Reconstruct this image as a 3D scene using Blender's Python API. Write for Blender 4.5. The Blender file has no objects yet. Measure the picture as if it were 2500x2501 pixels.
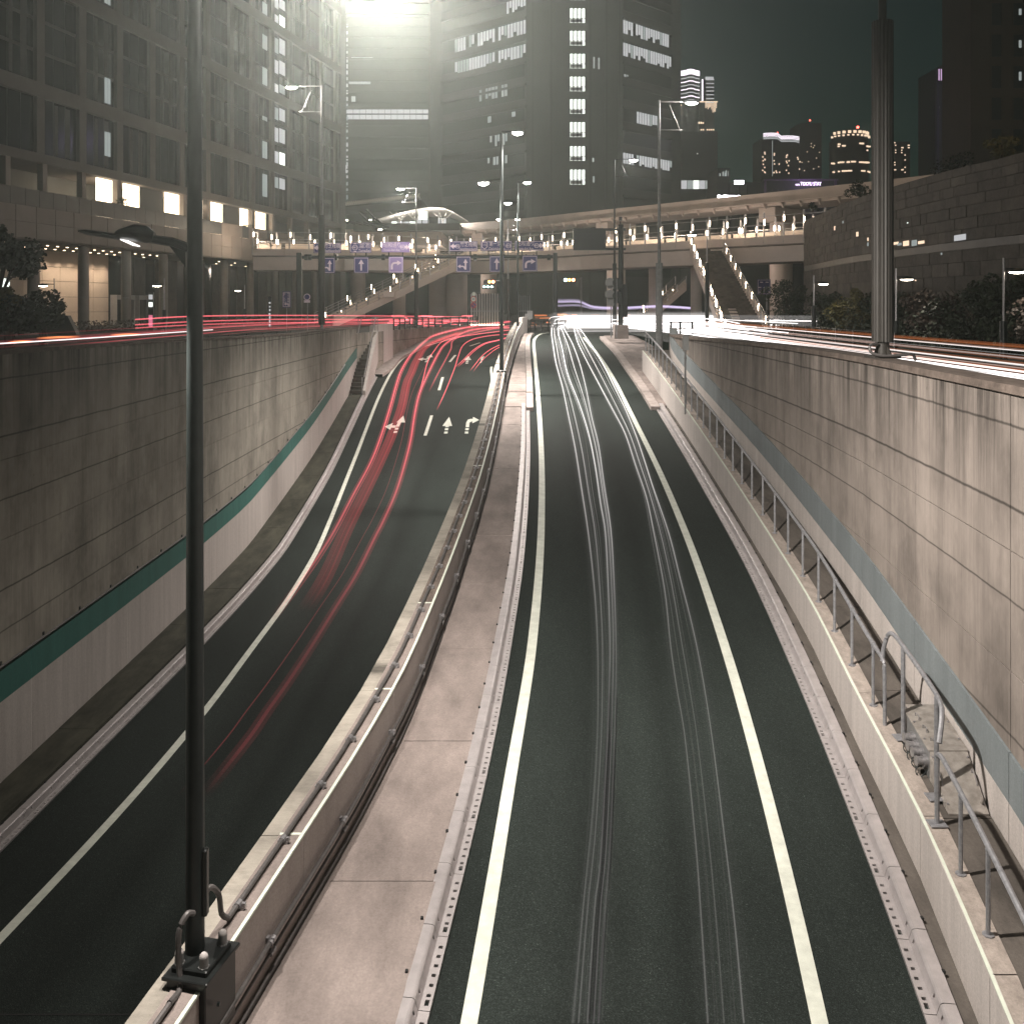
import bpy, math, random
import numpy as np
from mathutils import Vector, Matrix
rnd = random.Random(7)
sc = bpy.context.scene
col = sc.collection
R = math.radians

# ---------------------------------------------------------------- camera
F, VH, ZC = 2400.0, 746.0, 1.9            # focal length in photo pixels, horizon row, eye height above the street
cam = bpy.data.cameras.new('camera'); camo = bpy.data.objects.new('camera', cam); col.objects.link(camo)
camo.location = (0, 0, ZC); camo.rotation_euler = (R(90), 0, 0)
cam.sensor_fit = 'HORIZONTAL'; cam.sensor_width = 36; cam.lens = 36 * F / 2500
cam.shift_y = -(1250.5 - VH) / 2500; cam.clip_start = .1; cam.clip_end = 3000
sc.camera = camo
# ---------------------------------------------------------------- night sky, moonlight, exposure
W = bpy.data.worlds.new('World'); sc.world = W; W.use_nodes = True
wn = W.node_tree.nodes; wl = W.node_tree.links
SUN_EL, SUN_ROT = R(20), R(200)
sky = wn.new('ShaderNodeTexSky'); sky.sky_type = 'NISHITA'; sky.sun_disc = False
sky.sun_elevation = SUN_EL; sky.sun_rotation = SUN_ROT
bg = wn['Background']; bg.inputs['Strength'].default_value = .0026
tint = wn.new('ShaderNodeMix'); tint.data_type = 'RGBA'; tint.blend_type = 'MULTIPLY'; tint.inputs[0].default_value = 1
tint.inputs[7].default_value = (.35, 1.0, .68, 1)
wl.new(sky.outputs[0], tint.inputs[6]); wl.new(tint.outputs[2], bg.inputs['Color'])
sun = bpy.data.lights.new('moon', 'SUN'); sun.energy = .012; sun.angle = R(.5); sun.color = (1, .95, .88)
suno = bpy.data.objects.new('moon', sun); col.objects.link(suno)
_d = Vector((math.sin(SUN_ROT) * math.cos(SUN_EL), math.cos(SUN_ROT) * math.cos(SUN_EL), math.sin(SUN_EL)))
suno.rotation_euler = _d.to_track_quat('Z', 'Y').to_euler()
vs = sc.view_settings
vs.view_transform = 'Standard'; vs.look = 'None'; vs.exposure = 0; vs.gamma = 1; vs.use_curve_mapping = False
cy = sc.cycles
cy.use_denoising = True; cy.max_bounces = 5; cy.diffuse_bounces = 2; cy.glossy_bounces = 2
cy.transmission_bounces = 2; cy.transparent_max_bounces = 24; cy.volume_bounces = 0
cy.sample_clamp_indirect = 2; cy.sample_clamp_direct = 0; cy.caustics_reflective = False; cy.caustics_refractive = False

# ---------------------------------------------------------------- helpers
def at(u, v, Y): return ((u - 1250) * Y / F, Y, ZC - (v - VH) * Y / F)
def ux(u, Y): return (u - 1250) * Y / F
def vz(v, Y): return ZC - (v - VH) * Y / F

def pchip(P):
    X = np.array([p[0] for p in P], float); Y = np.array([p[1] for p in P], float)
    h = np.diff(X); d = np.diff(Y) / h; m = np.zeros(len(X)); m[0] = d[0]; m[-1] = d[-1]
    for i in range(1, len(X) - 1):
        m[i] = 0 if d[i-1] * d[i] <= 0 else (h[i] + h[i-1]) * 3 / ((2*h[i] + h[i-1]) / d[i-1] + (h[i] + 2*h[i-1]) / d[i])
    def g(x):
        if x >= X[-1]: return float(Y[-1] + (x - X[-1]) * m[-1])
        if x <= X[0]: return float(Y[0] + (x - X[0]) * m[0])
        i = int(np.searchsorted(X, x)) - 1; t = (x - X[i]) / h[i]
        return float((2*t**3-3*t**2+1)*Y[i] + (t**3-2*t**2+t)*h[i]*m[i] + (-2*t**3+3*t**2)*Y[i+1] + (t**3-t**2)*h[i]*m[i+1])
    return g
def catmull(P, n=6):
    P = [Vector(p) for p in P]; out = []
    for i in range(len(P) - 1):
        a = P[i-1] if i else P[0]*2 - P[1]; b, c = P[i], P[i+1]
        d = P[i+2] if i + 2 < len(P) else P[-1]*2 - P[-2]
        for k in range(n):
            t = k / n
            out.append(.5 * ((2*b) + (c-a)*t + (2*a-5*b+4*c-d)*t*t + (3*b-a-3*c+d)*t**3))
    out.append(P[-1]); return out

class MB:
    def __init__(s): s.v = []; s.f = []; s.at = []
    def quad(s, a, b, c, d):
        n = len(s.v); s.v += [tuple(a), tuple(b), tuple(c), tuple(d)]; s.f.append((n, n+1, n+2, n+3))
    def hexa(s, P):                      # 8 points: bottom 0-3 counter-clockwise, top 4-7
        n = len(s.v); s.v += [tuple(p) for p in P]
        for q in ((0,3,2,1),(4,5,6,7),(0,1,5,4),(1,2,6,5),(2,3,7,6),(3,0,4,7)): s.f.append(tuple(n+i for i in q))
        return s
    def box(s, c, d, rz=0):
        x, y, z = d[0]/2, d[1]/2, d[2]/2; co, si = math.cos(rz), math.sin(rz); P = []
        for zz in (-z, z):
            for xx, yy in ((-x,-y),(x,-y),(x,y),(-x,y)): P.append((c[0]+xx*co-yy*si, c[1]+xx*si+yy*co, c[2]+zz))
        return s.hexa(P)
    def bx(s, x0, x1, y0, y1, z0, z1): return s.box(((x0+x1)/2, (y0+y1)/2, (z0+z1)/2), (x1-x0, y1-y0, z1-z0))
    def cham(s, c, d, ch=.02, rz=0):     # box with chamfered vertical and top edges
        x, y, z = d[0]/2, d[1]/2, d[2]/2; co, si = math.cos(rz), math.sin(rz)
        def ring(ax, ay, k, zz):
            pts = [(-ax+k,-ay),(ax-k,-ay),(ax,-ay+k),(ax,ay-k),(ax-k,ay),(-ax+k,ay),(-ax,ay-k),(-ax,-ay+k)]
            return [(c[0]+a*co-b*si, c[1]+a*si+b*co, c[2]+zz) for a, b in pts]
        s.loft([ring(x,y,ch,-z), ring(x,y,ch,z-ch), ring(x-ch,y-ch,ch,z)], True); return s
    def loft(s, rings, cap=True):
        n0 = len(s.v); m = len(rings[0])
        for r in rings: s.v += [tuple(p) for p in r]
        for i in range(len(rings)-1):
            for k in range(m):
                a = n0+i*m+k; b = n0+i*m+(k+1) % m; s.f.append((a, b, b+m, a+m))
        if cap:
            s.f.append(tuple(n0+k for k in reversed(range(m)))); s.f.append(tuple(n0+(len(rings)-1)*m+k for k in range(m)))
        return s
    def tube(s, P, r, n=8, cap=True):
        P = [Vector(p) for p in P]; rings = []
        for i, p in enumerate(P):
            t = (P[min(i+1, len(P)-1)] - P[max(i-1, 0)])
            if t.length < 1e-9: t = Vector((0,0,1))
            t.normalize(); a = Vector((0,0,1)) if abs(t.z) < .9 else Vector((1,0,0))
            e1 = t.cross(a).normalized(); e2 = t.cross(e1).normalized(); rr = r[i] if isinstance(r, (list, tuple)) else r
            rings.append([p + (e1*math.cos(2*math.pi*k/n) + e2*math.sin(2*math.pi*k/n))*rr for k in range(n)])
        return s.loft(rings, cap)
    def sweep(s, P, prof, closed=False):  # prof: list of (side offset to the right of travel, up)
        P = [Vector(p) for p in P]; rings = []
        for i, p in enumerate(P):
            t = (P[min(i+1, len(P)-1)] - P[max(i-1, 0)]); t.z = 0; t.normalize(); e = Vector((t.y, -t.x, 0))
            rings.append([p + e*a + Vector((0,0,b)) for a, b in prof])
        n0 = len(s.v); m = len(prof)
        for r in rings: s.v += [tuple(p) for p in r]
        for i in range(len(P)-1):
            for k in range(m if closed else m-1):
                a = n0+i*m+k; b = n0+i*m+(k+1) % m; s.f.append((a, b, b+m, a+m))
        if closed:
            s.f.append(tuple(n0+k for k in range(m))); s.f.append(tuple(n0+(len(P)-1)*m+k for k in reversed(range(m))))
        return s
    def disc(s, c, nrm, r, n=16, th=.02):
        c = Vector(c); q = Vector(nrm).normalized(); return s.tube([c, c+q*th], r, n)
    def ball(s, c, r, n=8, m=5):
        rings = []
        for i in range(1, m):
            a = math.pi*i/m - math.pi/2
            rings.append([(c[0]+r*math.cos(a)*math.cos(2*math.pi*k/n), c[1]+r*math.cos(a)*math.sin(2*math.pi*k/n), c[2]+r*math.sin(a)) for k in range(n)])
        return s.loft(rings, True)
    def mesh(s, name, m=None, off=(0,0,0), smooth=False):
        me = bpy.data.meshes.new(name)
        me.from_pydata([(a-off[0], b-off[1], c-off[2]) for a, b, c in s.v], [], s.f)
        if m: me.materials.append(m)
        if smooth:
            me.polygons.foreach_set('use_smooth', [True]*len(me.polygons))
            try: me.set_sharp_from_angle(angle=R(40))
            except Exception: pass
        me.update(); return me

def wloc(p):
    l = Vector((0,0,0))
    while p: l += p.location; p = p.parent
    return l
def put(name, me, parent=None, loc=None, rot=None):
    o = bpy.data.objects.new(name, me); col.objects.link(o)
    if parent: o.parent = parent
    if loc is not None: o.location = loc
    if rot is not None: o.rotation_euler = rot
    return o
def part(name, mb, m, parent=None, smooth=False):
    return put(name, mb.mesh(name, m, wloc(parent) if parent else (0,0,0), smooth), parent)
def tag(o, label=None, cat=None, group=None, kind=None):
    if label: o['label'] = label
    if cat: o['category'] = cat
    if group: o['group'] = group
    if kind: o['kind'] = kind
    return o
def thing(name, loc, label, cat, group=None):
    o = bpy.data.objects.new(name, None); col.objects.link(o); o.location = loc; o.empty_display_size = .2
    return tag(o, label, cat, group)
def struct(name, mb, m, parent=None, smooth=False):
    o = part(name, mb, m, parent, smooth)
    if not parent: o['kind'] = 'structure'
    return o

# ---------------------------------------------------------------- materials
MATS = {}
def nodes(name):
    m = bpy.data.materials.new(name); m.use_nodes = True; MATS[name] = m
    n = m.node_tree.nodes; return m, n, m.node_tree.links, n['Principled BSDF']
def mapped(n, l, scale=(1,1,1), space='Object'):
    tc = n.new('ShaderNodeTexCoord'); mp = n.new('ShaderNodeMapping'); mp.inputs['Scale'].default_value = scale
    if space == 'World':
        g = n.new('ShaderNodeNewGeometry'); l.new(g.outputs['Position'], mp.inputs['Vector'])
    else: l.new(tc.outputs[space], mp.inputs['Vector'])
    return mp.outputs[0]
def noise(n, l, vec, scale, detail=4, rough=.6):
    t = n.new('ShaderNodeTexNoise'); t.inputs['Scale'].default_value = scale; t.inputs['Detail'].default_value = detail
    t.inputs['Roughness'].default_value = rough; l.new(vec, t.inputs['Vector']); return t.outputs['Fac']
def ramp(n, l, fac, stops):
    r = n.new('ShaderNodeValToRGB'); e = r.color_ramp.elements
    while len(e) < len(stops): e.new(.5)
    for i, (p, c) in enumerate(stops):
        e[i].position = p; e[i].color = (c, c, c, 1) if not isinstance(c, tuple) else (*c, 1)
    l.new(fac, r.inputs[0]); return r.outputs[0]
def mul(n, l, a, b, fac=1.0):
    x = n.new('ShaderNodeMix'); x.data_type = 'RGBA'; x.blend_type = 'MULTIPLY'; x.inputs[0].default_value = fac
    for k, s in ((6, a), (7, b)):
        if isinstance(s, tuple): x.inputs[k].default_value = (*s, 1)
        else: l.new(s, x.inputs[k])
    return x.outputs[2]
def bump(n, l, h, bs, strength=.3, dist=.02):
    b = n.new('ShaderNodeBump'); b.inputs['Strength'].default_value = strength; b.inputs['Distance'].default_value = dist
    l.new(h, b.inputs['Height']); l.new(b.outputs[0], bs.inputs['Normal'])
def plain(name, c, rough=.6, metal=0, var=.25, sc_=6, bmp=0):
    m, n, l, b = nodes(name); v = mapped(n, l, (1,1,1), 'World')
    f = noise(n, l, v, sc_, 5); g = ramp(n, l, f, [(.3, 1-var), (.7, 1+var*.4)])
    l.new(mul(n, l, c, g), b.inputs['Base Color']); b.inputs['Roughness'].default_value = rough; b.inputs['Metallic'].default_value = metal
    if bmp: bump(n, l, noise(n, l, v, sc_*8, 3), b, bmp)
    return m
def emit(name, c, s, sample='AUTO'):
    m = bpy.data.materials.new(name); m.use_nodes = True; n = m.node_tree.nodes; l = m.node_tree.links
    n.remove(n['Principled BSDF']); e = n.new('ShaderNodeEmission'); e.inputs[0].default_value = (*c, 1); e.inputs[1].default_value = s
    l.new(e.outputs[0], n['Material Output'].inputs[0]); m.cycles.emission_sampling = sample; return m
def streak(name, c, s):                  # light that adds to what lies behind it; strength along the length from the 'glow' attribute
    m = bpy.data.materials.new(name); m.use_nodes = True; n = m.node_tree.nodes; l = m.node_tree.links
    n.remove(n['Principled BSDF']); e = n.new('ShaderNodeEmission'); e.inputs[0].default_value = (*c, 1)
    a = n.new('ShaderNodeAttribute'); a.attribute_name = 'glow'
    k = n.new('ShaderNodeMath'); k.operation = 'MULTIPLY'; k.inputs[1].default_value = s; l.new(a.outputs['Fac'], k.inputs[0])
    l.new(k.outputs[0], e.inputs[1]); t = n.new('ShaderNodeBsdfTransparent'); ad = n.new('ShaderNodeAddShader')
    l.new(e.outputs[0], ad.inputs[0]); l.new(t.outputs[0], ad.inputs[1]); l.new(ad.outputs[0], n['Material Output'].inputs[0])
    m.cycles.emission_sampling = 'NONE'; return m

def mat_asphalt(name, base):
    m, n, l, b = nodes(name); v = mapped(n, l, (1,1,1), 'World')
    big = ramp(n, l, noise(n, l, mapped(n, l, (.5,.12,.5), 'World'), 1.2, 4), [(.3,.75),(.7,1.15)])
    vo = n.new('ShaderNodeTexVoronoi'); vo.inputs['Scale'].default_value = 105; l.new(v, vo.inputs['Vector'])
    sp = n.new('ShaderNodeSeparateColor'); l.new(vo.outputs['Color'], sp.inputs[0])
    gr = ramp(n, l, sp.outputs[0], [(0,.55),(.55,.8),(.85,1.3),(.98,1.45),(1,3.2)])
    at_ = n.new('ShaderNodeAttribute'); at_.attribute_name = 'lat'
    trk = ramp(n, l, at_.outputs['Fac'], [(0,1.0),(.02,1.25),(.18,1.05),(.30,.80),(.40,1.10),(.52,1.22),(.63,.80),(.75,1.05),(1,1.2)])
    base = mul(n, l, base, trk)
    fine = ramp(n, l, noise(n, l, v, 160, 2), [(.3,.6),(.7,1.35)])
    l.new(mul(n, l, mul(n, l, mul(n, l, base, big), gr), fine), b.inputs['Base Color'])
    b.inputs['Roughness'].default_value = .8; b.inputs['Specular IOR Level'].default_value = .12
    bump(n, l, vo.outputs['Distance'], b, .6, .012); return m
M_asph = mat_asphalt('asphalt', (.0205,.0262,.0238))
M_street = mat_asphalt('street_asphalt', (.04,.046,.044))

def mat_formwork(name, base, lines, vstep, top):
    """board-marked concrete: rain streaks hanging from the top, pour lines with dirt, faint board joints"""
    m, n, l, b = nodes(name); g = n.new('ShaderNodeNewGeometry'); sx = n.new('ShaderNodeSeparateXYZ'); l.new(g.outputs['Position'], sx.inputs[0])
    blot = ramp(n, l, noise(n, l, mapped(n, l, (.5,.5,.5), 'World'), 1.5, 6, .65), [(.25,.72),(.7,1.1)])
    st = ramp(n, l, noise(n, l, mapped(n, l, (1,1.5,.11), 'World'), 1.7, 8, .75), [(.3,.42),(.52,.95),(.75,1.08)])
    st2 = ramp(n, l, noise(n, l, mapped(n, l, (1,9,.16), 'World'), 3, 5, .7), [(.32,.62),(.6,1.04)])
    pat = ramp(n, l, noise(n, l, mapped(n, l, (.5,.55,.35), 'World'), .9, 7, .7), [(.3,.55),(.5,1.0),(.72,1.18)])
    c = mul(n, l, mul(n, l, mul(n, l, mul(n, l, base, blot), pat), st, .55), st2, .3)
    # dark run-off below the coping: streak noise weighted by height
    mr = n.new('ShaderNodeMapRange'); mr.inputs[1].default_value = top-1.9; mr.inputs[2].default_value = top-.2; l.new(sx.outputs[2], mr.inputs[0])
    run = ramp(n, l, noise(n, l, mapped(n, l, (1,1.6,.10), 'World'), 1.6, 8, .78), [(.36,.12),(.50,.6),(.62,1.0)])
    mx = n.new('ShaderNodeMix'); mx.data_type = 'RGBA'; mx.blend_type = 'MULTIPLY'; l.new(mr.outputs[0], mx.inputs[0]); l.new(c, mx.inputs[6]); l.new(run, mx.inputs[7]); c = mx.outputs[2]
    wob = noise(n, l, mapped(n, l, (1,1.3,.4), 'World'), 1.1, 5, .7)
    for z0, wd, dk in lines:
        a = n.new('ShaderNodeMath'); a.operation = 'ADD'; a.inputs[1].default_value = -z0; l.new(sx.outputs[2], a.inputs[0])
        w = n.new('ShaderNodeMath'); w.operation = 'MULTIPLY_ADD'; l.new(wob, w.inputs[0]); w.inputs[1].default_value = .05; l.new(a.outputs[0], w.inputs[2])
        s = n.new('ShaderNodeMath'); s.operation = 'ABSOLUTE'; l.new(w.outputs[0], s.inputs[0])
        q = n.new('ShaderNodeMapRange'); q.inputs[1].default_value = wd; q.inputs[2].default_value = wd*4; q.inputs[3].default_value = dk*.6; q.inputs[4].default_value = 1
        l.new(s.outputs[0], q.inputs[0]); c = mul(n, l, c, q.outputs[0])
    # faint vertical board joints
    md = n.new('ShaderNodeMath'); md.operation = 'FLOORED_MODULO'; md.inputs[1].default_value = vstep; l.new(sx.outputs[1], md.inputs[0])
    cm = n.new('ShaderNodeMapRange'); cm.inputs[1].default_value = .012; cm.inputs[2].default_value = .03; cm.inputs[3].default_value = .97; cm.inputs[4].default_value = 1
    l.new(md.outputs[0], cm.inputs[0]); c = mul(n, l, c, cm.outputs[0])
    # tie holes
    vo = n.new('ShaderNodeTexVoronoi'); vo.inputs['Scale'].default_value = 1; l.new(mapped(n, l, (.01,1.6,1.1), 'World'), vo.inputs['Vector'])
    th = n.new('ShaderNodeMapRange'); th.inputs[1].default_value = .02; th.inputs[2].default_value = .035; th.inputs[3].default_value = .6; th.inputs[4].default_value = 1
    l.new(vo.outputs['Distance'], th.inputs[0]); c = mul(n, l, c, th.outputs[0])
    l.new(c, b.inputs['Base Color']); b.inputs['Roughness'].default_value = .85; b.inputs['Specular IOR Level'].default_value = .25
    bump(n, l, noise(n, l, mapped(n, l, (1,3,.6), 'World'), 9, 6), b, .25, .02); return m
M_wallR = mat_formwork('concrete_right', (.295,.255,.228), [(.555,.006,.55),(-.38,.007,.5),(-1.45,.005,.6),(-3.0,.006,.7)], 1.45, 1.0)
M_wallL = mat_formwork('concrete_left', (.36,.33,.285), [(.5,.006,.5),(-.62,.007,.5),(-1.85,.006,.6),(-3.6,.007,.55),(-4.4,.006,.7)], 1.7, 1.0)

def mat_concrete(name, base, streaky=(1,1,1), rough=.85, dark=.55, sc1=1.2):
    m, n, l, b = nodes(name)
    a = ramp(n, l, noise(n, l, mapped(n, l, streaky, 'World'), sc1, 6, .68), [(.28,dark),(.68,1.12)])
    v = mapped(n, l, (1,1,1), 'World'); s = ramp(n, l, noise(n, l, v, 30, 5, .7), [(.3,.82),(.7,1.1)])
    p = ramp(n, l, noise(n, l, v, 90, 2), [(.28,.55),(.4,1)])
    l.new(mul(n, l, mul(n, l, mul(n, l, base, a), s), p, .7), b.inputs['Base Color']); b.inputs['Roughness'].default_value = rough
    b.inputs['Specular IOR Level'].default_value = .3
    bump(n, l, noise(n, l, v, 40, 4), b, .2, .01); return m
M_slab = mat_concrete('walkway_concrete', (.265,.222,.205), (1,.45,1), dark=.5)
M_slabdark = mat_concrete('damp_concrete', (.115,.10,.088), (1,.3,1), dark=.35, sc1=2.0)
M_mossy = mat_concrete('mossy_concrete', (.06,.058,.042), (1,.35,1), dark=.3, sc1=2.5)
M_cap = mat_concrete('weathered_coping', (.17,.135,.115), (2,1,1), dark=.35, sc1=3)
M_ledge = mat_concrete('ledge_concrete', (.36,.31,.275), (2,1.2,1), dark=.6, sc1=3)
M_band = mat_concrete('pale_painted_panel', (.52,.475,.45), (1,2.5,.12), rough=.6, dark=.84, sc1=2)
M_median = mat_concrete('median_panel', (.36,.315,.295), (1,1.5,.3), rough=.6, dark=.85, sc1=1.5)
M_tealR = mat_concrete('grey_green_stripe', (.20,.225,.235), (1,2,.2), rough=.55, dark=.8, sc1=1)
M_teal = mat_concrete('teal_stripe', (.045,.155,.135), (1,2,.2), rough=.55, dark=.8, sc1=1)
M_kerbst = mat_concrete('stone_kerb', (.36,.31,.29), (1,1,1), dark=.65, sc1=3)
M_white = plain('white_road_paint', (.58,.60,.53), .6, 0, .2, 5, .25)
M_whiteedge = plain('white_edge_paint', (.62,.66,.57), .5, 0, .1, 9)
M_steel = plain('zinc_kerb_steel', (.52,.48,.48), .33, .45, .18, 5)
M_galv = plain('galvanised_pipe', (.36,.35,.36), .38, .65, .35, 25)
M_railst = plain('rail_steel', (.33,.33,.35), .45, .5, .3, 18)
M_cable = plain('conduit_grey', (.10,.092,.09), .5, .2, .3, 20)
M_black = plain('black_paint', (.012,.014,.014), .38, .2, .3, 10)
M_pole = plain('dark_pole_paint', (.016,.021,.021), .4, .2, .3, 8)
M_polebr = plain('brown_pole_sleeve', (.036,.032,.028), .55, .1, .2, 6)
M_polegrey = plain('grey_pole', (.22,.22,.22), .45, .3, .25, 8)
M_dark = plain('dark_joint', (.012,.012,.012), .9, 0, .2, 8)
M_chequer = None
def mat_chequer():
    m, n, l, b = nodes('chequer_plate'); v = mapped(n, l, (1,1,1), 'World')
    wv = n.new('ShaderNodeTexBrick'); wv.inputs['Scale'].default_value = 18; wv.inputs['Mortar Size'].default_value = .03; l.new(v, wv.inputs['Vector'])
    l.new(ramp(n, l, noise(n, l, v, 8, 5), [(.3,(.25,.225,.2)),(.7,(.46,.42,.385))]), b.inputs['Base Color']); b.inputs['Metallic'].default_value = .4; b.inputs['Roughness'].default_value = .4
    bump(n, l, wv.outputs['Fac'], b, .8, .006); return m
M_chequer = mat_chequer()
M_beam = plain('facade_stone', (.085,.08,.075), .8, 0, .15, .6)
M_clad = plain('podium_cladding', (.19,.165,.15), .75, 0, .12, .5)
M_column = plain('column_metal', (.19,.17,.155), .5, .1, .15, 1)
def mat_glass(name, c, rough=.12):
    m, n, l, b = nodes(name); v = mapped(n, l, (1,1,1), 'World')
    l.new(ramp(n, l, noise(n, l, v, .35, 3), [(.35, tuple(x*.6 for x in c)),(.7, tuple(x*1.3 for x in c))]), b.inputs['Base Color'])
    b.inputs['Roughness'].default_value = rough; b.inputs['Specular IOR Level'].default_value = .5; return m
M_glass = mat_glass('dark_glass', (.012,.017,.017))
M_glasst = plain('tower_glass', (.02,.027,.027), .28, 0, .15, .08)
M_towerwall = plain('tower_wall', (.085,.088,.085), .7, 0, .1, .2)
M_mull = plain('mullion', (.06,.062,.06), .5, .3, .2, 1)
M_curtain = plain('curtain', (.055,.06,.06), .9, 0, .2, 2)
M_bridge = plain('bridge_paint', (.52,.44,.40), .65, 0, .14, .4)
M_viaduct = plain('viaduct_paint', (.46,.39,.35), .7, 0, .2, .35)
M_stone = None
def mat_stone():
    m, n, l, b = nodes('rough_stone_panel'); v = mapped(n, l, (1,1,1), 'World')
    f = noise(n, l, v, 1.3, 8, .75); oi = n.new('ShaderNodeObjectInfo'); rr = ramp(n, l, oi.outputs['Random'], [(0,.75),(1,1.2)])
    l.new(mul(n, l, ramp(n, l, f, [(.3,(.04,.035,.03)),(.7,(.10,.086,.073))]), rr), b.inputs['Base Color']); b.inputs['Roughness'].default_value = .8
    bump(n, l, noise(n, l, v, 5, 7, .75), b, .8, .1); return m
M_stone = mat_stone()
M_stonedk = plain('dark_stone_band', (.05,.048,.044), .5, 0, .3, 2)
M_brown = plain('brown_tower', (.10,.066,.052), .8, 0, .15, .2)
M_sign = plain('sign_blue', (.04,.035,.16), .5, 0, .06, 1)
M_signlit = plain('sign_blue_lit_tone', (.30,.22,.46), .5, 0, .06, 1)  # blue sign face with its brighter lighting put into the colour
M_signtxt = plain('sign_lettering', (.75,.62,.72), .5, 0, .05, 1)
M_signback = plain('sign_back_grey', (.30,.30,.30), .5, .2, .1, 3)
M_signred = plain('sign_red', (.5,.06,.05), .5, 0, .05, 1)
M_bark = plain('bark', (.06,.045,.035), .9, 0, .3, 8)
def mat_leaf(name, a, bcol):
    m, n, l, b = nodes(name); oi = mapped(n, l, (1,1,1), 'World')
    l.new(ramp(n, l, noise(n, l, oi, 2.3, 4), [(.3, a),(.7, bcol)]), b.inputs['Base Color']); b.inputs['Roughness'].default_value = .6; return m
M_leaf = mat_leaf('leaves_dark', (.014,.024,.015), (.036,.048,.024))
M_leafy = mat_leaf('leaves_yellow', (.05,.055,.015), (.13,.105,.03))
M_leafr = mat_leaf('leaves_red', (.03,.024,.018), (.075,.052,.042))
E_head = emit('lamp_glow', (1,.93,.87), 90)
E_heads = emit('lamp_glow_small', (1,.88,.72), 30)
E_warm = emit('warm_interior', (1,.80,.56), 4.5)
E_white = emit('office_light', (.95,1,.93), 1.7)
E_dim = emit('dim_office_light', (.72,.80,.78), .42)
E_soft = emit('soft_window', (.82,.83,.85), .62)
E_tube = emit('tube_light', (1,.74,.52), 26)
E_down = emit('downlight', (1,.74,.5), 10)
E_violet = emit('violet_sign', (.86,.66,1), 5)
E_red = emit('beacon_red', (1,.1,.07), 10)
E_sig_r = emit('signal_red', (1,.25,.12), 14)
E_sig_y = emit('signal_amber', (1,.55,.12), 8)
E_sig_g = emit('signal_blue_green', (.6,1,.95), 12)
E_city = emit('city_window', (1,.74,.52), 1.2)
E_cityw = emit('city_strip', (.95,.85,.95), 1.7)
S_red = streak('red_streak', (1,.09,.115), 1.0)
S_redhot = streak('red_streak_bright', (1,.15,.18), 1.15)
S_amber = streak('amber_streak', (1,.30,.10), .7)
S_white = streak('white_streak', (1,.95,.93), 1.0)
S_violet = streak('violet_streak', (.72,.6,.9), 1.0)

# ---------------------------------------------------------------- ground plan (x as a function of distance y; z of both ramps)
zr = pchip([(0,-6.45),(9.8,-5.27),(14.9,-4.65),(24,-3.64),(34.3,-2.57),(44.4,-1.54),(55.6,-.73),(65,-.30),(72,0.0),(110,0.0)])
zl = pchip([(0,-7.5),(20.4,-7.484),(29.5,-7.46),(36,-7.29),(40.1,-6.86),(43.9,-6.38),(48.1,-5.8),(53.2,-4.89),(59.5,-3.66),(66,-2.6),(72,-1.76),(79,-.9),(86,-.32),(92,0.0),(120,0.0)])
x_rl = pchip([(3,-1.25),(9.8,-.43),(13.6,-.05),(18,.37),(24,.71),(31.4,.94),(42,1.1),(52,1.22),(60,1.33),(64,1.45),(67,1.7),(69.2,2.1)])
x_rr = pchip([(3,2.0),(9.8,3.07),(13.6,3.5),(18,3.88),(24,4.23),(30.6,4.44),(38.5,4.56),(50,4.72),(60,4.76),(66,4.83)])
x_ll = pchip([(3,-9.0),(14.6,-7.58),(17.8,-7.3),(22.7,-7.1),(30,-7.11),(38.7,-7.35),(46.9,-7.72),(57.3,-8.02),(63,-8.1),(67,-8.08)])
x_lr = pchip([(3,-4.2),(15,-3.6),(24.5,-3.25),(29.6,-3.08),(34,-2.88),(38.7,-2.61),(45.6,-2.09),(51.2,-1.67),(57,-1.35),(61,-1.22),(64.3,-1.32),(67,-1.42),(69.7,-1.32),(72,-1.02)])
x_w = pchip([(3,-4.35),(8.6,-2.91),(11,-2.37),(13.1,-1.93),(15,-1.62),(17.3,-1.38),(21,-1.08),(26,-.77),(34,-.48),(40.5,-.31),(52,.1),(60,.42),(66,.68)])
x_kr = pchip([(3,-1.68),(9.8,-.84),(14.5,-.29),(18,0),(22,.26),(28,.49),(32,.59),(38.2,.68)])
x_sk = pchip([(37.9,.82),(44.6,.92),(53.4,1.0),(61.4,1.12),(66,1.3),(68.2,1.55)])
x_rk = pchip([(3,3.05),(9.8,4.13),(13.7,4.55),(17,4.84),(22,5.17),(26.9,5.33),(31.7,5.47),(38.2,5.61)])
x_isl = pchip([(37.9,5.38),(42,5.44),(48,5.51),(54,5.64),(62,5.74),(65.2,5.8)])
x_lw = pchip([(3,3.4),(8.8,4.46),(11.7,4.86),(14.6,5.1),(18.1,5.42),(21.4,5.57),(26.9,5.76),(35.6,6.0),(41.3,6.09),(46.8,6.2)])
x_rw = pchip([(3,4.75),(11,5.66),(14.7,6.0),(17.8,6.27),(21.4,6.46),(26.9,6.66),(33,6.78),(40,6.9),(44,7.15),(47.5,7.6)])
x_lk = pchip([(3,-9.35),(16.8,-8.77),(20,-8.67),(27,-8.49),(35,-8.42),(44,-8.47),(51,-8.62),(58,-8.74),(66,-8.85)])
XL = -9.85
def frange(a, b, s):
    n = max(1, round((b-a)/s)); return [a + (b-a)*i/n for i in range(n+1)]
def zlw(y): return zr(y) + float(np.interp(y, [20,46], [.86,1.1]))
def zw(y): return zr(y) + 1.03

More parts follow.
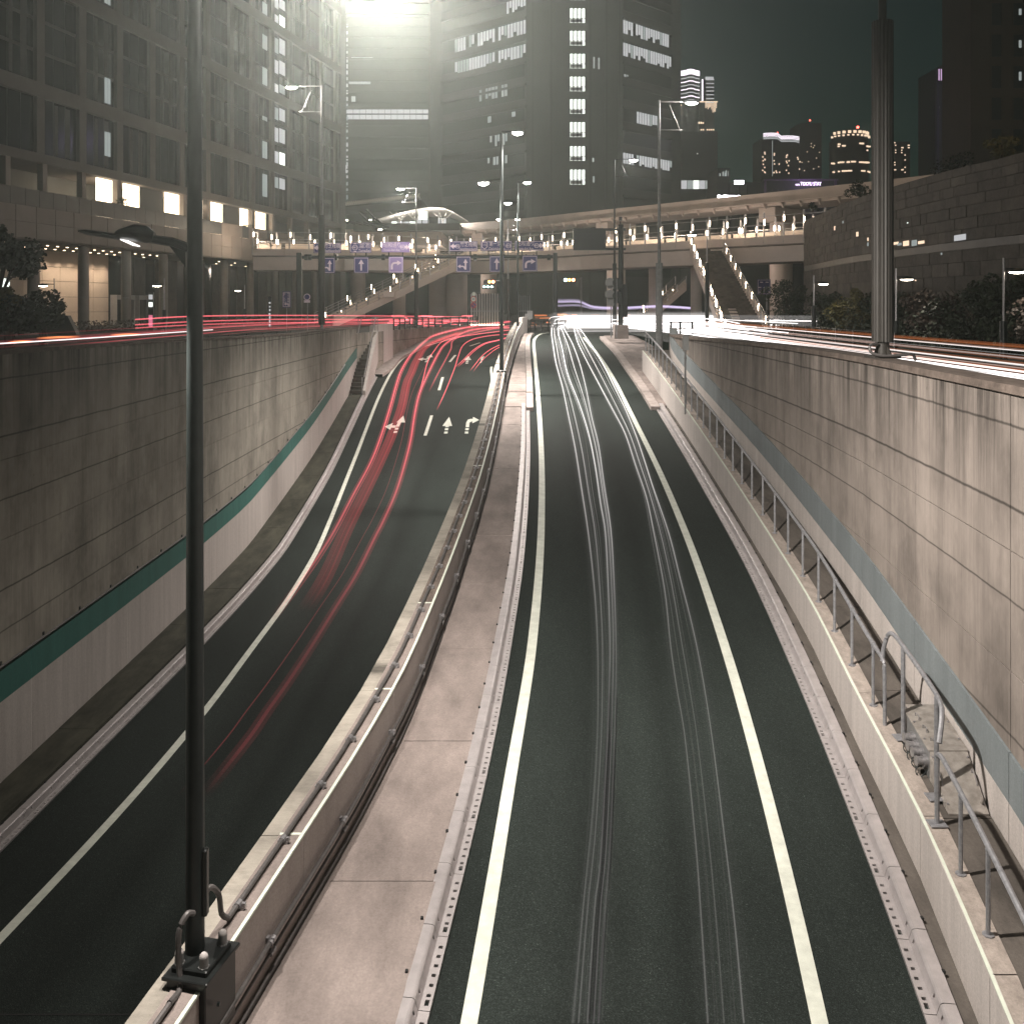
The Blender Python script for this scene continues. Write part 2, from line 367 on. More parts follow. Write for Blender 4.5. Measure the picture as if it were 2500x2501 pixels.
# ---------------------------------------------------------------- street level, roads
far = [(-9.85,62.5),(-9.0,67),(-8.8,70.5),(-7.9,74),(-7.2,77.5),(-5.6,81),(-3,84.2),(0,86.6),(3,88.2)]
mb = MB()
def strip(mb, ya, yb, fa, fb, fz, step=.6, up=0):
    ys = frange(ya, yb, step); n = len(mb.v)
    for y in ys: mb.v += [(fa(y), y, fz(y)+up), (fb(y), y, fz(y)+up)]
    for i in range(len(ys)-1): mb.f.append((n+2*i, n+2*i+1, n+2*i+3, n+2*i+2))
    return mb
mb.quad((-290,-30,0),(-10.2,-30,0),(-10.2,62.5,0),(-290,62.5,0))
p = [(-10.2,62.5)] + far[1:]
for i in range(len(p)-1): mb.quad((-290,p[i][1],0),(p[i][0]-.3,p[i][1],0),(p[i+1][0]-.3,p[i+1][1],0),(-290,p[i+1][1],0))
mb.quad((-290,88.2,0),(290,88.2,0),(290,400,0),(-290,400,0))
mb.quad((3,72,0),(290,72,0),(290,88.2,0),(3,88.2,0))
ys = frange(-30, 47.5, 2) + [72]
for i in range(len(ys)-1):
    a, b = (x_rw(max(y,-4))+.42 if y < 50 else 8.0 for y in (ys[i], ys[i+1]))
    mb.quad((a,ys[i],0),(290,ys[i],0),(290,ys[i+1],0),(b,ys[i+1],0))
struct('street', mb, M_street)
# right ramp
mb = MB(); strip(mb, 2, 72, lambda y: (x_kr(y)-.4 if y < 38 else x_sk(min(y,68.2))-.4), lambda y: (x_rk(y)+.5 if y < 38.2 else x_isl(y)+(.4 if y < 65 else 2.2)), zr)
n_ = len(mb.v)//2; K = 24; vv = []; ff = []
for i in range(n_):
    a, b = Vector(mb.v[2*i]), Vector(mb.v[2*i+1])
    for k in range(K): vv.append(tuple(a.lerp(b, k/(K-1))))
for i in range(n_-1):
    for k in range(K-1): ff.append((i*K+k, i*K+k+1, (i+1)*K+k+1, (i+1)*K+k))
mb.v, mb.f = vv, ff
def lateral(o, fl_, fr_):
    a = o.data.attributes.new('lat', 'FLOAT', 'POINT'); a.data.foreach_set('value', [min(1, max(0, (v.co.x-fl_(v.co.y))/(fr_(v.co.y)-fl_(v.co.y)))) for v in o.data.vertices])
lateral(struct('right_ramp_road', mb, M_asph), lambda y: x_rl(min(y,64)), x_rr)
# left ramp (bends to the right at its far end)
def farx(y):
    P = far
    if y <= 62.5: return XL + .1
    for i in range(len(P)-1):
        if P[i][1] <= y <= P[i+1][1]: return P[i][0] + (P[i+1][0]-P[i][0])*(y-P[i][1])/(P[i+1][1]-P[i][1])
    return P[-1][0]
mb = MB(); ys = frange(2, 88.2, .7); n0 = 0; K = 24
for y in ys:
    x0 = farx(y); x1 = (x_w(min(y,66))-.28) if y < 68 else 3.0
    for k in range(K):
        x = x0 + (x1-x0)*k/(K-1); b = 1 if y < 68 else min(1, max(0, (2.6-x)/4.5)); mb.v.append((x, y, zl(y)*b))
for i in range(len(ys)-1):
    for k in range(K-1): a = i*K+k; mb.f.append((a, a+1, a+K+1, a+K))
lateral(struct('left_ramp_road', mb, M_asph), x_ll, x_lr)
# painted lines
def line(fx, fz, ya, yb, w=.16, name='edge_line'):
    mb = MB(); strip(mb, ya, yb, lambda y: fx(y)-w/2, lambda y: fx(y)+w/2, fz, .5, .005); return struct(name, mb, M_white)
line(x_rl, zr, 2.5, 69.2, .17); line(x_rr, zr, 2.5, 66, .17); line(x_lr, zl, 2.5, 72, .16)
def polyline(P, w, fz, name='edge_line', up=.006):
    mb = MB(); C = catmull([(x, y, 0) for x, y in P], 5); C = [Vector((c.x, c.y, fz(c.x, c.y)+up)) for c in C]
    mb.sweep(C, [(-w/2,0),(w/2,0)]); return struct(name, mb, M_white)
def zleft(x, y): return zl(y)*(1 if y < 68 else min(1, max(0, (2.6-x)/4.5)))
polyline([(x_ll(y), y) for y in frange(2.5,67,4)] + [(-7.92,70.1),(-7.55,72.5),(-7.0,75),(-6.33,76.7),(-5.41,78.6),(-4.55,80.3)], .17, zleft)
polyline([(2.1,69.2),(2.75,70.1),(3.4,70.5)], .16, lambda x, y: zr(y))
# dashed lane line on the left ramp
for (u0,v0,u1,v1) in ((1038,1064,1054,1015),(1072,953,1081,921),(1098,884,1112,867),(1147,845,1172,837)):
    a = []
    for u, v in ((u0,v0),(u1,v1)):
        Y = min(frange(25,88,.05), key=lambda y: abs((ZC-zl(y))/y - (v-VH)/F)); a.append((ux(u,Y), Y))
    polyline([a[0], ((a[0][0]+a[1][0])/2, (a[0][1]+a[1][1])/2), a[1]], .17, lambda x, y: zl(y), 'lane_dash')
def yleft(v): return min(frange(25,88,.05), key=lambda y: abs((ZC-zl(y))/y - (v-VH)/F))
def arrow(u, v, kind, s):
    Y = yleft(v); x = ux(u, Y); mb = MB(); L = 2.6*s
    def P(a, b): return (x+a*s*.58, Y+b*L, zl(Y+b*L)+.006)
    for b in (-.62,-.40): mb.quad(P(-.16,b),P(.16,b),P(.16,b+.13),P(-.16,b+.13))
    if kind == 'straight':
        mb.v += [P(-.46,-.12),P(.46,-.12),P(0,.5)]; n=len(mb.v); mb.f.append((n-3,n-2,n-1)); mb.quad(P(-.16,-.2),P(.16,-.2),P(.16,-.12),P(-.16,-.12))
    elif kind == 'right':
        mb.quad(P(-.16,-.2),P(.16,-.2),P(.16,.12),P(-.16,.12)); mb.quad(P(-.16,.12),P(.16,.12),P(.42,.2),P(.42,.36)); mb.quad(P(-.16,.12),P(.42,.36),P(.2,.36),P(-.05,.3))
        mb.v += [P(.42,.06),P(1.05,.28),P(.42,.5)]; n=len(mb.v); mb.f.append((n-3,n-2,n-1))
    else:
        mb.quad(P(-.16,-.2),P(.16,-.2),P(.2,.1),P(-.1,.1)); mb.v += [P(-.25,.08),P(.6,.08),P(.2,.55)]; n=len(mb.v); mb.f.append((n-3,n-2,n-1))
        mb.quad(P(-.6,-.27),P(-.16,-.27),P(-.16,-.12),P(-.6,-.12)); mb.v += [P(-.55,-.42),P(-.55,.05),P(-1.2,-.2)]; n=len(mb.v); mb.f.append((n-3,n-2,n-1))
    struct('lane_arrow', mb, M_white)
for s_, row in ((1.0,((973,1035,'left'),(1093,1036,'straight'),(1142,1036,'right'))),(1.0,((1045,874,'left'),(1142,877,'straight'),(1177,876,'right')))):
    for u, v, k in row: arrow(u, v, k, s_)
# expansion joints across the asphalt
for y, (a, b, z) in ((13.0,(-9.5,-2.6,zl)),(24.4,(-7.0,-1.6,zl))):
    mb = MB(); mb.quad((a,y-.012,z(y)+.009),(b,y-.012,z(y)+.009),(b,y+.012,z(y)+.009),(a,y+.012,z(y)+.009)); struct('road_joint', mb, M_dark)

# ---------------------------------------------------------------- slabs of walkways
def slab_run(name, ya, yb, step, fa, fb, fz, m, th=.12, gap=.02, parent=None, jit=.004):
    ys = frange(ya, yb, step)
    for i in range(len(ys)-1):
        y0, y1 = ys[i]+gap/2, ys[i+1]-gap/2; dz = rnd.uniform(-jit, jit); mb = MB(); n = max(1, round((y1-y0)/1.3)); yy = frange(y0, y1, (y1-y0)/n)
        for k in range(len(yy)-1):
            a, b = yy[k], yy[k+1]
            mb.hexa([(fa(a),a,fz(a)-th),(fb(a),a,fz(a)-th),(fb(b),b,fz(b)-th),(fa(b),b,fz(b)-th),(fa(a),a,fz(a)+dz),(fb(a),a,fz(a)+dz),(fb(b),b,fz(b)+dz),(fa(b),b,fz(b)+dz)])
        part(name, mb, m, parent)
def base_strip(name, ya, yb, fa, fb, fz, down=.03):
    mb = MB(); strip(mb, ya, yb, fa, fb, fz, .8, -down); return struct(name, mb, M_dark)
wk = base_strip('median_walkway', 2.5, 68, lambda y: x_w(min(y,66))-.02, lambda y: (x_kr(y)-.24 if y < 38 else x_sk(y)-.27), lambda y: zr(y)+.17, .06)
slab_run('slab', 2.8, 37.9, 3.0, lambda y: x_w(y)+.10, lambda y: x_kr(y)-.275, lambda y: zr(y)+.17, M_slab, parent=wk)
slab_run('slab', 38, 67.5, 1.6, lambda y: x_w(min(y,66))+.10, lambda y: x_sk(y)-.29, lambda y: zr(y)+.17, M_slab, parent=wk)
mb = MB(); strip(mb, 2.8, 40, lambda y: x_w(y)+.005, lambda y: x_w(y)+.095, lambda y: zr(y)+.135, .8); part('gutter', mb, M_slab, wk)
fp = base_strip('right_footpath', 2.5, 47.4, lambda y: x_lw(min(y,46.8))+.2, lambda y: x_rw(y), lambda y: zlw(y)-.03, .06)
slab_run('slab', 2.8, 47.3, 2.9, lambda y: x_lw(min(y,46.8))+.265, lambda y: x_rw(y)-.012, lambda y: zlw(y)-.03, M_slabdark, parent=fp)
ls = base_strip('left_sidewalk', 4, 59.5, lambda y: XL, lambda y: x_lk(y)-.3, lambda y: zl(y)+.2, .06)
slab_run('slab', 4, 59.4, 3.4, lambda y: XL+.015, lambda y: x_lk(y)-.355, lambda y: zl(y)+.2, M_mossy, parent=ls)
isl = base_strip('right_sidewalk', 37.9, 66.5, lambda y: x_isl(min(y,65.2))+.3, lambda y: (x_lw(y)-.01 if y < 46.5 else 8.4), lambda y: zr(y)+.14, .06)
slab_run('slab', 46.9, 66, 1.5, lambda y: x_isl(min(y,65.2))+.38, lambda y: 8.3, lambda y: zr(y)+.14, M_slab, parent=isl)
slab_run('slab', 38.3, 46.8, 1.5, lambda y: x_isl(y)+.38, lambda y: x_lw(y)-.015, lambda y: zr(y)+.14, M_slab, parent=isl)
# stone kerbs
def kerb_stones(label, fx, ya, yb, side, w=.27, h=.15):
    k = thing('stone_kerb', (fx(ya), ya, zr(ya)), label, 'kerb', 'stone kerbs')
    ys = frange(ya, yb, 1.0)
    for i in range(len(ys)-1):
        a, b = ys[i]+.006, ys[i+1]-.006; mb = MB(); e = side*w; j = rnd.uniform(-.004,.004)
        P = [(fx(a),a),(fx(a)+e,a),(fx(b)+e,b),(fx(b),b)]
        if side < 0: P = [P[1],P[0],P[3],P[2]]
        mb.hexa([(x,y,zr(y)-.1) for x,y in P] + [(x,y,zr(y)+h+j) for x,y in P]); part('kerb_stone', mb, M_kerbst, k)
kerb_stones('pale stone kerb along the far half of the median walkway', x_sk, 37.95, 68.0, -1)
kerb_stones('pale stone kerb of the pavement by the sign gantry pole', x_isl, 38.1, 65.2, 1, .36)

# ---------------------------------------------------------------- steel kerbs with drain slots
def gridplate(mb, O, U, V, us, vs, holes, N, depth):
    O, U, V, N = Vector(O), Vector(U), Vector(V), Vector(N)
    def p(a, b, d=0): return O + U*a + V*b - N*d
    for i in range(len(us)-1):
        for j in range(len(vs)-1):
            a, b, c, d = us[i], us[i+1], vs[j], vs[j+1]
            if (i, j) in holes:
                q = [(a,c),(b,c),(b,d),(a,d)]
                for k in range(4): mb.quad(p(*q[k]), p(*q[(k+1)%4]), p(*q[(k+1)%4],depth), p(*q[k],depth))
            else: mb.quad(p(a,c), p(b,c), p(b,d), p(a,d))
def kerb_mesh(s):
    mb = MB(); L = .992
    us = [0]; hl = set(); pos = [.06,.17,.30,.43,.56,.69,.82]
    for i, q in enumerate(pos):
        w = .075 if i in (0,) else .04
        us += [q, q+w]
    us.append(L)
    hl = {(1+2*i, 1) for i in range(len(pos))}
    gridplate(mb, (0,0,.035), (0,1,0), (s,0,0), us, [0,.03,.075,.12], hl, (0,0,1), .05)
    us2 = [0,.13,.17,.86,.90,L]; gridplate(mb, (s*.12,0,.035), (0,1,0), (s*.03,0,.115), us2, [0,.35,.8,1], {(1,1),(3,1)}, (-s,0,.2), .05)
    pr = [(.15,.15),(.165,.165),(.185,.172),(.30,.172),(.30,.0)]
    for k in range(len(pr)-1):
        (a, za), (b, zb) = pr[k], pr[k+1]; mb.quad((s*a,0,za),(s*a,L,za),(s*b,L,zb),(s*b,0,zb))
    for y in (0, L):
        mb.v += [(0,y,0),(0,y,.035),(s*.12,y,.035),(s*.15,y,.15),(s*.185,y,.172),(s*.30,y,.172),(s*.30,y,0)]; n = len(mb.v); mb.f.append(tuple(range(n-7, n)))
    mb.quad((0,0,0),(0,L,0),(0,L,.035),(0,0,.035))
    me = mb.mesh('kerb_segment', M_steel); return me
KM = {1: kerb_mesh(1), -1: kerb_mesh(-1)}
mbd = MB(); mbd.bx(.02,.28,0,.992,-.03,-.015)
def steel_kerb(label, fx, fz, ya, yb, side):
    k = thing('steel_kerb', (fx(ya), ya, fz(ya)), label, 'kerb', 'slotted steel kerbs')
    y = ya
    while y < yb:
        y2 = y + 1/math.sqrt(1 + (fx(y+1)-fx(y))**2 + (fz(y+1)-fz(y))**2)
        d = Vector((fx(y2)-fx(y), y2-y, fz(y2)-fz(y))); rz = math.atan2(-d.x, d.y); rx = math.atan2(d.z, math.hypot(d.x, d.y))
        put('kerb_segment', KM[side], k, Vector((fx(y), y, fz(y)+.002)) - k.location, (rx, 0, rz)); y = y2
    # bolt studs along the back edge
    mb = MB()
    for yy in frange(ya+.3, yb-.3, .75):
        xb = fx(yy)+side*.31; mb.box((xb, yy, fz(yy)+.175), (.03,.04,.03))
    part('bolt_heads', mb, M_dark, k)['kind'] = 'stuff'
steel_kerb('pinkish steel kerb with drain slots beside the right ramp low wall', x_rk, zr, 4.0, 38.0, 1)
steel_kerb('bright steel kerb with drain slots along the median walkway', x_kr, zr, 4.0, 38.0, -1)
steel_kerb('dull steel kerb with drain slots at the foot of the left wall', x_lk, zl, 6.0, 64, -1)
mb = MB(); strip(mb, 2.8, 38, lambda y: x_rk(y)+.31, lambda y: x_lw(y)+.01, lambda y: zr(y)+.12, .8); struct('kerb_gutter', mb, M_slabdark)

# ---------------------------------------------------------------- big retaining walls
def wall_box(mb, fx, y0, y1, z0, z1, side, th, g=.008):
    """a wall piece from fx outward (side = direction of the earth behind); z0, z1 functions of y"""
    n = max(1, round((y1-y0)/1.6)); yy = frange(y0+g, y1-g, (y1-y0-2*g)/n)
    for k in range(len(yy)-1):
        a, b = yy[k], yy[k+1]; P = [(fx(a),a),(fx(a)+side*th,a),(fx(b)+side*th,b),(fx(b),b)]
        if side < 0: P = [P[1],P[0],P[3],P[2]]
        mb.hexa([(x,y,z0(y)) for x,y in P] + [(x,y,z1(y)) for x,y in P])
    return mb
topR = pchip([(3,1.02),(14.65,.99),(20,.97),(30,.84),(40,.66),(47.5,.55)])
topL = pchip([(3,1.2),(19,1.03),(25,.97),(35,.8),(44,.67),(52,.62),(63,.5)])
RWt = thing('retaining_wall', (x_rw(14), 14, zlw(14)), 'tall stained concrete retaining wall on the right of the underpass', 'wall')
RJ = [-4.0,-1.0,2.2,5.6,8.4,11.25,14.65,17.6,20.5,23.8,26.8,29.7,32.6,35.5,38.4,41.4,44.4,47.5]
RH = [-.9,-2.28]
for i in range(len(RJ)-1):
    y0, y1 = RJ[i], RJ[i+1]
    lo0 = lambda y: zlw(y)-.3
    cuts = [lo0, lambda y: zlw(y)+1.02] + [(lambda y, q=q: max(q-.008, zlw(y)+1.02)) for q in reversed(RH)] + [lambda y: topR(y)-.10]
    for k in range(1, len(cuts)-1):
        za, zb = cuts[k], cuts[k+1]
        if max(zb(y)-za(y) for y in (y0, y1)) < .05: continue
        if min(zb(y)-za(y) for y in (y0, y1)) < 0: zb2 = lambda y, za=za, zb=zb: max(zb(y), za(y)+.002)
        else: zb2 = zb
        mb = MB(); wall_box(mb, lambda y: x_rw(y)+.02, y0, y1, (lambda y, za=za: za(y)+.008), (lambda y, z=zb2: z(y)-.008), 1, .38); part('wall_panel', mb, M_wallR, RWt)
    mb = MB(); wall_box(mb, x_rw, y0, y1, lo0, lambda y: zlw(y)+.43, 1, .36); part('painted_panel', mb, M_band, RWt)
    mb = MB(); wall_box(mb, x_rw, y0, y1, lambda y: zlw(y)+.433, lambda y: zlw(y)+1.01, 1, .36); part('stripe_panel', mb, M_tealR, RWt)
mb = MB(); wall_box(mb, lambda y: x_rw(y)+.06, -4, 47.4, lambda y: zlw(y)-.6, lambda y: topR(y)-.12, 1, .2, 0); part('joint_backing', mb, M_dark, RWt)
for i in range(len(RJ)-1):
    mb = MB(); wall_box(mb, lambda y: x_rw(y)-.035, RJ[i], RJ[i+1], lambda y: topR(y)-.10, lambda y: topR(y), 1, .5, .004); part('coping_block', mb, M_cap, RWt)
LWt = thing('retaining_wall', (XL, 25, zl(25)), 'tall dark stained concrete retaining wall on the left of the underpass', 'wall')
LJ = [5,10,15.1,20.15,25.2,30.3,35.5,40,43.9,48,52.2,56.5,62.5]
LH = [-1.1,-2.65]
for i in range(len(LJ)-1):
    y0, y1 = LJ[i], LJ[i+1]; sb = lambda y: zl(y)+.2
    cuts = [lambda y: sb(y)+2.16] + [(lambda y, q=q: max(q, sb(y)+2.16)) for q in reversed(LH)] + [lambda y: topL(y)-.08]
    for k in range(len(cuts)-1):
        za, zb = cuts[k], cuts[k+1]
        if max(zb(y)-za(y) for y in (y0,y1)) < .06: continue
        mb = MB(); wall_box(mb, lambda y: XL-.03, y0, y1, (lambda y, za=za: za(y)+.006), (lambda y, za=za, zb=zb: max(zb(y)-.006, za(y)+.01)), -1, .32); part('wall_panel', mb, M_wallL, LWt)
    top = lambda y: min(sb(y)+1.53, topL(y)-.2)
    mb = MB(); wall_box(mb, lambda y: XL, y0, y1, lambda y: sb(y)-.3, top, -1, .3); part('painted_panel', mb, M_band, LWt)
    mb = MB(); wall_box(mb, lambda y: XL, y0, y1, lambda y: top(y)+.003, lambda y: min(sb(y)+2.13, topL(y)-.1), -1, .3); part('stripe_panel', mb, M_teal, LWt)
    mb = MB(); wall_box(mb, lambda y: XL+.03, y0, y1, lambda y: topL(y)-.08, topL, -1, .4, .004); part('coping_block', mb, M_cap, LWt)
mb = MB(); wall_box(mb, lambda y: XL-.09, 5, 62.4, lambda y: zl(y)-.3, lambda y: topL(y)-.1, -1, .15, 0); part('joint_backing', mb, M_dark, LWt)
# far curved wall beyond the stairs
FW = thing('curved_wall', (far[2][0], far[2][1], zl(70)), 'low curved concrete wall behind the bend of the left ramp', 'wall')
Cf = catmull([(x, y, 0) for x, y in far], 4)
for i in range(0, len(Cf)-1, 2):
    mb = MB(); seg = Cf[i:i+3]; n = len(seg)
    for a, b in zip(seg[:-1], seg[1:]):
        t = (b-a).normalized(); e = Vector((-t.y, t.x, 0))*.35
        mb.hexa([(q.x, q.y, zleft(q.x, q.y)-.2) for q in (a, b, b+e, a+e)] + [(q.x, q.y, .12) for q in (a, b, b+e, a+e)])
    part('wall_panel', mb, M_wallL, FW)
mb = MB(); C = [Vector((c.x, c.y, zleft(c.x, c.y)+.16)) for c in Cf[2:]]
mb.sweep(C, [(0,0),(.9,0),(.9,-.2)]); struct('far_kerb', mb, M_kerbst)

# ---------------------------------------------------------------- low wall between right ramp and footpath
LWl = thing('low_wall', (x_lw(20), 20, zr(20)), 'low pale panelled wall between right ramp and raised footpath', 'wall')
J = [3,5.2,7.2,9.35,11.7,14.55,17.5,20.3,23.2,25.9,28.8,31.7,34.6,37.5,40.4,43.4,46.8]
for i in range(len(J)-1):
    mb = MB(); wall_box(mb, x_lw, J[i], J[i+1], lambda y: zr(y)-.1, lambda y: zlw(y), 1, .04, .006); part('wall_panel', mb, M_band, LWl)
    mb = MB(); wall_box(mb, lambda y: x_lw(y)+.04, J[i], J[i+1], lambda y: zlw(y)-.3, lambda y: zlw(y)-.006, 1, .22, .008); part('ledge', mb, M_ledge, LWl)
mb = MB(); C = [Vector((x_lw(y), y, zlw(y))) for y in frange(3, 46.8, .8)]; mb.sweep(C, [(-.004,-.012),(-.004,.004),(.03,.004),(.03,-.012)], True); part('edge_stripe', mb, M_whiteedge, LWl)
mb = MB(); wall_box(mb, lambda y: x_lw(y)+.02, 3, 46.75, lambda y: zr(y)-.2, lambda y: zlw(y)-.08, 1, .2, 0); part('joint_backing', mb, M_dark, LWl)
# ---------------------------------------------------------------- median wall
MW = thing('median_wall', (x_w(20), 20, zr(20)), 'waist high pale wall between the two ramps with pipes on top', 'wall')
J = [3,5.6,8.2,11.1,14.3,17.3,20.3,23.3,26.2,29.2,32.2,35.2,38.2,41.2,44.2,47.2,50.2,53.2,56.2,59.2,62.2,66]
for i in range(len(J)-1):
    y0, y1 = J[i], J[i+1]
    mb = MB(); wall_box(mb, x_w, y0, y1, lambda y: zr(y)-.3, lambda y: zw(y), -1, .28, .006); part('wall_panel', mb, M_median, MW)
    mb = MB(); wall_box(mb, lambda y: x_w(y)-.035, y0, y1, lambda y: zw(y)+.001, lambda y: zw(y)+.012, -1, .235, .006); part('wall_top', mb, M_cap if i > 4 else M_slab, MW)
    mb = MB(); wall_box(mb, lambda y: x_w(y)-.281, y0, y1, lambda y: zl(y)-.3, lambda y: zw(y)-.01, -1, .2, .006); part('rear_panel', mb, M_wallL, MW)
mb = MB(); C = [Vector((x_w(y), y, zw(y))) for y in frange(3, 66, .8)]; mb.sweep(C, [(.004,-.015),(.004,.014),(-.034,.014),(-.034,-.015)], True); part('edge_stripe', mb, M_whiteedge, MW)
for y in (11.1, 14.3, 26.2, 17.3):
    mb = MB(); mb.hexa([(x_w(y)-.27,y-.022,zw(y-.022)+.01),(x_w(y)-.03,y-.022,zw(y-.022)+.01),(x_w(y)-.03,y+.012,zw(y)+.012),(x_w(y)-.27,y+.012,zw(y)+.012),(x_w(y)-.27,y-.022,zw(y-.022)+.016),(x_w(y)-.03,y-.022,zw(y-.022)+.016),(x_w(y)-.03,y+.012,zw(y)+.018),(x_w(y)-.27,y+.012,zw(y)+.018)])
    part('joint_paint', mb, M_whiteedge, MW)
mb = MB(); mb.hexa([(x_w(66)-.3,66,zr(66)),(x_w(66),66,zr(66)),(1.1,70.5,0),(.8,70.6,0),(x_w(66)-.3,66,zw(66)+.3),(x_w(66),66,zw(66)+.3),(1.1,70.5,1.1),(.8,70.6,1.1)]); part('end_panel', mb, M_band, MW)
# conduits on the median wall
mbc = MB(); mbc.box((0,0,.02),(.12,.035,.03)); mbc.tube([(0,-.035,.05),(0,.035,.05)],.036,8); mbc.box((.06,0,.05),(.04,.03,.05)); ME_clamp = mbc.mesh('clamp', M_galv)
mbc = MB(); mbc.box((-.01,0,-.06),(.03,.05,.2)); mbc.tube([(.03,-.05,0),(.03,.05,0)],.034,8); mbc.tube([(.03,-.05,-.12),(.03,.05,-.12)],.026,8); mbc.box((.05,0,.02),(.04,.03,.05)); ME_brk = mbc.mesh('bracket', M_galv)
def run_of(label, ya, yb, off, up, r, m, name='conduit_pipe'):
    t = thing(name, (x_w(ya)+off, ya, zw(ya)+up), label, 'pipe', 'pipes along the median wall')
    mb = MB(); P = [(x_w(y)+off+.006*math.sin(y*1.7), y, zw(y)+up) for y in frange(ya, yb, .7)]; mb.tube(P, r, 7); part('pipe', mb, m, t, True); return t
def along(t, me, name, ys, off, up):
    for y in ys: put(name, me, t, Vector((x_w(y)+off, y, zw(y)+up))-t.location, (math.atan(zw(y+.5)-zw(y-.5)), 0, -math.atan(x_w(y+.5)-x_w(y-.5))))
t = run_of('grey pipe clamped along the top of the median wall behind the near lamp post', 9.75, 40.6, -.165, .062, .026, M_cable); along(t, ME_clamp, 'clamp', frange(9.95, 39.8, .98), -.165, .012)
t = run_of('short grey pipe on the median wall top in front of the near lamp post', 5, 8.75, -.165, .062, .026, M_cable); along(t, ME_clamp, 'clamp', [6,7.1,8.4], -.165, .012)
t = run_of('grey pipe on the median wall top beyond the second lamp post', 41.9, 61, -.165, .062, .026, M_galv); along(t, ME_clamp, 'clamp', frange(43,60,2), -.165, .012)
t = run_of('upper of two pipes bracketed to the walkway face of the median wall', 3.5, 62, .055, -.50, .027, M_cable); along(t, ME_brk, 'bracket', frange(4.4, 45, 1.95), .025, -.50)
run_of('lower of two pipes bracketed to the walkway face of the median wall', 3.5, 62, .05, -.62, .018, M_cable)
t = thing('cable_duct', (x_w(10)+.08, 10, zr(10)+.2), 'dark flat cable duct at the foot of the median wall', 'duct')
mb = MB(); mb.sweep([(x_w(y)+.03, y, zr(y)+.175) for y in frange(4, 40, .8)], [(0,0),(0,.035),(.03,.035),(.03,0)], True); part('duct', mb, M_cable, t)

# ---------------------------------------------------------------- handrails
def y_posts(a, b, s): return frange(a, b, s)
HR = thing('handrail', (x_lw(25)+.14, 25, zlw(25)), 'grey steel handrail on posts along the raised footpath above the right ramp', 'handrail')
hx = lambda y: x_lw(min(y,47))+.15
mbp = MB(); mbp.tube([(0,0,-.03),(0,0,.86)],.024,8); mbp.tube([(0,0,-.01),(0,0,.006)],.06,8); mbp.tube([(0,0,.845),(0,0,.86)],.03,8); ME_post = mbp.mesh('post', M_railst, smooth=True)
for y in y_posts(14.2, 46.6, 1.2): put('post', ME_post, HR, Vector((hx(y), y, zlw(y)-.004))-HR.location)
def rail(t, ya, yb, h, r=.03, ext=()):
    mb = MB(); mb.tube(list(ext) + [(hx(y), y, zlw(y)+h) for y in frange(ya, yb, .6)], r, 8); return part('rail', mb, M_railst, t, True)
rail(HR, 13.95, 46.9, .885, .031)
mb = MB(); mb.tube(catmull([(hx(13.95),13.95,zlw(13.95)+.885),(hx(13.8)+.01,13.78,zlw(13.8)+.86),(hx(13.72)+.01,13.7,zlw(13.7)+.74),(hx(13.7)+.01,13.68,zlw(13.7)-.02)],5),.027,8); part('end_post', mb, M_railst, HR, True)
mbj = MB(); mbj.tube([(0,-.03,0),(0,.03,0)],.036,8); ME_col = mbj.mesh('rail_collar', M_railst)
for y in y_posts(14.2, 40, 1.2): put('rail_collar', ME_col, HR, Vector((hx(y), y, zlw(y)+.885))-HR.location, (math.atan(zlw(y+.5)-zlw(y-.5)),0,-math.atan(hx(y+.5)-hx(y-.5))))
HR2 = thing('handrail', (hx(12.5)+.1, 12.5, zlw(12.5)), 'taller loop of grey handrail guarding the metal hose connection box', 'handrail')
hz = lambda y: zlw(y)
def q(y, o, h): return (hx(y)+o, y, hz(y)+h)
mb = MB(); mb.tube(catmull([q(13.85,.03,.80),q(13.86,.05,.98),q(13.8,.10,1.2),q(13.65,.14,1.25),q(13.2,.16,1.25),q(12.4,.17,1.25),q(11.95,.17,1.22),q(11.75,.12,1.12),q(11.6,.04,.92)],5),.031,8); part('rail', mb, M_railst, HR2, True)
for y, h in ((13.35,1.24),(12.05,1.23)):
    mb = MB(); mb.tube([q(y,.16,0),q(y,.16,h)],.031,8); part('post', mb, M_railst, HR2, True)
    mb = MB(); mb.cham(q(y,.16,.006),(.24,.2,.014),.004); part('base_plate', mb, M_railst, HR2)
HR3 = thing('handrail', (hx(10.4), 10.4, zlw(10.4)), 'nearest length of grey handrail below the hose connection box', 'handrail')
mb = MB(); mb.tube(catmull([q(11.55,0,0),q(11.55,0,.7),q(11.5,0,.84),q(11.35,0,.885)],5)+[q(11.1-.5*i,0,.885) for i in range(15)],.03,8); part('rail', mb, M_railst, HR3, True)
for y in (10.72,9.85,8.6,7.4,6.2,5.0): put('post', ME_post, HR3, Vector((hx(y), y, zlw(y)-.004))-HR3.location)
mb = MB(); mb.cham(q(11.55,0,.006),(.2,.17,.014),.004); part('base_plate', mb, M_railst, HR3)
# left wall handrail
t = thing('handrail', (XL+.1, 25, zl(25)+2.5), 'thin round handrail bracketed to the left wall above its teal stripe', 'handrail')
hl = lambda y: min(zl(y)+2.49, topL(y)-.05)
mb = MB(); mb.tube([(XL+.1, y, hl(y)) for y in frange(10, 57.5, .8)], .022, 7); part('rail', mb, M_galv, t, True)
mbp = MB(); mbp.box((-.05,0,-.03),(.1,.025,.025)); mbp.box((-.09,0,0),(.025,.05,.07)); ME_hb = mbp.mesh('bracket', M_pole)
for y in frange(12, 57, 1.75): put('bracket', ME_hb, t, Vector((XL+.1, y, hl(y)))-t.location)

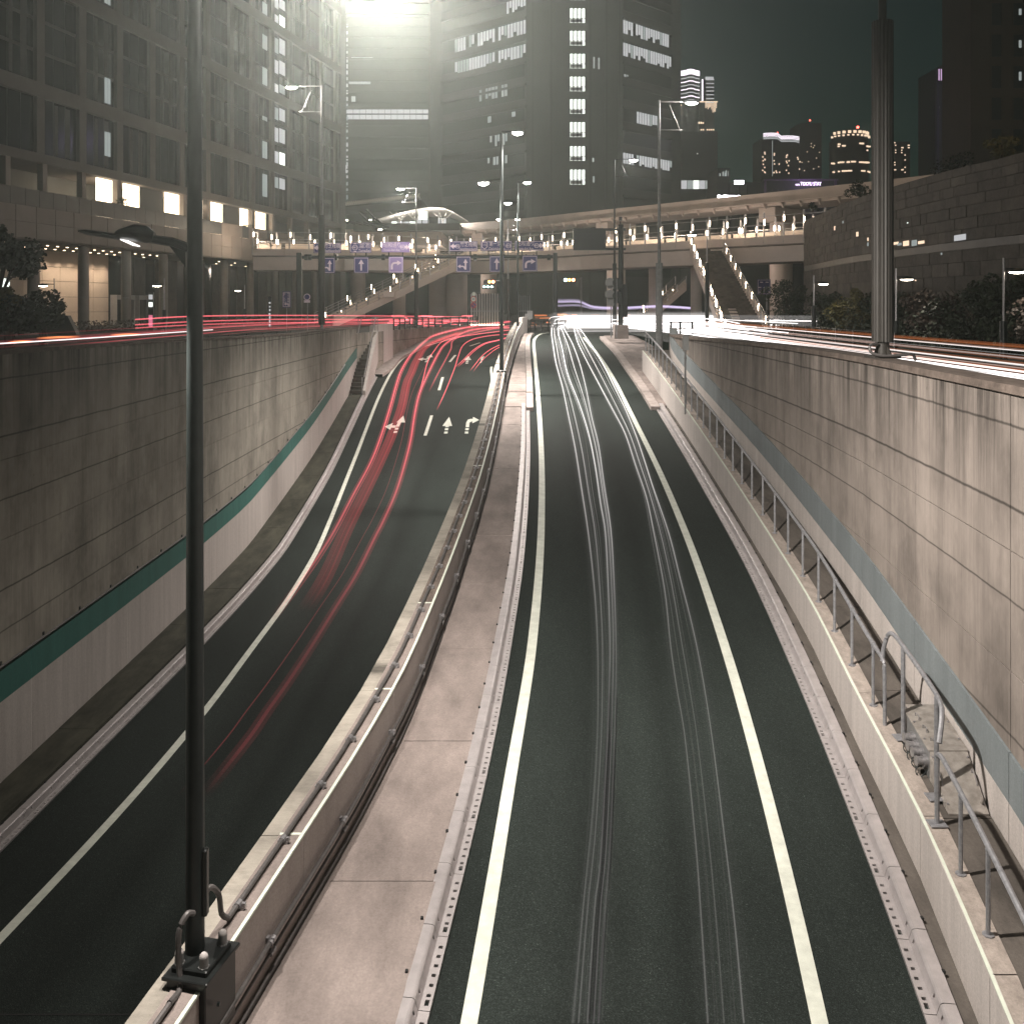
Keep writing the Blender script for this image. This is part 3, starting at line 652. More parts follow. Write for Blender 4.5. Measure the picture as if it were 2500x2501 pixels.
# ---------------------------------------------------------------- hose connection box on the footpath
y0, y1 = 11.75, 13.55
bx0 = lambda y: x_lw(y)+.36
bx1 = lambda y: x_rw(y)-.03
HB = thing('connection_box', (bx0(y1), y1, zlw(y1)-.03), 'metal hose connection box with chequer plate lid behind the looped handrail', 'utility box')
g = lambda y: zlw(y)-.03
ym = 12.45
mb = MB(); mb.hexa([(bx0(ym),ym,g(ym)),(bx1(ym),ym,g(ym)),(bx1(y1),y1,g(y1)),(bx0(y1),y1,g(y1)),(bx0(ym),ym,g(ym)+.36),(bx1(ym),ym,g(ym)+.36),(bx1(y1),y1,g(y1)+.36),(bx0(y1),y1,g(y1)+.36)]); part('case', mb, M_polegrey, HB)
mb = MB(); mb.hexa([(bx0(y)-.015,y,g(y)+.362) if k==0 else (bx1(y)+.01,y,g(y)+.362) for y,k in ((ym,0),(ym,1))] + [(bx1(y1)+.01,y1,g(y1)+.362),(bx0(y1)-.015,y1,g(y1)+.362)] + [(bx0(ym)-.015,ym,g(ym)+.378),(bx1(ym)+.01,ym,g(ym)+.378),(bx1(y1)+.01,y1,g(y1)+.378),(bx0(y1)-.015,y1,g(y1)+.378)]); part('lid', mb, M_chequer, HB)
mb = MB(); mb.hexa([(bx0(y0),y0,g(y0)),(bx1(y0),y0,g(y0)),(bx1(ym),ym-.002,g(ym)),(bx0(ym),ym-.002,g(ym)),(bx0(y0),y0,g(y0)+.02),(bx1(y0),y0,g(y0)+.02),(bx1(ym),ym-.002,g(ym)+.36),(bx0(ym),ym-.002,g(ym)+.36)]); part('sloped_plate', mb, M_chequer, HB)
for k, y in enumerate((13.05,12.9,12.72,12.56)):
    mb = MB(); z = g(y)+.2-.02*(k % 2); x = bx0(y)
    mb.tube([(x,y,z),(x-.05,y,z)],.075,12); mb.tube([(x-.05,y,z),(x-.12,y,z)],.055,12); mb.tube([(x-.12,y,z),(x-.14,y,z)],.065,12)
    part('hose_coupling', mb, M_galv, HB, True)
    mb = MB(); mb.tube(catmull([(x-.13,y,z-.04),(x-.15,y-.03,z-.14),(x-.1,y-.07,z-.17),(x-.03,y-.08,z-.08)],4),.008,5); part('chain', mb, M_pole, HB)
for yy, xx in ((13.2,.5),(12.9,.5),(12.6,.55)):
    mb = MB(); x = bx0(yy)+.09; mb.tube(catmull([(x,yy-.06,g(yy)+.38),(x,yy-.05,g(yy)+.43),(x,yy+.05,g(yy)+.43),(x,yy+.06,g(yy)+.38)],4),.007,5); part('handle', mb, M_galv, HB)
for xf in (.04,.93):
    mb = MB(); ya_, yb_ = 12.2, 12.05
    def sp(y): return g(y0)+.025+(y-y0)/(ym-y0)*(g(ym)+.36-g(y0)-.02)
    x = bx0(12.1)+xf*(bx1(12.1)-bx0(12.1)); mb.tube(catmull([(x,ya_,sp(ya_)),(x,ya_-.02,sp(ya_)+.05),(x,yb_+.02,sp(yb_)+.05),(x,yb_,sp(yb_))],4),.007,5); part('handle', mb, M_galv, HB)
mb = MB()
for xf in (.04,.96):
    for yy in (11.85,12.38,12.7,13.1,13.45):
        x = bx0(yy)+xf*(bx1(yy)-bx0(yy)); z = (sp(yy) if yy < ym else g(yy)+.38); mb.ball((x,yy,z+.004),.016,6,4)
part('bolts', mb, M_galv, HB)['kind'] = 'stuff'
# floor hatch at the bottom right corner
t = thing('floor_hatch', (5.05, 8.6, zlw(8.6)), 'chequer plate hatch set in the near end of the footpath', 'hatch')
mb = MB(); mb.hexa([(x_lw(y)+o, y, zlw(y)-.028) for y,o in ((7.4,.47),(7.4,1.05),(9.3,1.05),(9.3,.47))]+[(x_lw(y)+o, y, zlw(y)-.015) for y,o in ((7.4,.47),(7.4,1.05),(9.3,1.05),(9.3,.47))]); part('plate', mb, M_chequer, t)
mb = MB(); mb.sweep([(x_lw(y)+.43, y, zlw(y)-.03) for y in frange(7.3,9.4,.3)],[(0,0),(0,.022),(.04,.022),(.04,0)],True); part('frame', mb, M_pole, t)

# ---------------------------------------------------------------- lettering
def text_mesh(s, m, size=1.0, width=None, align='CENTER', ext=.004):
    c = bpy.data.curves.new('lettering', 'FONT'); c.body = s; c.size = size; c.align_x = align; c.align_y = 'CENTER'; c.extrude = ext; c.resolution_u = 2
    o = bpy.data.objects.new('lettering', c); col.objects.link(o); bpy.context.view_layer.update()
    me = bpy.data.meshes.new_from_object(o.evaluated_get(bpy.context.evaluated_depsgraph_get()))
    bpy.data.objects.remove(o); me.name = 'lettering'
    if width and len(me.vertices):
        xs = [v.co.x for v in me.vertices]; k = width/(max(xs)-min(xs)); me.transform(Matrix.Diagonal((k,1,1,1)))
    me.materials.clear(); me.materials.append(m); return me
def letter(parent, s, m, x, z, size, width=None, dy=-.03, rz=0):
    o = put('lettering', text_mesh(s, m, size, width), parent, (x, dy, z), (R(90), 0, rz)); return o
# ---------------------------------------------------------------- lamp posts
def head_mesh(L=.75, w=.30, h=.12):
    mb = MB(); rings = []
    for t, ww, hh in ((0,.35,.4),(.1,.7,.7),(.35,1,1),(.7,.95,.95),(.92,.7,.6),(1,.25,.3)):
        x = (t-.5)*L; rings.append([(x, w/2*ww*math.cos(a), h*.5*hh*math.sin(a)+(.02 if math.sin(a)>0 else 0)) for a in [2*math.pi*k/10 for k in range(10)]])
    mb.loft(rings); b = mb.mesh('lamp_head', M_pole, smooth=True)
    ml = MB(); rings = []
    for t, k in ((0,.1),(.12,.6),(.4,1),(.7,.9),(.9,.6),(1,.1)):
        x = (t-.5)*L*.8; rings.append([(x, w*.46*k*math.cos(a), -.03-.12*k*abs(math.sin(a))) for a in [math.pi*j/6 for j in range(7)]])
    ml.loft(rings); return b, ml.mesh('lens', E_head, smooth=True)
HEAD = head_mesh(); HEADS = head_mesh(.55,.26,.1)
def add_light(loc, power, parent, color=(1,.925,.845), size=2.8, tilt=(0,0), blend=1.0, rad=.12, kind='SPOT'):
    l = bpy.data.lights.new('lamp_light', kind); l.energy = power; l.color = color; l.shadow_soft_size = rad
    if kind == 'SPOT': l.spot_size = size; l.spot_blend = blend
    o = bpy.data.objects.new('lamp_light', l); col.objects.link(o); o.parent = parent; o.location = Vector(loc)-wloc(parent); o.rotation_euler = (tilt[0], tilt[1], 0); return o
def lamp_post(label, base, top, sleeve, heads, bracket=None, r=.085, rs=.18, power=4000, group='street lamp posts', mat=None, smat=None, sleeve0=0.0, ribs=False, tilt=(0,0), foot=True, arm_up=.0):
    x, y, z = base; t = thing('street_lamp', base, label, 'street lamp', group); mat = mat or M_polegrey; smat = smat or M_polebr
    mb = MB(); mb.tube([(x,y,z),(x,y,sleeve),(x,y,top)], [r*1.15,r,r*.7], 12); part('pole', mb, mat, t, True)
    if sleeve > z+.3:
        mb = MB(); n = 40 if ribs else 12; rings = []
        for zz in (z+sleeve0, sleeve):
            rings.append([(x+(rs-(.012 if ribs and k % 2 else 0))*math.cos(2*math.pi*k/n), y+(rs-(.012 if ribs and k % 2 else 0))*math.sin(2*math.pi*k/n), zz) for k in range(n)])
        mb.loft(rings); part('sleeve', mb, smat, t, not ribs)
    if foot: mb = MB(); mb.cham((x,y,z+.02),(rs*2.6,rs*2.6,.04),.01); part('base_plate', mb, smat, t)
    for dx, hz_, kind, pw in heads:
        s = 1 if dx > 0 else -1
        mb = MB(); mb.tube([(x,y,hz_+.03-arm_up),(x+dx-s*.25,y,hz_+.03)], .035, 8); part('arm', mb, mat, t, True)
        hd = put('lamp_head', HEAD[0] if kind == 'big' else HEADS[0], t, Vector((x+dx,y,hz_))-t.location, (0,0,0 if s > 0 else math.pi))
        put('lens', HEAD[1] if kind == 'big' else HEADS[1], hd)
        if pw: add_light((x+dx,y,hz_-.32), pw, t, tilt=tilt, kind='POINT' if kind == 'big' and y > 20 else 'SPOT', size=2.15 if kind == 'small' else 2.8)
    if bracket:
        bz, dx = bracket; s = 1 if dx > 0 else -1
        mb = MB(); mb.tube([(x,y,bz),(x+dx,y,bz)], .025, 6); mb.tube([(x+dx*.9,y,bz),(x+dx*.45,y,top-.25)], .016, 6); part('brace', mb, mat, t, True)
    return t
# near dark post on the median wall (its upper lamp hangs over the right ramp)
bx_, by_ = -2.99, 9.27; bz_ = zw(9.27)+.03
LP = lamp_post('dark near lamp post standing on a black saddle of the median wall', (bx_,by_,bz_), 5.6, bz_, [(1.75,5.35,'big',9000)], None, .092, .1, mat=M_pole, foot=False, tilt=(R(-22),R(-46)))
add_light((bx_+1.75,by_-.05,5.02), 18000, LP, (1,.91,.82), size=1.7, tilt=(R(-74),R(-4)))  # added lobe toward the camera that brightens the haze glow
add_light((bx_+1.75,by_+.05,5.0), 12500, LP, size=1.75, tilt=(R(57),R(-24)))
mb = MB(); mb.tube([(bx_,by_,2.42),(bx_-.22,by_,2.5),(bx_-.42,by_,2.53)],[.05,.045,.04],8); mb.hexa([(bx_-.24,by_-.02,2.47),(bx_-.08,by_-.02,2.26),(bx_-.08,by_+.02,2.26),(bx_-.24,by_+.02,2.47),(bx_-.24,by_-.02,2.53),(bx_-.08,by_-.02,2.50),(bx_-.08,by_+.02,2.50),(bx_-.24,by_+.02,2.53)]); part('arm', mb, M_black, LP)
mb = MB(); rings = []
for xx, zz, hw, hh in ((-.40,2.545,.05,.05),(-.47,2.57,.11,.085),(-.58,2.585,.13,.085),(-.70,2.575,.14,.055),(-.73,2.565,.135,.04)):
    rings.append([(bx_+xx+.02, by_+hw*math.cos(a), zz+hh*math.sin(a)) for a in [2*math.pi*k/10 for k in range(10)]])
mb.loft(rings); lh = part('lamp_housing', mb, M_black, LP, True)
mb = MB(); rings = []
for xx, zz, hw, hh in ((-.66,2.535,.05,.012),(-.72,2.545,.12,.03),(-.85,2.565,.13,.03),(-1.02,2.59,.12,.028),(-1.10,2.60,.06,.015)):
    rings.append([(bx_+xx+.02, by_+hw*math.cos(a), zz+hh*math.sin(a)) for a in [2*math.pi*k/10 for k in range(10)]])
mb.loft(rings); part('lamp_head', mb, M_black, LP, True)
mb = MB(); mb.hexa([(bx_-.67,by_-.09,2.515),(bx_-.55,by_-.09,2.46),(bx_-.55,by_+.09,2.46),(bx_-.67,by_+.09,2.515),(bx_-.67,by_-.09,2.523),(bx_-.55,by_-.09,2.468),(bx_-.55,by_+.09,2.468),(bx_-.67,by_+.09,2.523)]); part('lens', mb, emit('slim_lens', (1,.95,.92), 2.2), LP)
add_light((bx_-.62,by_,2.40), 2300, LP, size=2.1, tilt=(R(10),R(14)), blend=.6, rad=.06)
mb = MB(); mb.cham((bx_+.10,by_,bz_+.74),(.045,.09,.62),.012); part('hatch_cover', mb, M_black, LP)
slope = math.atan(zw(9.8)-zw(8.8)); rzw = -math.atan(x_w(9.8)-x_w(8.8))
mb = MB(); c = (x_w(9.2)-.14, 9.22, zw(9.22)-.27); mb.cham((c[0],c[1],c[2]+.0),(.40,.56,.62),.012,rzw); part('saddle', mb, M_black, LP)
mb = MB(); mb.cham((c[0],c[1],c[2]+.33),(.46,.62,.03),.008,rzw); mb.cham((c[0],c[1],c[2]+.37),(.36,.46,.05),.01,rzw); part('base_plate', mb, M_black, LP)
for ox, oy in ((-.13,-.17),(.12,-.17),(.12,.17),(-.13,.17)):
    mb = MB(); px, py, pz = c[0]+ox*math.cos(rzw)-oy*math.sin(rzw), c[1]+ox*math.sin(rzw)+oy*math.cos(rzw), c[2]+.395
    mb.tube([(px,py,pz),(px,py,pz+.012)],.052,6); mb.tube([(px,py,pz+.01),(px,py,pz+.10)],.042,12); cp = part('bolt_cap', mb, M_polegrey, LP, True)
    mb = MB(); mb.ball((px,py,pz+.10),.041,10,6); part('cap_top', mb, plain('cap_white',(.42,.39,.38),.4) if 'cap_white' not in MATS else MATS['cap_white'], cp, True)
for oy, oz in ((-.18,.05),(.15,.05),(-.18,-.2),(.15,-.2)):
    mb = MB(); mb.tube([(c[0]+.20,c[1]+oy,c[2]+oz),(c[0]+.225,c[1]+oy,c[2]+oz)],.02,6); part('side_bolt', mb, M_pole, LP)
for P in ([(bx_+.02,by_-.10,bz_+.50),(bx_-.02,by_-.17,bz_+.53),(bx_-.07,by_-.24,bz_+.40),(bx_-.06,by_-.26,bz_+.1),(bx_-.03,by_-.33,bz_-.05),(x_w(8.75)-.165,8.72,zw(8.75)+.07)],
          [(bx_+.06,by_+.05,bz_+.55),(bx_+.10,by_+.14,bz_+.60),(bx_+.14,by_+.28,bz_+.45),(bx_+.14,by_+.38,bz_+.2),(x_w(9.75)-.165,9.75,zw(9.75)+.065)]):
    mb = MB(); mb.tube(catmull(P,5),.028,8); part('hose', mb, M_cable, LP, True)
lamp_post('second dark lamp post on the median wall with lamps on both sides', (x_w(41)-.14,41,zw(41)), 9.1, zw(41)+.3, [(.66,9.15,'small',10000),(-.75,7.05,'small',9000)], None, .085, .11, mat=M_pole, smat=M_black)
mb = MB(); mb.cham((x_w(41)-.14,40.9,zw(41)-.2),(.4,.6,.5),.01); part('saddle', mb, M_black, bpy.data.objects['street_lamp.001'])
lamp_post('third dark lamp post on the median wall near the bend', (x_w(62)-.14,62,zw(62)), 9.6, zw(62)+.3, [(.6,9.7,'small',9000),(-.62,8.4,'small',8000)], None, .075, .1, mat=M_pole, smat=M_black)
lamp_post('slim double headed lamp post beyond the sign gantry', (-.4,100,0), 10.6, 4.6, [(.95,10.7,'small',2200),(-.95,10.7,'small',2200)], (9.6,.9), .07, .14)
lamp_post('lamp post with thick sleeve on the left retaining wall in front of the tower block', (-10.2,52.7,.62), 13.7, 6.75, [(-1.62,13.65,'big',2000)], (12.3,-1.2), .075, .18, sleeve0=.25)
lamp_post('lamp post beside the foot of the left footbridge stairs', (-7.6,78,0), 11.2, 4.6, [(-1.25,11.2,'big',2200)], (10.1,-1.1), .07, .16)
lamp_post('grey ribbed lamp post standing on the right pavement by the handrail end', (7.08,47.3,zlw(46)-.05), 11.8, 3.95, [(1.55,11.7,'big',700)], (10.35,1.12), .083, .17, smat=M_polegrey, ribs=True)
lamp_post('slim lamp post right behind the black message board pole', (7.3,70,0), 12.3, 4.9, [(1.36,12.3,'big',700)], (11.1,1.0), .07, .15, mat=M_pole, smat=M_pole)
lamp_post('thick ribbed brown post bolted on the right wall coping', (6.52,17.3,topR(17.3)), 12.5, 6.9, [(1.5,12.2,'big',0)], None, .07, .184, ribs=True, smat=M_polebr, mat=M_polebr, sleeve0=.28)
rp = bpy.data.objects['street_lamp.008']
mb = MB(); mb.tube([(6.52,17.3,topR(17.3)),(6.52,17.3,topR(17.3)+.29)],.115,14); part('stub', mb, M_polebr, rp, True)
for a in range(4):
    mb = MB(); co, si = math.cos(a*math.pi/2+.4), math.sin(a*math.pi/2+.4); mb.hexa([(6.52+co*r_-si*w_,17.3+si*r_+co*w_,topR(17.3)+h_) for h_,rr in ((.03,.22),(.2,.13)) for r_,w_ in ((.1,-.008),(rr,-.008),(rr,.008),(.1,.008))]); part('gusset', mb, M_polebr, rp)
mb = MB(); mb.tube(catmull([(6.36,17.15,1.24),(6.22,17.08,1.2),(6.24,17.05,1.08),(6.45,17.0,1.03),(6.8,17.0,1.05),(6.95,17.05,1.05),(7.02,17.1,.95)],5),.026,8); part('cable', mb, M_cable, rp, True)
# small park lamps
def park_lamp(label, x, y, dx, ztop=3.65, zsl=1.85, pw=120, zb=0.0):
    t = thing('park_lamp', (x,y,zb), label, 'street lamp', 'small park lamps'); s = 1 if dx > 0 else -1
    mb = MB(); mb.tube([(x,y,zsl),(x,y,ztop+.35)],.04,8); part('pole', mb, M_galv, t, True)
    mb = MB(); mb.tube([(x,y,zb),(x,y,zsl)],.13,10); part('sleeve', mb, M_pole, t, True)
    mb = MB(); mb.tube([(x,y,ztop-.05),(x+dx,y,ztop-.02)],.025,6); part('arm', mb, M_pole, t)
    mb = MB(); mb.loft([[(x+dx+r_*math.cos(2*math.pi*k/12), y+r_*math.sin(2*math.pi*k/12), z) for k in range(12)] for r_, z in ((.33,ztop-.16),(.31,ztop-.10),(.16,ztop-.02),(.05,ztop))]); h = part('lamp_head', mb, M_pole, t, True)
    mb = MB(); mb.loft([[(x+dx+r_*math.cos(2*math.pi*k/12), y+r_*math.sin(2*math.pi*k/12), z) for k in range(12)] for r_, z in ((.06,ztop-.215),(.2,ztop-.20),(.29,ztop-.163))]); part('lens', mb, E_heads, h, True)
    if pw: add_light((x+dx,y,ztop-.32), pw, t, size=2.6)
    return t
park_lamp('small dish lamp in front of the left end of the stone wall', 17.5,57,.56,3.3,1.9,60)
park_lamp('small dish lamp by the stone wall just right of the thick brown post', 17.5,44.8,.5,3.25,1.2,60)
park_lamp('small dish lamp before the dark hedge at the far right', 17.5,35,.5,3.25,1.35,60)
park_lamp('small dish lamp behind the dark tree on the left', -31.2,67,-.75,3.4,1.6,120)
park_lamp('small dish lamp in front of the glass entrance of the left building', -23.7,67,-.5,3.4,1.6,120)
park_lamp('small dish lamp between the columns left of the blue parking sign', -24.2,89,-.6,3.4,1.6,120)
park_lamp('tall dish lamp beside the right footbridge stairs', 12.3,62,-.96,6.5,4.6,90)

# ---------------------------------------------------------------- sign gantry
GY = 84.0
GT = thing('sign_gantry', (ux(1355,GY),GY,0), 'dark overhead gantry carrying direction signs over the ramps', 'gantry')
zb_ = vz(628,GY)
for u, w in ((731,.44),(1355.5,.36)):
    mb = MB(); mb.cham((ux(u,GY),GY,vz(617,GY)/2),(w,w,vz(617,GY)),.03); part('post', mb, M_pole, GT)
mb = MB(); mb.tube([(ux(738,GY),GY,zb_),(ux(1350,GY),GY,zb_+.05)],.15,10); part('beam', mb, M_pole, GT, True)
for u in (757,820,936,1160,1340,748):
    mb = MB(); mb.tube([(ux(u,GY)-.14,GY,zb_),(ux(u,GY)+.14,GY,zb_)],.26,12); part('flange', mb, M_pole, GT, True)
def sign_panel(name, label, u0, u1, v0, v1, m, Y=GY-.35, cat='road sign', group=None, hang=True):
    x0, x1, z0, z1 = ux(u0,Y), ux(u1,Y), vz(v1,Y), vz(v0,Y); t = thing(name, ((x0+x1)/2, Y, (z0+z1)/2), label, cat, group)
    w, h = x1-x0, z1-z0
    mb = MB(); mb.cham(((x0+x1)/2,Y+.03,(z0+z1)/2),(w,.05,h),.012); part('plate', mb, m, t)
    mb = MB(); e = .05
    for a in ((x0+e,x1-e,z1-e-.035,z1-e),(x0+e,x1-e,z0+e,z0+e+.035),(x0+e,x0+e+.035,z0+e,z1-e),(x1-e-.035,x1-e,z0+e,z1-e)): mb.bx(a[0],a[1],Y-.012,Y+.006,a[2],a[3])
    part('border', mb, M_signtxt, t)
    if hang:
        for fx in (.25,.75):
            mb = MB(); zz = (zb_, z0) if z0 > zb_ else (z1, zb_)
            mb.bx(x0+w*fx-.05,x0+w*fx+.05,Y+.05,Y+.14,min(zz)-.1,max(zz)+.1); part('hanger', mb, M_pole, t)
    return t, w, h
def shape(t, pts, m, dy=-.025, name='symbol', th=.012):
    mb = MB(); n = len(pts); mb.loft([[(t.location.x+x, t.location.y+dy+th, t.location.z+z) for x, z in pts], [(t.location.x+x, t.location.y+dy, t.location.z+z) for x, z in pts]]); return part(name, mb, m, t)
def bar_arrow(t, x, z, d, L, m=None):      # horizontal arrow with arrowhead
    m = m or M_signtxt; s = 1 if d > 0 else -1
    shape(t, [(x+s*L/2,z),(x,z+.24),(x,z+.10),(x-s*L/2,z+.10),(x-s*L/2,z-.10),(x,z-.10),(x,z-.24)][::s], m)
def hexbadge(t, x, z, s, r=.26, m=None):
    shape(t, [(x+r*math.cos(a)*1.05, z+r*math.sin(a)) for a in [math.pi*k/3 for k in range(6)]], M_signtxt, -.034); shape(t, [(x+r*.82*math.cos(a)*1.05, z+r*.82*math.sin(a)) for a in [math.pi*k/3 for k in range(6)]], m or M_sign, -.04)
    letter(t, s, M_signtxt, x, z, .24, .36, -.05)
grp = 'blue direction signs on the gantry'
def dsign(lab, u0, u1, v0, v1, jp, en, items, m=M_sign):
    t, w, h = sign_panel('direction_sign', lab, u0, u1, v0, v1, m, group=grp); return t, w, h
t, w, h = dsign('blue sign for Takeshibasanbashi with left arrow, leftmost on the gantry', 765.5,832.8,592.5,617.5,0,0,0)
letter(t,'竹芝桟橋',M_signtxt,.42,.14,.46,1.35); letter(t,'Takeshibasanbashi',M_signtxt,.36,-.24,.30,1.5); bar_arrow(t,-.82,0,-1,.6); hexbadge(t,-.48,0,'481',.2)
t, w, h = dsign('narrow blue sign for Tameike above the white straight arrow', 854.5,906.7,591.5,617,0,0,0)
letter(t,'溜池',M_signtxt,.32,.14,.50,.92); letter(t,'Tameike',M_signtxt,.30,-.26,.34,.95); hexbadge(t,-.48,0,'481',.25); shape(t,[(-.58,.30),(-.38,.30),(-.38,.40),(-.58,.40)],M_signtxt); shape(t,[(-.58,-.40),(-.38,-.40),(-.38,-.30),(-.58,-.30)],M_signtxt)
t, w, h = dsign('sign for Showa-dori Ave. with right arrow, coloured in a brightly lit violet tone', 932,1000.5,590.5,616,0,0,0,M_signlit)
t.children[0].data.materials[0] = M_signlit
letter(t,'昭和通り',M_signtxt,-.28,.16,.50,1.4); letter(t,'Showa-dori Ave.',M_signtxt,-.32,-.25,.32,1.4); bar_arrow(t,.88,0,1,.6); hexbadge(t,.60,0,'481',.22,M_signlit)
t, w, h = dsign('blue sign for Takeshibasanbashi with left arrow, over the middle of the gantry', 1096.8,1166,588.5,613.5,0,0,0)
letter(t,'竹芝桟橋',M_signtxt,.42,.14,.46,1.35); letter(t,'Takeshibasanbashi',M_signtxt,.36,-.24,.30,1.5); bar_arrow(t,-.82,0,-1,.6); hexbadge(t,-.50,0,'481',.2)
t, w, h = dsign('blue sign for Daiichikeihin behind the second median lamp post', 1173.5,1250,588,612,0,0,0)
letter(t,'第一京浜',M_signtxt,.05,.14,.46,1.3); letter(t,'Daiichikeihin',M_signtxt,.05,-.25,.34,1.35); hexbadge(t,1.02,0,'481',.22)
shape(t,[(-1.0,-.32),(-.74,-.08),(-.74,.28),(-1.0,.33),(-1.26,.28),(-1.26,-.08)][::-1],M_signtxt); shape(t,[(-1.0,-.26),(-.79,-.06),(-.79,.24),(-1.0,.28),(-1.21,.24),(-1.21,-.06)][::-1],M_sign,-.034); letter(t,'15',M_signtxt,-1.0,.07,.28,.26,-.045)
t, w, h = dsign('blue sign for Showa-dori Ave. with right arrow, rightmost on the gantry', 1256.7,1327.8,587.5,611.7,0,0,0)
letter(t,'昭和通り',M_signtxt,-.30,.16,.48,1.4); letter(t,'Showa-dori Ave.',M_signtxt,-.34,-.25,.32,1.4); bar_arrow(t,.92,0,1,.6); hexbadge(t,.62,0,'481',.22)
def lane_sign(lab, u0, u1, v0, v1, kind, m=M_sign):
    t, w, h = sign_panel('lane_sign', lab, u0, u1, v0, v1, m, group='square lane arrow signs under the gantry'); a = .07
    if kind == 'up': shape(t,[(-a,-.46),(a,-.46),(a,.1),(.24,.1),(0,.5),(-.24,.1),(-a,.1)],M_signtxt)
    elif kind == 'right':
        C = catmull([(-.34,0,-.40),(-.34,0,-.05),(-.26,0,.10),(-.08,0,.16),(.1,0,.16)],5); mb = MB()
        for p, q_ in zip(C[:-1],C[1:]):
            e = (q_-p).cross(Vector((0,1,0))).normalized()*.08; mb.hexa([tuple(t.location+Vector((s_.x,-.02,s_.z))) for s_ in (p-e,p+e,q_+e,q_-e)]+[tuple(t.location+Vector((s_.x,-.03,s_.z))) for s_ in (p-e,p+e,q_+e,q_-e)])
        part('symbol', mb, M_signtxt, t); shape(t,[(.1,-.06),(.48,.16),(.1,.38)],M_signtxt)
    else:
        shape(t,[(.10,-.46),(.24,-.46),(.24,.12),(.36,.12),(.17,.46),(-.02,.12),(.10,.12)],M_signtxt); shape(t,[(.10,-.46),(.10,-.2),(-.04,-.12),(-.26,-.12),(-.26,-.01),(-.50,-.18),(-.26,-.35),(-.26,-.24),(-.04,-.24)],M_signtxt,-.027)
    return t
lane_sign('square left and straight arrow sign, leftmost under the gantry', 783,817.7,629,667,'left')
lane_sign('square straight arrow sign under the Tameike sign', 863.9,900,628,666.7,'up')
lane_sign('square right arrow sign coloured in a brightly lit violet tone', 949,984.5,627,665.7,'right',M_signlit)
lane_sign('square left and straight arrow sign in the middle of the gantry', 1113.7,1149.8,625.7,664.5,'left')
lane_sign('square straight arrow sign behind the second median lamp post', 1195,1230.6,625,664,'up')
lane_sign('square right arrow sign, rightmost under the gantry', 1275.4,1312,623.5,662.3,'right')
# message board
Y = 60.0
t = thing('message_board_pole', (ux(1515.5,Y),Y,0), 'thick black pole on a concrete block carrying a dark message board', 'sign pole')
x = ux(1515.5,Y)
mb = MB(); mb.cham((x,Y,.42-.12),(.86,.86,.84),.03); part('concrete_base', mb, M_kerbst, t)
mb = MB(); mb.tube([(x,Y,.7),(x,Y,vz(548,Y))],.165,14); part('pole', mb, M_black, t, True)
mb = MB(); mb.cham((x+.22,Y,2.2),(.36,.4,2.0),.02); part('cabinet', mb, M_black, t)
for v in (560.5,608):
    mb = MB(); mb.bx(ux(1478,Y)-.6,x+.3,Y-.09,Y+.09,vz(v,Y)-.075,vz(v,Y)+.075); part('bracket', mb, M_black, t)
mb = MB(); mb.tube([(x-.02,Y,vz(548,Y)),(x-.02,Y,vz(540,Y))],.04,6); mb.cham((x-.02,Y,vz(534,Y)),(.2,.2,.24),.02); part('camera_unit', mb, M_black, t)
mb = MB(); mb.cham(((ux(1399,Y)+ux(1478,Y))/2,Y-.15,(vz(558,Y)+vz(611,Y))/2),(ux(1478,Y)-ux(1399,Y),.3,vz(558,Y)-vz(611,Y)),.03); part('board', mb, M_black, t)
# round traffic signs seen from behind next to it
t = thing('traffic_sign', (ux(1491,58),58,.05), 'grey backs of two round signs on a thin post left of the message board', 'road sign')
mb = MB(); mb.tube([(ux(1492,58),58,0),(ux(1492,58),58,vz(680,58))],.035,8); part('post', mb, M_galv, t, True)
for v in (690,719):
    mb = MB(); mb.disc((ux(1489,58),57.93,vz(v,58)),(0,1,0),.29,18); part('sign_disc', mb, M_signback, t, True)
for v0, v1 in ((698,705),(727,746)):
    mb = MB(); mb.bx(ux(1482,58),ux(1498,58),57.93,57.95,vz(v1,58),vz(v0,58)); part('sign_plate', mb, M_signback, t)
t = thing('traffic_sign', (ux(1505,57),57,.05), 'dark round signs on a thin post in front of the message board pole', 'road sign')
mb = MB(); mb.tube([(ux(1505.5,57),57,0),(ux(1505.5,57),57,vz(680,57))],.03,8); part('post', mb, M_galv, t, True)
for v in (690,722):
    mb = MB(); mb.disc((ux(1507,57),57.03,vz(v,57)),(0,1,0),.27,18); part('sign_disc', mb, M_pole, t, True)
for v0, v1 in ((700,707),(733,740)):
    mb = MB(); mb.bx(ux(1498,57),ux(1516,57),57.03,57.05,vz(v1,57),vz(v0,57)); part('sign_plate', mb, M_pole, t)
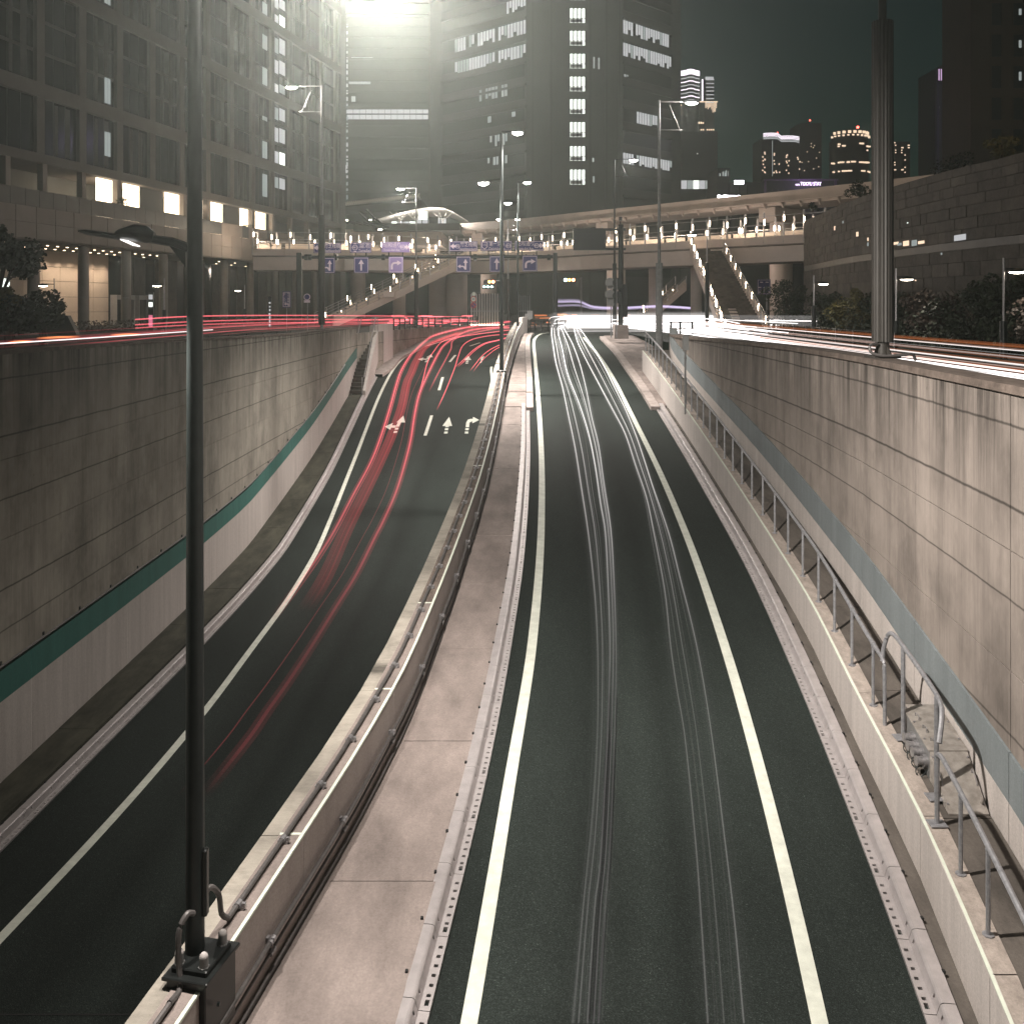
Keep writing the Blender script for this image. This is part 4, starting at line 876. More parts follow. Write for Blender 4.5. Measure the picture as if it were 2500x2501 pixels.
# 40 limit sign
Y = 86.5
t = thing('speed_sign', (ux(1156.5,Y),Y,0), 'post with a 40 limit disc and a no parking disc by the noise barrier', 'road sign')
mb = MB(); mb.tube([(ux(1157,Y),Y,0),(ux(1157,Y),Y,vz(716,Y))],.035,8); part('post', mb, M_galv, t, True)
def ringdisc(t, x, y, z, r, outer, inner):
    mb = MB(); mb.disc((x,y-.05,z),(0,1,0),r,20,.02); o = part('sign_disc', mb, outer, t, True)
    mb = MB(); mb.disc((x,y-.062,z),(0,1,0),r*.76,20,.012); part('sign_face', mb, inner, t, True)
ringdisc(t, ux(1156,Y),Y,vz(730.5,Y),.26,M_signred,M_whiteedge); letter(t,'40',M_sign,ux(1156,Y)-t.location.x,vz(730.5,Y),.26,.26,-.075)
ringdisc(t, ux(1156.3,Y),Y,vz(745.5,Y),.26,M_signred,M_sign); mb = MB(); z=vz(745.5,Y); x=ux(1156.3,Y); mb.hexa([(x-.17,Y-.075,z+.12),(x-.12,Y-.075,z+.17),(x+.17,Y-.075,z-.12),(x+.12,Y-.075,z-.17)]+[(x-.17,Y-.07,z+.12),(x-.12,Y-.07,z+.17),(x+.17,Y-.07,z-.12),(x+.12,Y-.07,z-.17)]); part('bar', mb, M_signred, t)
ringdisc(t, ux(1157,Y),Y,vz(718,Y),.2,M_signback,M_whiteedge)
# parking sign and round blue sign on the left
Y = 70.0
t, w, h = sign_panel('parking_sign', 'tall blue parking entrance sign among the left columns', 689.5,709.5,711.5,751,M_sign,Y,hang=False)
letter(t,'P',M_signtxt,-.14,.36,.3); letter(t,'入',M_signtxt,-.14,.04,.2); letter(t,'口',M_signtxt,-.14,-.16,.2); letter(t,'地下車路',M_signtxt,.14,.2,.001)
for k, ch in enumerate('地下車路'): letter(t,ch,M_signtxt,.14,.42-.19*k,.18)
shape(t,[(-.16,-.32),(-.02,-.20),(-.02,-.28),(.10,-.28),(.10,-.44),(.18,-.44),(.18,-.20),(.18,-.2),(-.02,-.2),(-.02,-.44)][:3]+[(.18,-.28),(.18,-.46),(.10,-.46),(.10,-.36),(-.02,-.36),(-.02,-.44)],M_signtxt)
mb = MB(); mb.tube([(ux(699.5,Y),Y+.08,0),(ux(699.5,Y),Y+.08,vz(712,Y))],.03,6); part('post', mb, M_galv, t)
Y = 71.0
t = thing('round_sign', (ux(750,Y),Y,0), 'round blue sign with a white plate beside the left gantry post', 'road sign')
mb = MB(); mb.tube([(ux(751,Y),Y,0),(ux(751,Y),Y,vz(718,Y))],.03,6); part('post', mb, M_galv, t)
ringdisc(t, ux(750,Y),Y,vz(725,Y),.24,M_signtxt,M_sign)
mb = MB(); mb.bx(ux(742.5,Y),ux(757.5,Y),Y-.06,Y-.04,vz(739,Y),vz(733,Y)); part('plate', mb, M_signtxt, t)
# signals
def signal(label, u, v, Y, lamps, zbase=0, arrows=False):
    t = thing('traffic_light', (ux(u,Y)+1.2,Y,zbase), label, 'traffic light', 'traffic lights across the junction')
    x, z = ux(u,Y), vz(v,Y)
    mb = MB(); mb.tube([(x+1.2,Y,zbase),(x+1.2,Y,z+.3)],.09,8); mb.tube([(x+1.2,Y,z+.1),(x-.6,Y+.1,z+.05)],.05,6); part('pole', mb, M_polegrey, t, True)
    mb = MB(); mb.cham((x,Y,z),(1.25,.25,.46),.1); part('housing', mb, M_pole, t)
    for k, e in enumerate(lamps):
        mb = MB(); mb.disc((x-.4+.4*k,Y-.16,z),(0,1,0),.16,14,.03); part('signal_lens', mb, e, t)
    if arrows:
        mb = MB(); mb.cham((x-.15,Y,z-.52),(1.25,.25,.46),.1); part('housing', mb, M_pole, t)
        for k in range(3):
            mb = MB(); cx = x-.55+.4*k; zz = z-.52
            mb.loft([[(cx+a,Y-yy,zz+b) for a,b in ((-.14,0),(0,.13),(0,.05),(.14,.05),(.14,-.05),(0,-.05),(0,-.13))] for yy in (.13,.16)]); part('signal_arrow', mb, E_sig_g, t)
    return t
signal('traffic light with blue, amber and red lamps right of the gantry post', 1390,683.5,100,(E_sig_g,E_sig_y,E_sig_r))
signal('traffic light with green arrows behind the second median lamp post', 1195,688,104,(M_pole,E_sig_y,E_sig_r),0,True)
# control cabinets at the tip of the median
t = thing('control_cabinet', (1.5,71.2,0), 'pale grey control cabinets on posts at the tip of the median', 'cabinet')
for u, v0, v1, dy in ((1288.5,766,780,0),(1294,759,779,.5)):
    mb = MB(); mb.cham((ux(u,71),71+dy,(vz(v0,71)+vz(v1,71))/2),(.42,.3,vz(v0,71)-vz(v1,71)),.02); part('cabinet', mb, M_signback, t)
mb = MB(); mb.tube([(ux(1290,71),71.2,0),(ux(1290,71),71.2,1.2)],.05,6); mb.tube([(ux(1295,71),71.5,0),(ux(1295,71),71.5,1.2)],.05,6); part('post', mb, M_pole, t)
# control box on a post in front of the right wall
Y = 33.0
t = thing('control_box', (ux(1673,Y),Y,zlw(Y)), 'grey control box on a thin post against the right wall', 'control box')
mb = MB(); mb.cham((ux(1674,Y)+.0,Y,(vz(819,Y)+vz(855,Y))/2),(.2,.2,vz(819,Y)-vz(855,Y)),.015); part('cabinet', mb, M_signback, t)
mb = MB(); mb.tube([(ux(1673,Y),Y,zlw(Y)-.03),(ux(1673,Y),Y,vz(855,Y))],.032,8); part('post', mb, M_polegrey, t, True)
for v in (874,925):
    mb = MB(); mb.tube([(ux(1673,Y),Y,vz(v,Y)-.03),(ux(1673,Y),Y,vz(v,Y)+.03)],.05,8); part('collar', mb, M_polegrey, t)
# noise barrier of upright ribs
def ribs(label, u0, u1, v0, v1, Y, n, m):
    t = thing('noise_barrier', (ux((u0+u1)/2,Y),Y,0), label, 'barrier', 'ribbed barriers beyond the bend')
    for k in range(n):
        a, b = ux(u0+(u1-u0)*k/n,Y), ux(u0+(u1-u0)*(k+1)/n,Y); mb = MB()
        mb.bx(a+.06,b-.06,Y-.05,Y+.05,0,vz(v0,Y)); part('panel', mb, m, t)
        mb = MB(); mb.bx(a-.05,a+.05,Y-.18,Y+.1,0,vz(v0,Y)+.05); part('rib', mb, M_pole, t)
    mb = MB(); mb.bx(ux(u0,Y),ux(u1,Y),Y-.2,Y-.14,1.35,1.42); part('guard_rail', mb, M_galv, t)
    return t
M_barrier = plain('barrier_panel', (.46,.42,.40), .6, 0, .1, 2)
tb = ribs('brightly lit ribbed barrier behind the 40 sign', 1148,1231,717.5,795,92,13,M_barrier)
mb = MB()
for k in range(13):
    x = ux(1148+83*(k+.5)/13,91.3); mb.cham((x,91.3,.12),(.16,.12,.1),.02)
part('uplight', mb, E_down, tb)
add_light((ux(1168,90.4),90.4,.35), 500, tb, size=2.2, tilt=(R(-115),0)); add_light((ux(1210,90.4),90.4,.35), 500, tb, size=2.2, tilt=(R(-115),0))
ribs('dark ribbed barrier to the right of the third median lamp post', 1264,1295,722,790,93,6,M_signback)
# fences
def fence(label, P, h, n, m, name='street_fence'):
    C = catmull(P, 6); t = thing(name, C[0], label, 'fence', 'low steel fences at street level')
    Ls = [0]
    for a, b in zip(C[:-1], C[1:]): Ls.append(Ls[-1]+(b-a).length)
    def pt(s):
        i = min(max(int(np.searchsorted(Ls, s))-1, 0), len(C)-2); return C[i].lerp(C[i+1], (s-Ls[i])/(Ls[i+1]-Ls[i]))
    for k in range(n+1):
        p = pt(Ls[-1]*k/n); mb = MB(); mb.bx(p.x-.05,p.x+.05,p.y-.05,p.y+.05,p.z,p.z+h); part('post', mb, m, t)
    for f in (.95,.62,.3):
        mb = MB(); mb.tube([q_+Vector((0,0,h*f)) for q_ in C], .028, 6); part('rail', mb, m, t)
    return t
fence('dark steel fence on the curved wall in front of the red trails', [(-8.6,71.5,.12),(-7.9,74,.12),(-7.2,77.5,.12),(-5.6,81,.12),(-3,84.2,.12)], .85, 13, M_pole)
fence('low rail fence on the left street verge beyond the near wall', [(-14.2,43,0),(-12.8,47,0),(-11.6,51.5,0)], .55, 6, M_pole)
fence('dark fence posts behind the right lamp post', [(8.0,49.5,.1),(8.6,49.9,.1),(9.1,49.6,.1)], 1.0, 2, M_pole)
fence('dark railing at the tip of the median beside the cabinets', [(1.2,72,0),(2.6,73.2,0),(4,73.6,0)], .8, 5, M_pole)
fence('long dark fence in front of the hedges on the right street', [(15.6,40,0),(15.8,55,0),(16.4,70,0)], .8, 12, M_pole)

# ---------------------------------------------------------------- stairs and end wall at the far end of the left sidewalk
t = thing('concrete_stairs', (-9.4,59.6,zl(59.6)+.2), 'dark concrete stairs rising from the left sidewalk to the street', 'stairs')
NS = 18; y0s, y1s = 59.6, 66.2; z0s = zl(59.6)+.2
for k in range(NS):
    y = y0s+(y1s-y0s)*k/NS; z = z0s+(.1-z0s)*(k+1)/NS; sh = -.25*k/NS*1.5
    mb = MB(); mb.bx(XL+.02-.3*k/NS, -9.05-.25*k/NS, y, y1s, z-.22, z); part('step', mb, M_slabdark, t)
mb = MB(); mb.hexa([(-9.02,59.4,z0s-1.0),(-8.86,59.4,z0s-1.0),(-9.05,66.4,-1.9),(-9.3,66.4,-1.9),(-9.02,59.4,z0s+.2),(-8.86,59.4,z0s+.2),(-9.05,66.4,.2),(-9.3,66.4,.2)]); part('side_wall', mb, M_band, t)
mb = MB(); mb.bx(-9.1,-9.04,59.5,59.56,z0s,z0s+1); mb.tube([(-8.95,59.5,z0s+1.0),(-9.2,66.3,1.1)],.035,6); mb.tube([(-9.95,59.5,z0s+.9),(-10.15,66.3,1.0)],.03,6); part('stair_rail', mb, M_galv, t)
t = thing('landing_railing', (-9.6,66.5,.1), 'steel railing round the top landing of the left concrete stairs', 'railing')
for u in (875,907,911,915,919,923):
    mb = MB(); mb.tube([(ux(u,66.5),66.5,.1),(ux(u,66.5),66.5,1.05)],.022,6); part('post', mb, M_galv, t)
mb = MB(); mb.tube([(ux(875,66.5),66.5,1.05),(ux(892,66.5),66.4,1.1)],.028,6); mb.tube([(ux(905,66.5),66.5,1.05),(ux(924,66.5),66.5,1.08)],.028,6); part('rail', mb, M_galv, t)
t = thing('end_wall', (-8.6,67.3,-1), 'pale angled end wall beside the stairs at the left bend', 'wall')
mb = MB(); mb.hexa([(-9.35,66.3,-3),(-8.5,70.2,-3),(-8.75,70.3,-3),(-9.6,66.4,-3),(-9.35,66.3,.55),(-8.5,70.2,.62),(-8.75,70.3,.62),(-9.6,66.4,.55)]); part('panel', mb, M_band, t)

# ---------------------------------------------------------------- left building
N0 = 14.48
def BL(n, out, z):                       # n: bay along the facade, out: metres toward the street
    return Vector((.980*(n+N0)-51.05 + .9834*out, 5.31*(n+N0) - .1815*out, z))
BR = math.atan2(5.31, .980)              # heading of the facade
def bbox(mb, n0, n1, o0, o1, z0, z1): return mb.hexa([BL(n0,o0,z0),BL(n0,o1,z0),BL(n1,o1,z0),BL(n1,o0,z0),BL(n0,o0,z1),BL(n0,o1,z1),BL(n1,o1,z1),BL(n1,o0,z1)])
def nu(u): return 23073/(1693-u)-N0
def nuo(u, out):                         # bay position seen in image column u for a point `out` metres off the facade
    lo, hi = -6.0, 16.0
    for _ in range(40):
        m_ = (lo+hi)/2; p = BL(m_, out, 0)
        if 1250+p.x/p.y*F < u: lo = m_
        else: hi = m_
    return lo
def zu(v, u): Y = 5.31*(nu(u)+N0); return ZC+(VH-v)*Y/F
LB = thing('office_building', BL(5,0,0), 'large dark grid facade building with a lit terrace on the left', 'building')
BZ = [(13.08,13.8),(18.2,19.35),(26.8,27.95),(35.4,36.55),(44.0,45.2)]
GZ = [(13.8,18.2),(19.35,26.8),(27.95,35.4),(36.55,44.0),(45.2,52)]
NB0, NB1 = -2, 12.3
for z0, z1 in BZ:
    for n in range(-2, 13):
        mb = MB(); bbox(mb, n-.035, min(n+.965,12.36), -.3, .06, z0, z1); part('beam_panel', mb, M_beam, LB)
for n in list(range(-2, 13)) :
    for z0, z1 in GZ:
        mb = MB(); bbox(mb, n-.09, n+.09, -.3, .02, z0+.01, z1-.01); part('pier_panel', mb, M_beam, LB)
for gi, (z0, z1) in enumerate(GZ):
    pm = MB(); L = 5.4*.82; h = z1-z0
    pm.bx(-L/2,L/2,-.02,.02,0,h); pane = pm.mesh('window', M_glass)
    fm = MB()
    for fx in (-.5,-.17,.17,.5): fm.bx(L*fx-.03,L*fx+.03,-.07,.03,0,h)
    nf = 1 if gi == 0 else 3
    for k in range(1, nf): fm.bx(-L/2,L/2,-.06,.03,h*k/nf-.14,h*k/nf+.14)
    frm = fm.mesh('window_frame', M_mull)
    cm = MB(); cm.bx(-L*.32,-L*.16,-.12,-.09,.2,h-.2); cm.bx(L*.04,L*.14,-.12,-.09,.2,h-.2); cur = cm.mesh('blind', M_curtain)
    for n in range(-2, 12):
        w = put('window', pane, LB, BL(n+.5,-.32,z0)-LB.location, (0,0,BR+math.pi)); put('window_frame', frm, w)
        if (n+gi) % 2 == 0 or n in (1,4): put('blind', cur, w, (0,.13,0), (0,0,0))
mb = MB(); bbox(mb, -2, 12.4, -14, -.6, 13.2, 52); part('core', mb, M_dark, LB)
mb = MB(); bbox(mb, 12.36, 12.75, -14, -.1, 0, 52); part('side_wall', mb, M_towerwall, LB)
def litwin(u0, u1, v0, v1, m, out=-.26, k=2, name='lit_window'):
    uc = (u0+u1)/2; n0, n1 = nu(u0), nu(u1); z0, z1 = zu(v1,uc), zu(v0,uc); mb = MB()
    for j in range(k):
        a, b = n0+(n1-n0)*(j+.06)/k, n0+(n1-n0)*(j+.94)/k; mb.hexa([BL(a,out-.03,z0),BL(a,out,z0),BL(b,out,z0),BL(b,out-.03,z0),BL(a,out-.03,z1),BL(a,out,z1),BL(b,out,z1),BL(b,out-.03,z1)])
    return part(name, mb, m, LB)
for i, (v0, v1) in enumerate(((-5,18),(35,66),(92,128),(146,178),(204,224),(262,291),(311,345),(369,400),(432,458))):
    litwin(673,685,v0,v1,(E_soft,E_soft,E_dim)[i%3]); litwin(687,701,v0+4,v1+4,(E_soft,E_white,E_soft)[i%3] if i != 4 else E_dim)
for v0, v1 in ((6,34),(85,120),(165,207),(284,294),(345,386),(425,480)): litwin(646,658,v0,v1,E_dim)
for v0, v1 in ((190,252),(322,381),(-20,9)): litwin(262,277,v0,v1,E_dim,k=2)
# terrace storey
ZT = 9.36
def fas(n): return 1.2+.25*math.sin((n+2)/14*math.pi)
for n in [x_*.42 for x_ in range(-5, 29)]:
    for z0, z1 in ((6.95,8.14),(8.16,9.36)):
        mb = MB(); a, b = n+.006, n+.414; mb.hexa([BL(a,fas(a)-.35,z0),BL(a,fas(a),z0),BL(b,fas(b),z0),BL(b,fas(b)-.35,z0),BL(a,fas(a)-.35,z1),BL(a,fas(a),z1),BL(b,fas(b),z1),BL(b,fas(b)-.35,z1)]); part('cladding_panel', mb, M_clad, LB)
mb = MB(); bbox(mb,-2.2,12.2,-9,.95,6.87,7.1); part('soffit', mb, M_clad, LB)
mb = MB(); bbox(mb,-2.2,12.2,-4.5,.9,9.1,9.34); part('terrace_deck', mb, M_slabdark, LB)
mb = MB(); bbox(mb,-2.2,12.2,-4.5,-.05,13.05,13.075); part('terrace_ceiling', mb, M_clad, LB)
for n in [x_*.3 for x_ in range(-6, 40)]:
    mb = MB(); a, b = n+.0015, n+.2985; o = fas(n)-.2; mb.hexa([BL(a,o-.03,9.4),BL(a,o,9.4),BL(b,o,9.4),BL(b,o-.03,9.4),BL(a,o-.03,10.7),BL(a,o,10.7),BL(b,o,10.7),BL(b,o-.03,10.7)]); part('balustrade_panel', mb, M_clad if n > 5 and int(n*10) % 4 else M_mull, LB)
mb = MB(); bbox(mb,-2,12.2,-4.5,-4.3,9.36,13.04); part('terrace_wall', mb, M_mull, LB)
for u0, u1 in ((235,282),(301,340),(402,441),(487,503),(515,543),(586,613),(624,648)):
    mb = MB(); n0, n1 = nuo(u0,-.8), nuo(u1,-.8); mid = (n0+n1)/2
    for a, b in ((n0, mid-.012), (mid+.012, n1)):
        for z0, z1 in ((9.6,12.45),(12.48,13.04)): mb.hexa([BL(a,-.85,z0),BL(a,-.8,z0),BL(b,-.8,z0),BL(b,-.85,z0),BL(a,-.85,z1),BL(a,-.8,z1),BL(b,-.8,z1),BL(b,-.85,z1)])
    part('lit_window', mb, E_warm, LB)
for u in (20,110,205,291,452,509,618,668,712,752,790):
    mb = MB(); n = nuo(u,0); bbox(mb,n-.05,n+.05,-.5,0,9.36,13.04); part('terrace_pillar', mb, M_clad, LB)
for u0, u1 in ((343,396),(549,582),(652,672)):
    mb = MB(); bbox(mb,nuo(u0,-.9),nuo(u1,-.9),-1.2,-.9,9.36,13.04); part('terrace_wall', mb, M_towerwall, LB)
# columns of the arcade
for u, w in ((-10,30),(82,28),(204,26),(308,23),(399,21),(547,19),(611,17),(671,16),(721,14),(767,13),(809,12)):
    n = nuo(u,-.3); c = BL(n,-.3,0); mb = MB(); r = w*c.y/F/2
    mb.tube([(c.x,c.y,0),(c.x,c.y,2.6)], r, 16, False); mb.tube([(c.x,c.y,2.62),(c.x,c.y,6.9)], r, 16); part('column', mb, M_column, LB, True)
# arcade back wall: pale stone at the left, dark rough stone and glass further on
M_pale = plain('pale_arcade_stone', (.50,.43,.36), .7, 0, .08, 1)
na = nuo(100,-6.4); nb = nuo(265,-6.4)
for k in range(6):
    a, b = na-.9+(nb-na+.9)*k/6, na-.9+(nb-na+.9)*(k+1)/6
    for z0, z1 in ((0,1.3),(1.31,2.7),(2.71,4.1),(4.11,5.4),(5.41,6.85)):
        mb = MB(); bbox(mb,a+.003,b-.003,-6.6,-6.4,z0,z1-.02); part('stone_panel', mb, M_pale, LB)
M_rough = None
for k in range(22):
    a, b = nb+(12.2-nb)*k/22, nb+(12.2-nb)*(k+1)/22; mb = MB(); bbox(mb,a+.004,b-.004,-6.7+.12*(k%3),-6.5+.12*(k%3),0,6.85); part('stone_panel', mb, M_stone if k % 3 else M_glass, LB)
for u0, u1 in ((285,330),(340,372)):
    mb = MB(); n0, n1 = nuo(u0,-5.6), nuo(u1,-5.6); bbox(mb,n0,n1,-6.3,-5.6,2.5,2.95); bbox(mb,n0,n0+.02,-6.3,-5.6,0,2.5); bbox(mb,n1-.02,n1,-6.3,-5.6,0,2.5); part('entrance_canopy', mb, M_signback, LB)
k = 0
for n in [x_*.24 for x_ in range(-2, 48)]:
    for o in (-2.2,-5.2):
        k += 1
        if n > 4 and k % 3: continue
        c = BL(n,o,6.85); mb = MB(); mb.disc(c,(0,0,-1),.11,8,.02); part('downlight', mb, E_down, LB)
for n, o, p in tuple((na+(nb-na)*(k+.4)/6,-5.3,620) for k in range(6))+((3.9,-3,300),(5.5,-3,300),(7.2,-3,300),(9,-3,300)):
    add_light(BL(n,o,6.7), p, LB, (1,.76,.55), 1.9, rad=.08)
for u, p in ((258,90),(320,90),(420,90),(495,60),(530,60),(600,60),(636,50)): add_light(BL(nuo(u,-.3),-.3,12.6), p, LB, (1,.8,.58), 2.9, rad=.3)
def leaves(n, boxf, s, m, name, parent, seed=1):
    r = random.Random(seed); mb = MB()
    for _ in range(n):
        p = Vector(boxf(r)); a = Vector((r.uniform(-1,1),r.uniform(-1,1),r.uniform(-1,1))).normalized(); b = a.orthogonal().normalized(); q_ = s*r.uniform(.6,1.3); b *= q_*.45; a *= q_
        k_ = len(mb.v); mb.v += [tuple(p-a*.5), tuple(p+b), tuple(p+a*.5), tuple(p-b)]; mb.f.append((k_,k_+1,k_+2,k_+3))
    o = part(name, mb, m, parent); return o
def clumps(C, tight=1.0):                # list of (center, radius) -> sampler that leaves gaps between the clumps
    def f(r):
        c, rad = r.choice(C); d = Vector((r.gauss(0,1),r.gauss(0,1),r.gauss(0,1))).normalized()*(rad*r.uniform(.35,1)**.6)
        return (c[0]+d.x, c[1]+d.y, c[2]+d.z*.8)
    return f
for i, (u, sz, lab) in enumerate(((290,1.0,'largest leafy terrace plant before the lit left windows'),(385,.8,'terrace plant between the second and third lit windows'),(530,.7,'terrace plant right of the near lamp post'),(600,.8,'terrace plant at the base of the lit window pair'),(640,.6,'small terrace plant before the last lit window'),(800,.7,'terrace plant by the left gantry sign'))):
    c = BL(nu(u),-.4,9.4); t = thing('terrace_plant', c, lab, 'plant', 'plants on the lit terrace')
    mb = MB(); r = random.Random(i)
    for _ in range(7):
        e = (c.x+r.uniform(-.9,.9)*sz, c.y+r.uniform(-.9,.9)*sz, c.z+r.uniform(.9,1.9)*sz); mb.tube([c,((c.x+e[0])/2,(c.y+e[1])/2,c.z+.7*sz),e],.02,4)
    part('stem', mb, M_bark, t)
    C = [((c.x+r.uniform(-1.2,1.2)*sz, c.y+r.uniform(-1.2,1.2)*sz, c.z+r.uniform(.6,2.0)*sz), .35*sz) for _ in range(14)]
    leaves(650, clumps(C), .13, M_leaf, 'foliage', t, i)

# ---------------------------------------------------------------- trees and hedges
def tree(label, base, trunk_h, C, n, s, m, seed=0, name='leafy_tree', r0=.2):
    t = thing(name, base, label, 'tree', 'dark street trees'); b = Vector(base); mb = MB()
    mb.tube([b,b+Vector((.05,0,trunk_h*.6)),b+Vector((0,.1,trunk_h))],[r0,r0*.75,r0*.5],8)
    for c, rad in C[:9]: mb.tube([b+Vector((0,0,trunk_h*.7)),(b+Vector((0,0,trunk_h))).lerp(Vector(c),.5)+Vector((0,0,.2)),c],[r0*.45,r0*.25,.02],5)
    part('trunk', mb, M_bark, t, True); leaves(n, clumps(C), s, m, 'crown', t, seed); return t
def blob(cx, cy, cz, rx, ry, rz_, k, seed, r=(.5,.9)):
    q_ = random.Random(seed); out = []
    for _ in range(k):
        d = Vector((q_.gauss(0,1),q_.gauss(0,1),q_.gauss(0,1))).normalized()*q_.uniform(.3,1)
        out.append(((cx+d.x*rx,cy+d.y*ry,cz+d.z*rz_),q_.uniform(*r)))
    return out
c = at(20,650,45); tree('big dark tree at the left edge in front of the pale arcade wall', (c[0]-.6,45,0), 2.2, blob(c[0]-.5,45,4.1,1.9,1.6,1.1,16,1)+blob(c[0]+.6,45,1.9,1.6,1.3,1.1,14,2), 5200, .2, M_leaf, 1)
c = at(105,735,47); tree('bushy dark tree hiding the foot of the left arcade columns', (c[0],47,0), 1.0, blob(c[0],47,1.5,1.15,1.0,1.1,14,3,(.3,.6)), 3000, .16, M_leaf, 2)
c = at(22,715,44); tree('small tree with yellow lit leaves at the left edge', (c[0],44,0), 1.6, blob(c[0],44,2.3,.7,.5,.35,8,4,(.25,.4)), 900, .16, M_leafy, 3)
t = thing('lit_globe_sign', at(12,692,48), 'white glowing sign panel behind the yellow leaves at the left edge', 'sign'); c = at(12,692,48)
mb = MB(); mb.disc(c,(0,-1,0),.24,16,.1); part('panel', mb, E_white, t); mb = MB(); mb.tube([(c[0],c[1],0),(c[0],c[1],c[2])],.04,6); mb.bx(c[0]-.1,c[0]+.5,c[1]-.2,c[1]+.05,c[2]+.26,c[2]+.31); part('post', mb, M_pole, t)
add_light((c[0]+.2,c[1]-1.2,c[2]+.2), 60, t, (1,.95,.85), kind='POINT')
for i, (x, y, h, w, d, lab, m) in enumerate(((19.6,70,4.2,1.5,1.3,'dark tree beside the sign board under the footbridge',M_leaf),(19.8,62,3.0,1.4,1.2,'dark shrub at the left end of the stone wall',M_leaf),(19.9,57,2.9,1.3,1.2,'shrub with olive leaves left of the thick brown post',M_leafy),(19.8,51.5,3.1,1.5,1.3,'dark shrub behind the thick brown post',M_leaf),(19.8,46.5,2.7,1.4,1.2,'shrub with pale pink tips just right of the thick brown post',M_leafr),(19.8,42,3.4,1.6,1.4,'dark tall shrub in the middle of the stone wall',M_leaf),(19.7,38.5,3.3,1.5,1.3,'tall dark shrub between the two right dish lamps',M_leaf),(19.4,35.5,2.6,1.3,1.2,'reddish shrub before the far right dish lamp',M_leafr),(19.6,32.3,3.6,1.7,1.4,'dark tall shrub at the far right edge',M_leaf))):
    t = thing('hedge_shrub', (x,y,0), lab, 'shrub', 'shrubs below the stone wall')
    mb = MB(); r = random.Random(i+20)
    for _ in range(6): mb.tube([(x,y,0),(x+r.uniform(-.4,.4),y+r.uniform(-.4,.4),h*.4),(x+r.uniform(-.9,.9),y+r.uniform(-1,1),h*.8)],[.06,.04,.015],5)
    part('stem', mb, M_bark, t); leaves(3600, clumps(blob(x,y,h*.52,w,w*1.25,h*.46,26,i+40,(.35,.7))), .15, m, 'foliage', t, i)
hm = leaves(9000, (lambda r: (r.uniform(18.4,21.0), r.uniform(28,74), abs(r.gauss(0,.7)))), .16, M_leaf, 'low_shrubbery', None, 77); tag(hm, 'dark ground cover shrubs along the foot of the stone wall', 'shrubbery', kind='stuff')
hm = leaves(5200, (lambda r: tuple(BL(r.uniform(-1.5,9), r.uniform(5,7.0), r.uniform(0,.75)))), .14, M_leafr, 'low_hedge', None, 78); tag(hm, 'clipped low hedge along the left street in front of the columns', 'hedge', kind='stuff')
t = thing('name_stone', at(155,785,64), 'low dark slanted stone sign block in the left hedge', 'sign'); c = at(155,785,64)
mb = MB(); mb.hexa([(c[0]-1.6,64,0),(c[0]+.85,64,0),(c[0]+.85,64.5,0),(c[0]-1.6,64.5,0),(c[0]-1.6,64,1.25),(c[0]+.25,64,1.25),(c[0]+.25,64.5,1.25),(c[0]-1.6,64.5,1.25)]); part('block', mb, M_pole, t)
t = thing('pylon_sign', (ux(368,72),72,0), 'slim sign pillar with white and pink lit panels by the entrance', 'sign')
x = ux(368,72)
mb = MB(); mb.bx(x-.18,x+.18,72,72.2,0,2.9); part('pillar', mb, M_pole, t)
for z0, z1, e in ((2.35,2.7,E_soft),(1.8,2.15,E_white),(.35,1.2,emit('pink_panel',(1,.25,.38),.7))):
    mb = MB(); mb.bx(x-.14,x+.14,71.97,72,z0,z1); part('lit_panel', mb, e, t)
t = thing('pylon_sign', (ux(658,78),78,0), 'narrow black pillar with white lit marks between two columns', 'sign'); x = ux(658.5,78)
mb = MB(); mb.bx(x-.13,x+.13,78,78.2,0,2.6); part('pillar', mb, M_black, t)
mb = MB(); r = random.Random(5)
for k in range(7): mb.bx(x-.08+r.uniform(0,.04),x+.07,77.97,78,.25+k*.3,.25+k*.3+r.uniform(.1,.22))
part('lit_panel', mb, E_soft, t)

# ---------------------------------------------------------------- footbridge
FBp = catmull([(-27,103,0),(-19,104.5,0),(-12,110,0),(-6.8,114,0),(1,110,0),(9.6,99.5,0),(17,91,0),(24.3,83,0),(33,74,0)], 5)
FB = thing('footbridge', (9.6,99.5,0), 'pale pedestrian bridge with glass screens and glowing tube lights crossing the junction', 'footbridge')
def sw(prof, m, name, closed=True, P=FBp):
    mb = MB(); mb.sweep(P, prof, closed); return part(name, mb, m, FB)
def chunks(prof, m, name, step=2, P=FBp, par=None):
    for i in range(0, len(P)-1, step):
        mb = MB(); seg = [Vector(p) for p in P[i:i+step+1]]
        if len(seg) < 2: continue
        mb.sweep(seg, prof, True); part(name, mb, m, par or FB)
chunks([(1.0,5.6),(1.15,6.95),(-3.2,6.95),(-3.0,5.6)], M_bridge, 'girder', 4)
chunks([(1.5,7.1),(1.55,7.78),(1.4,7.78),(1.35,7.1)], M_bridge, 'fascia_panel', 2)
sw([(1.4,7.0),(1.4,7.2),(-3.4,7.2),(-3.4,7.0)], M_slab, 'deck')
for s_ in (1.45,-3.3):
    for z in (8.15,8.75):
        mb = MB(); mb.sweep(FBp, [(s_-.025,z),(s_-.025,z+.05),(s_+.025,z+.05),(s_+.025,z)], True); part('rail', mb, M_galv, FB)
mb = MB(); mb.sweep(FBp, [(1.43,9.5),(1.43,9.54),(1.47,9.54),(1.47,9.5)], True); part('rail', mb, M_galv, FB)
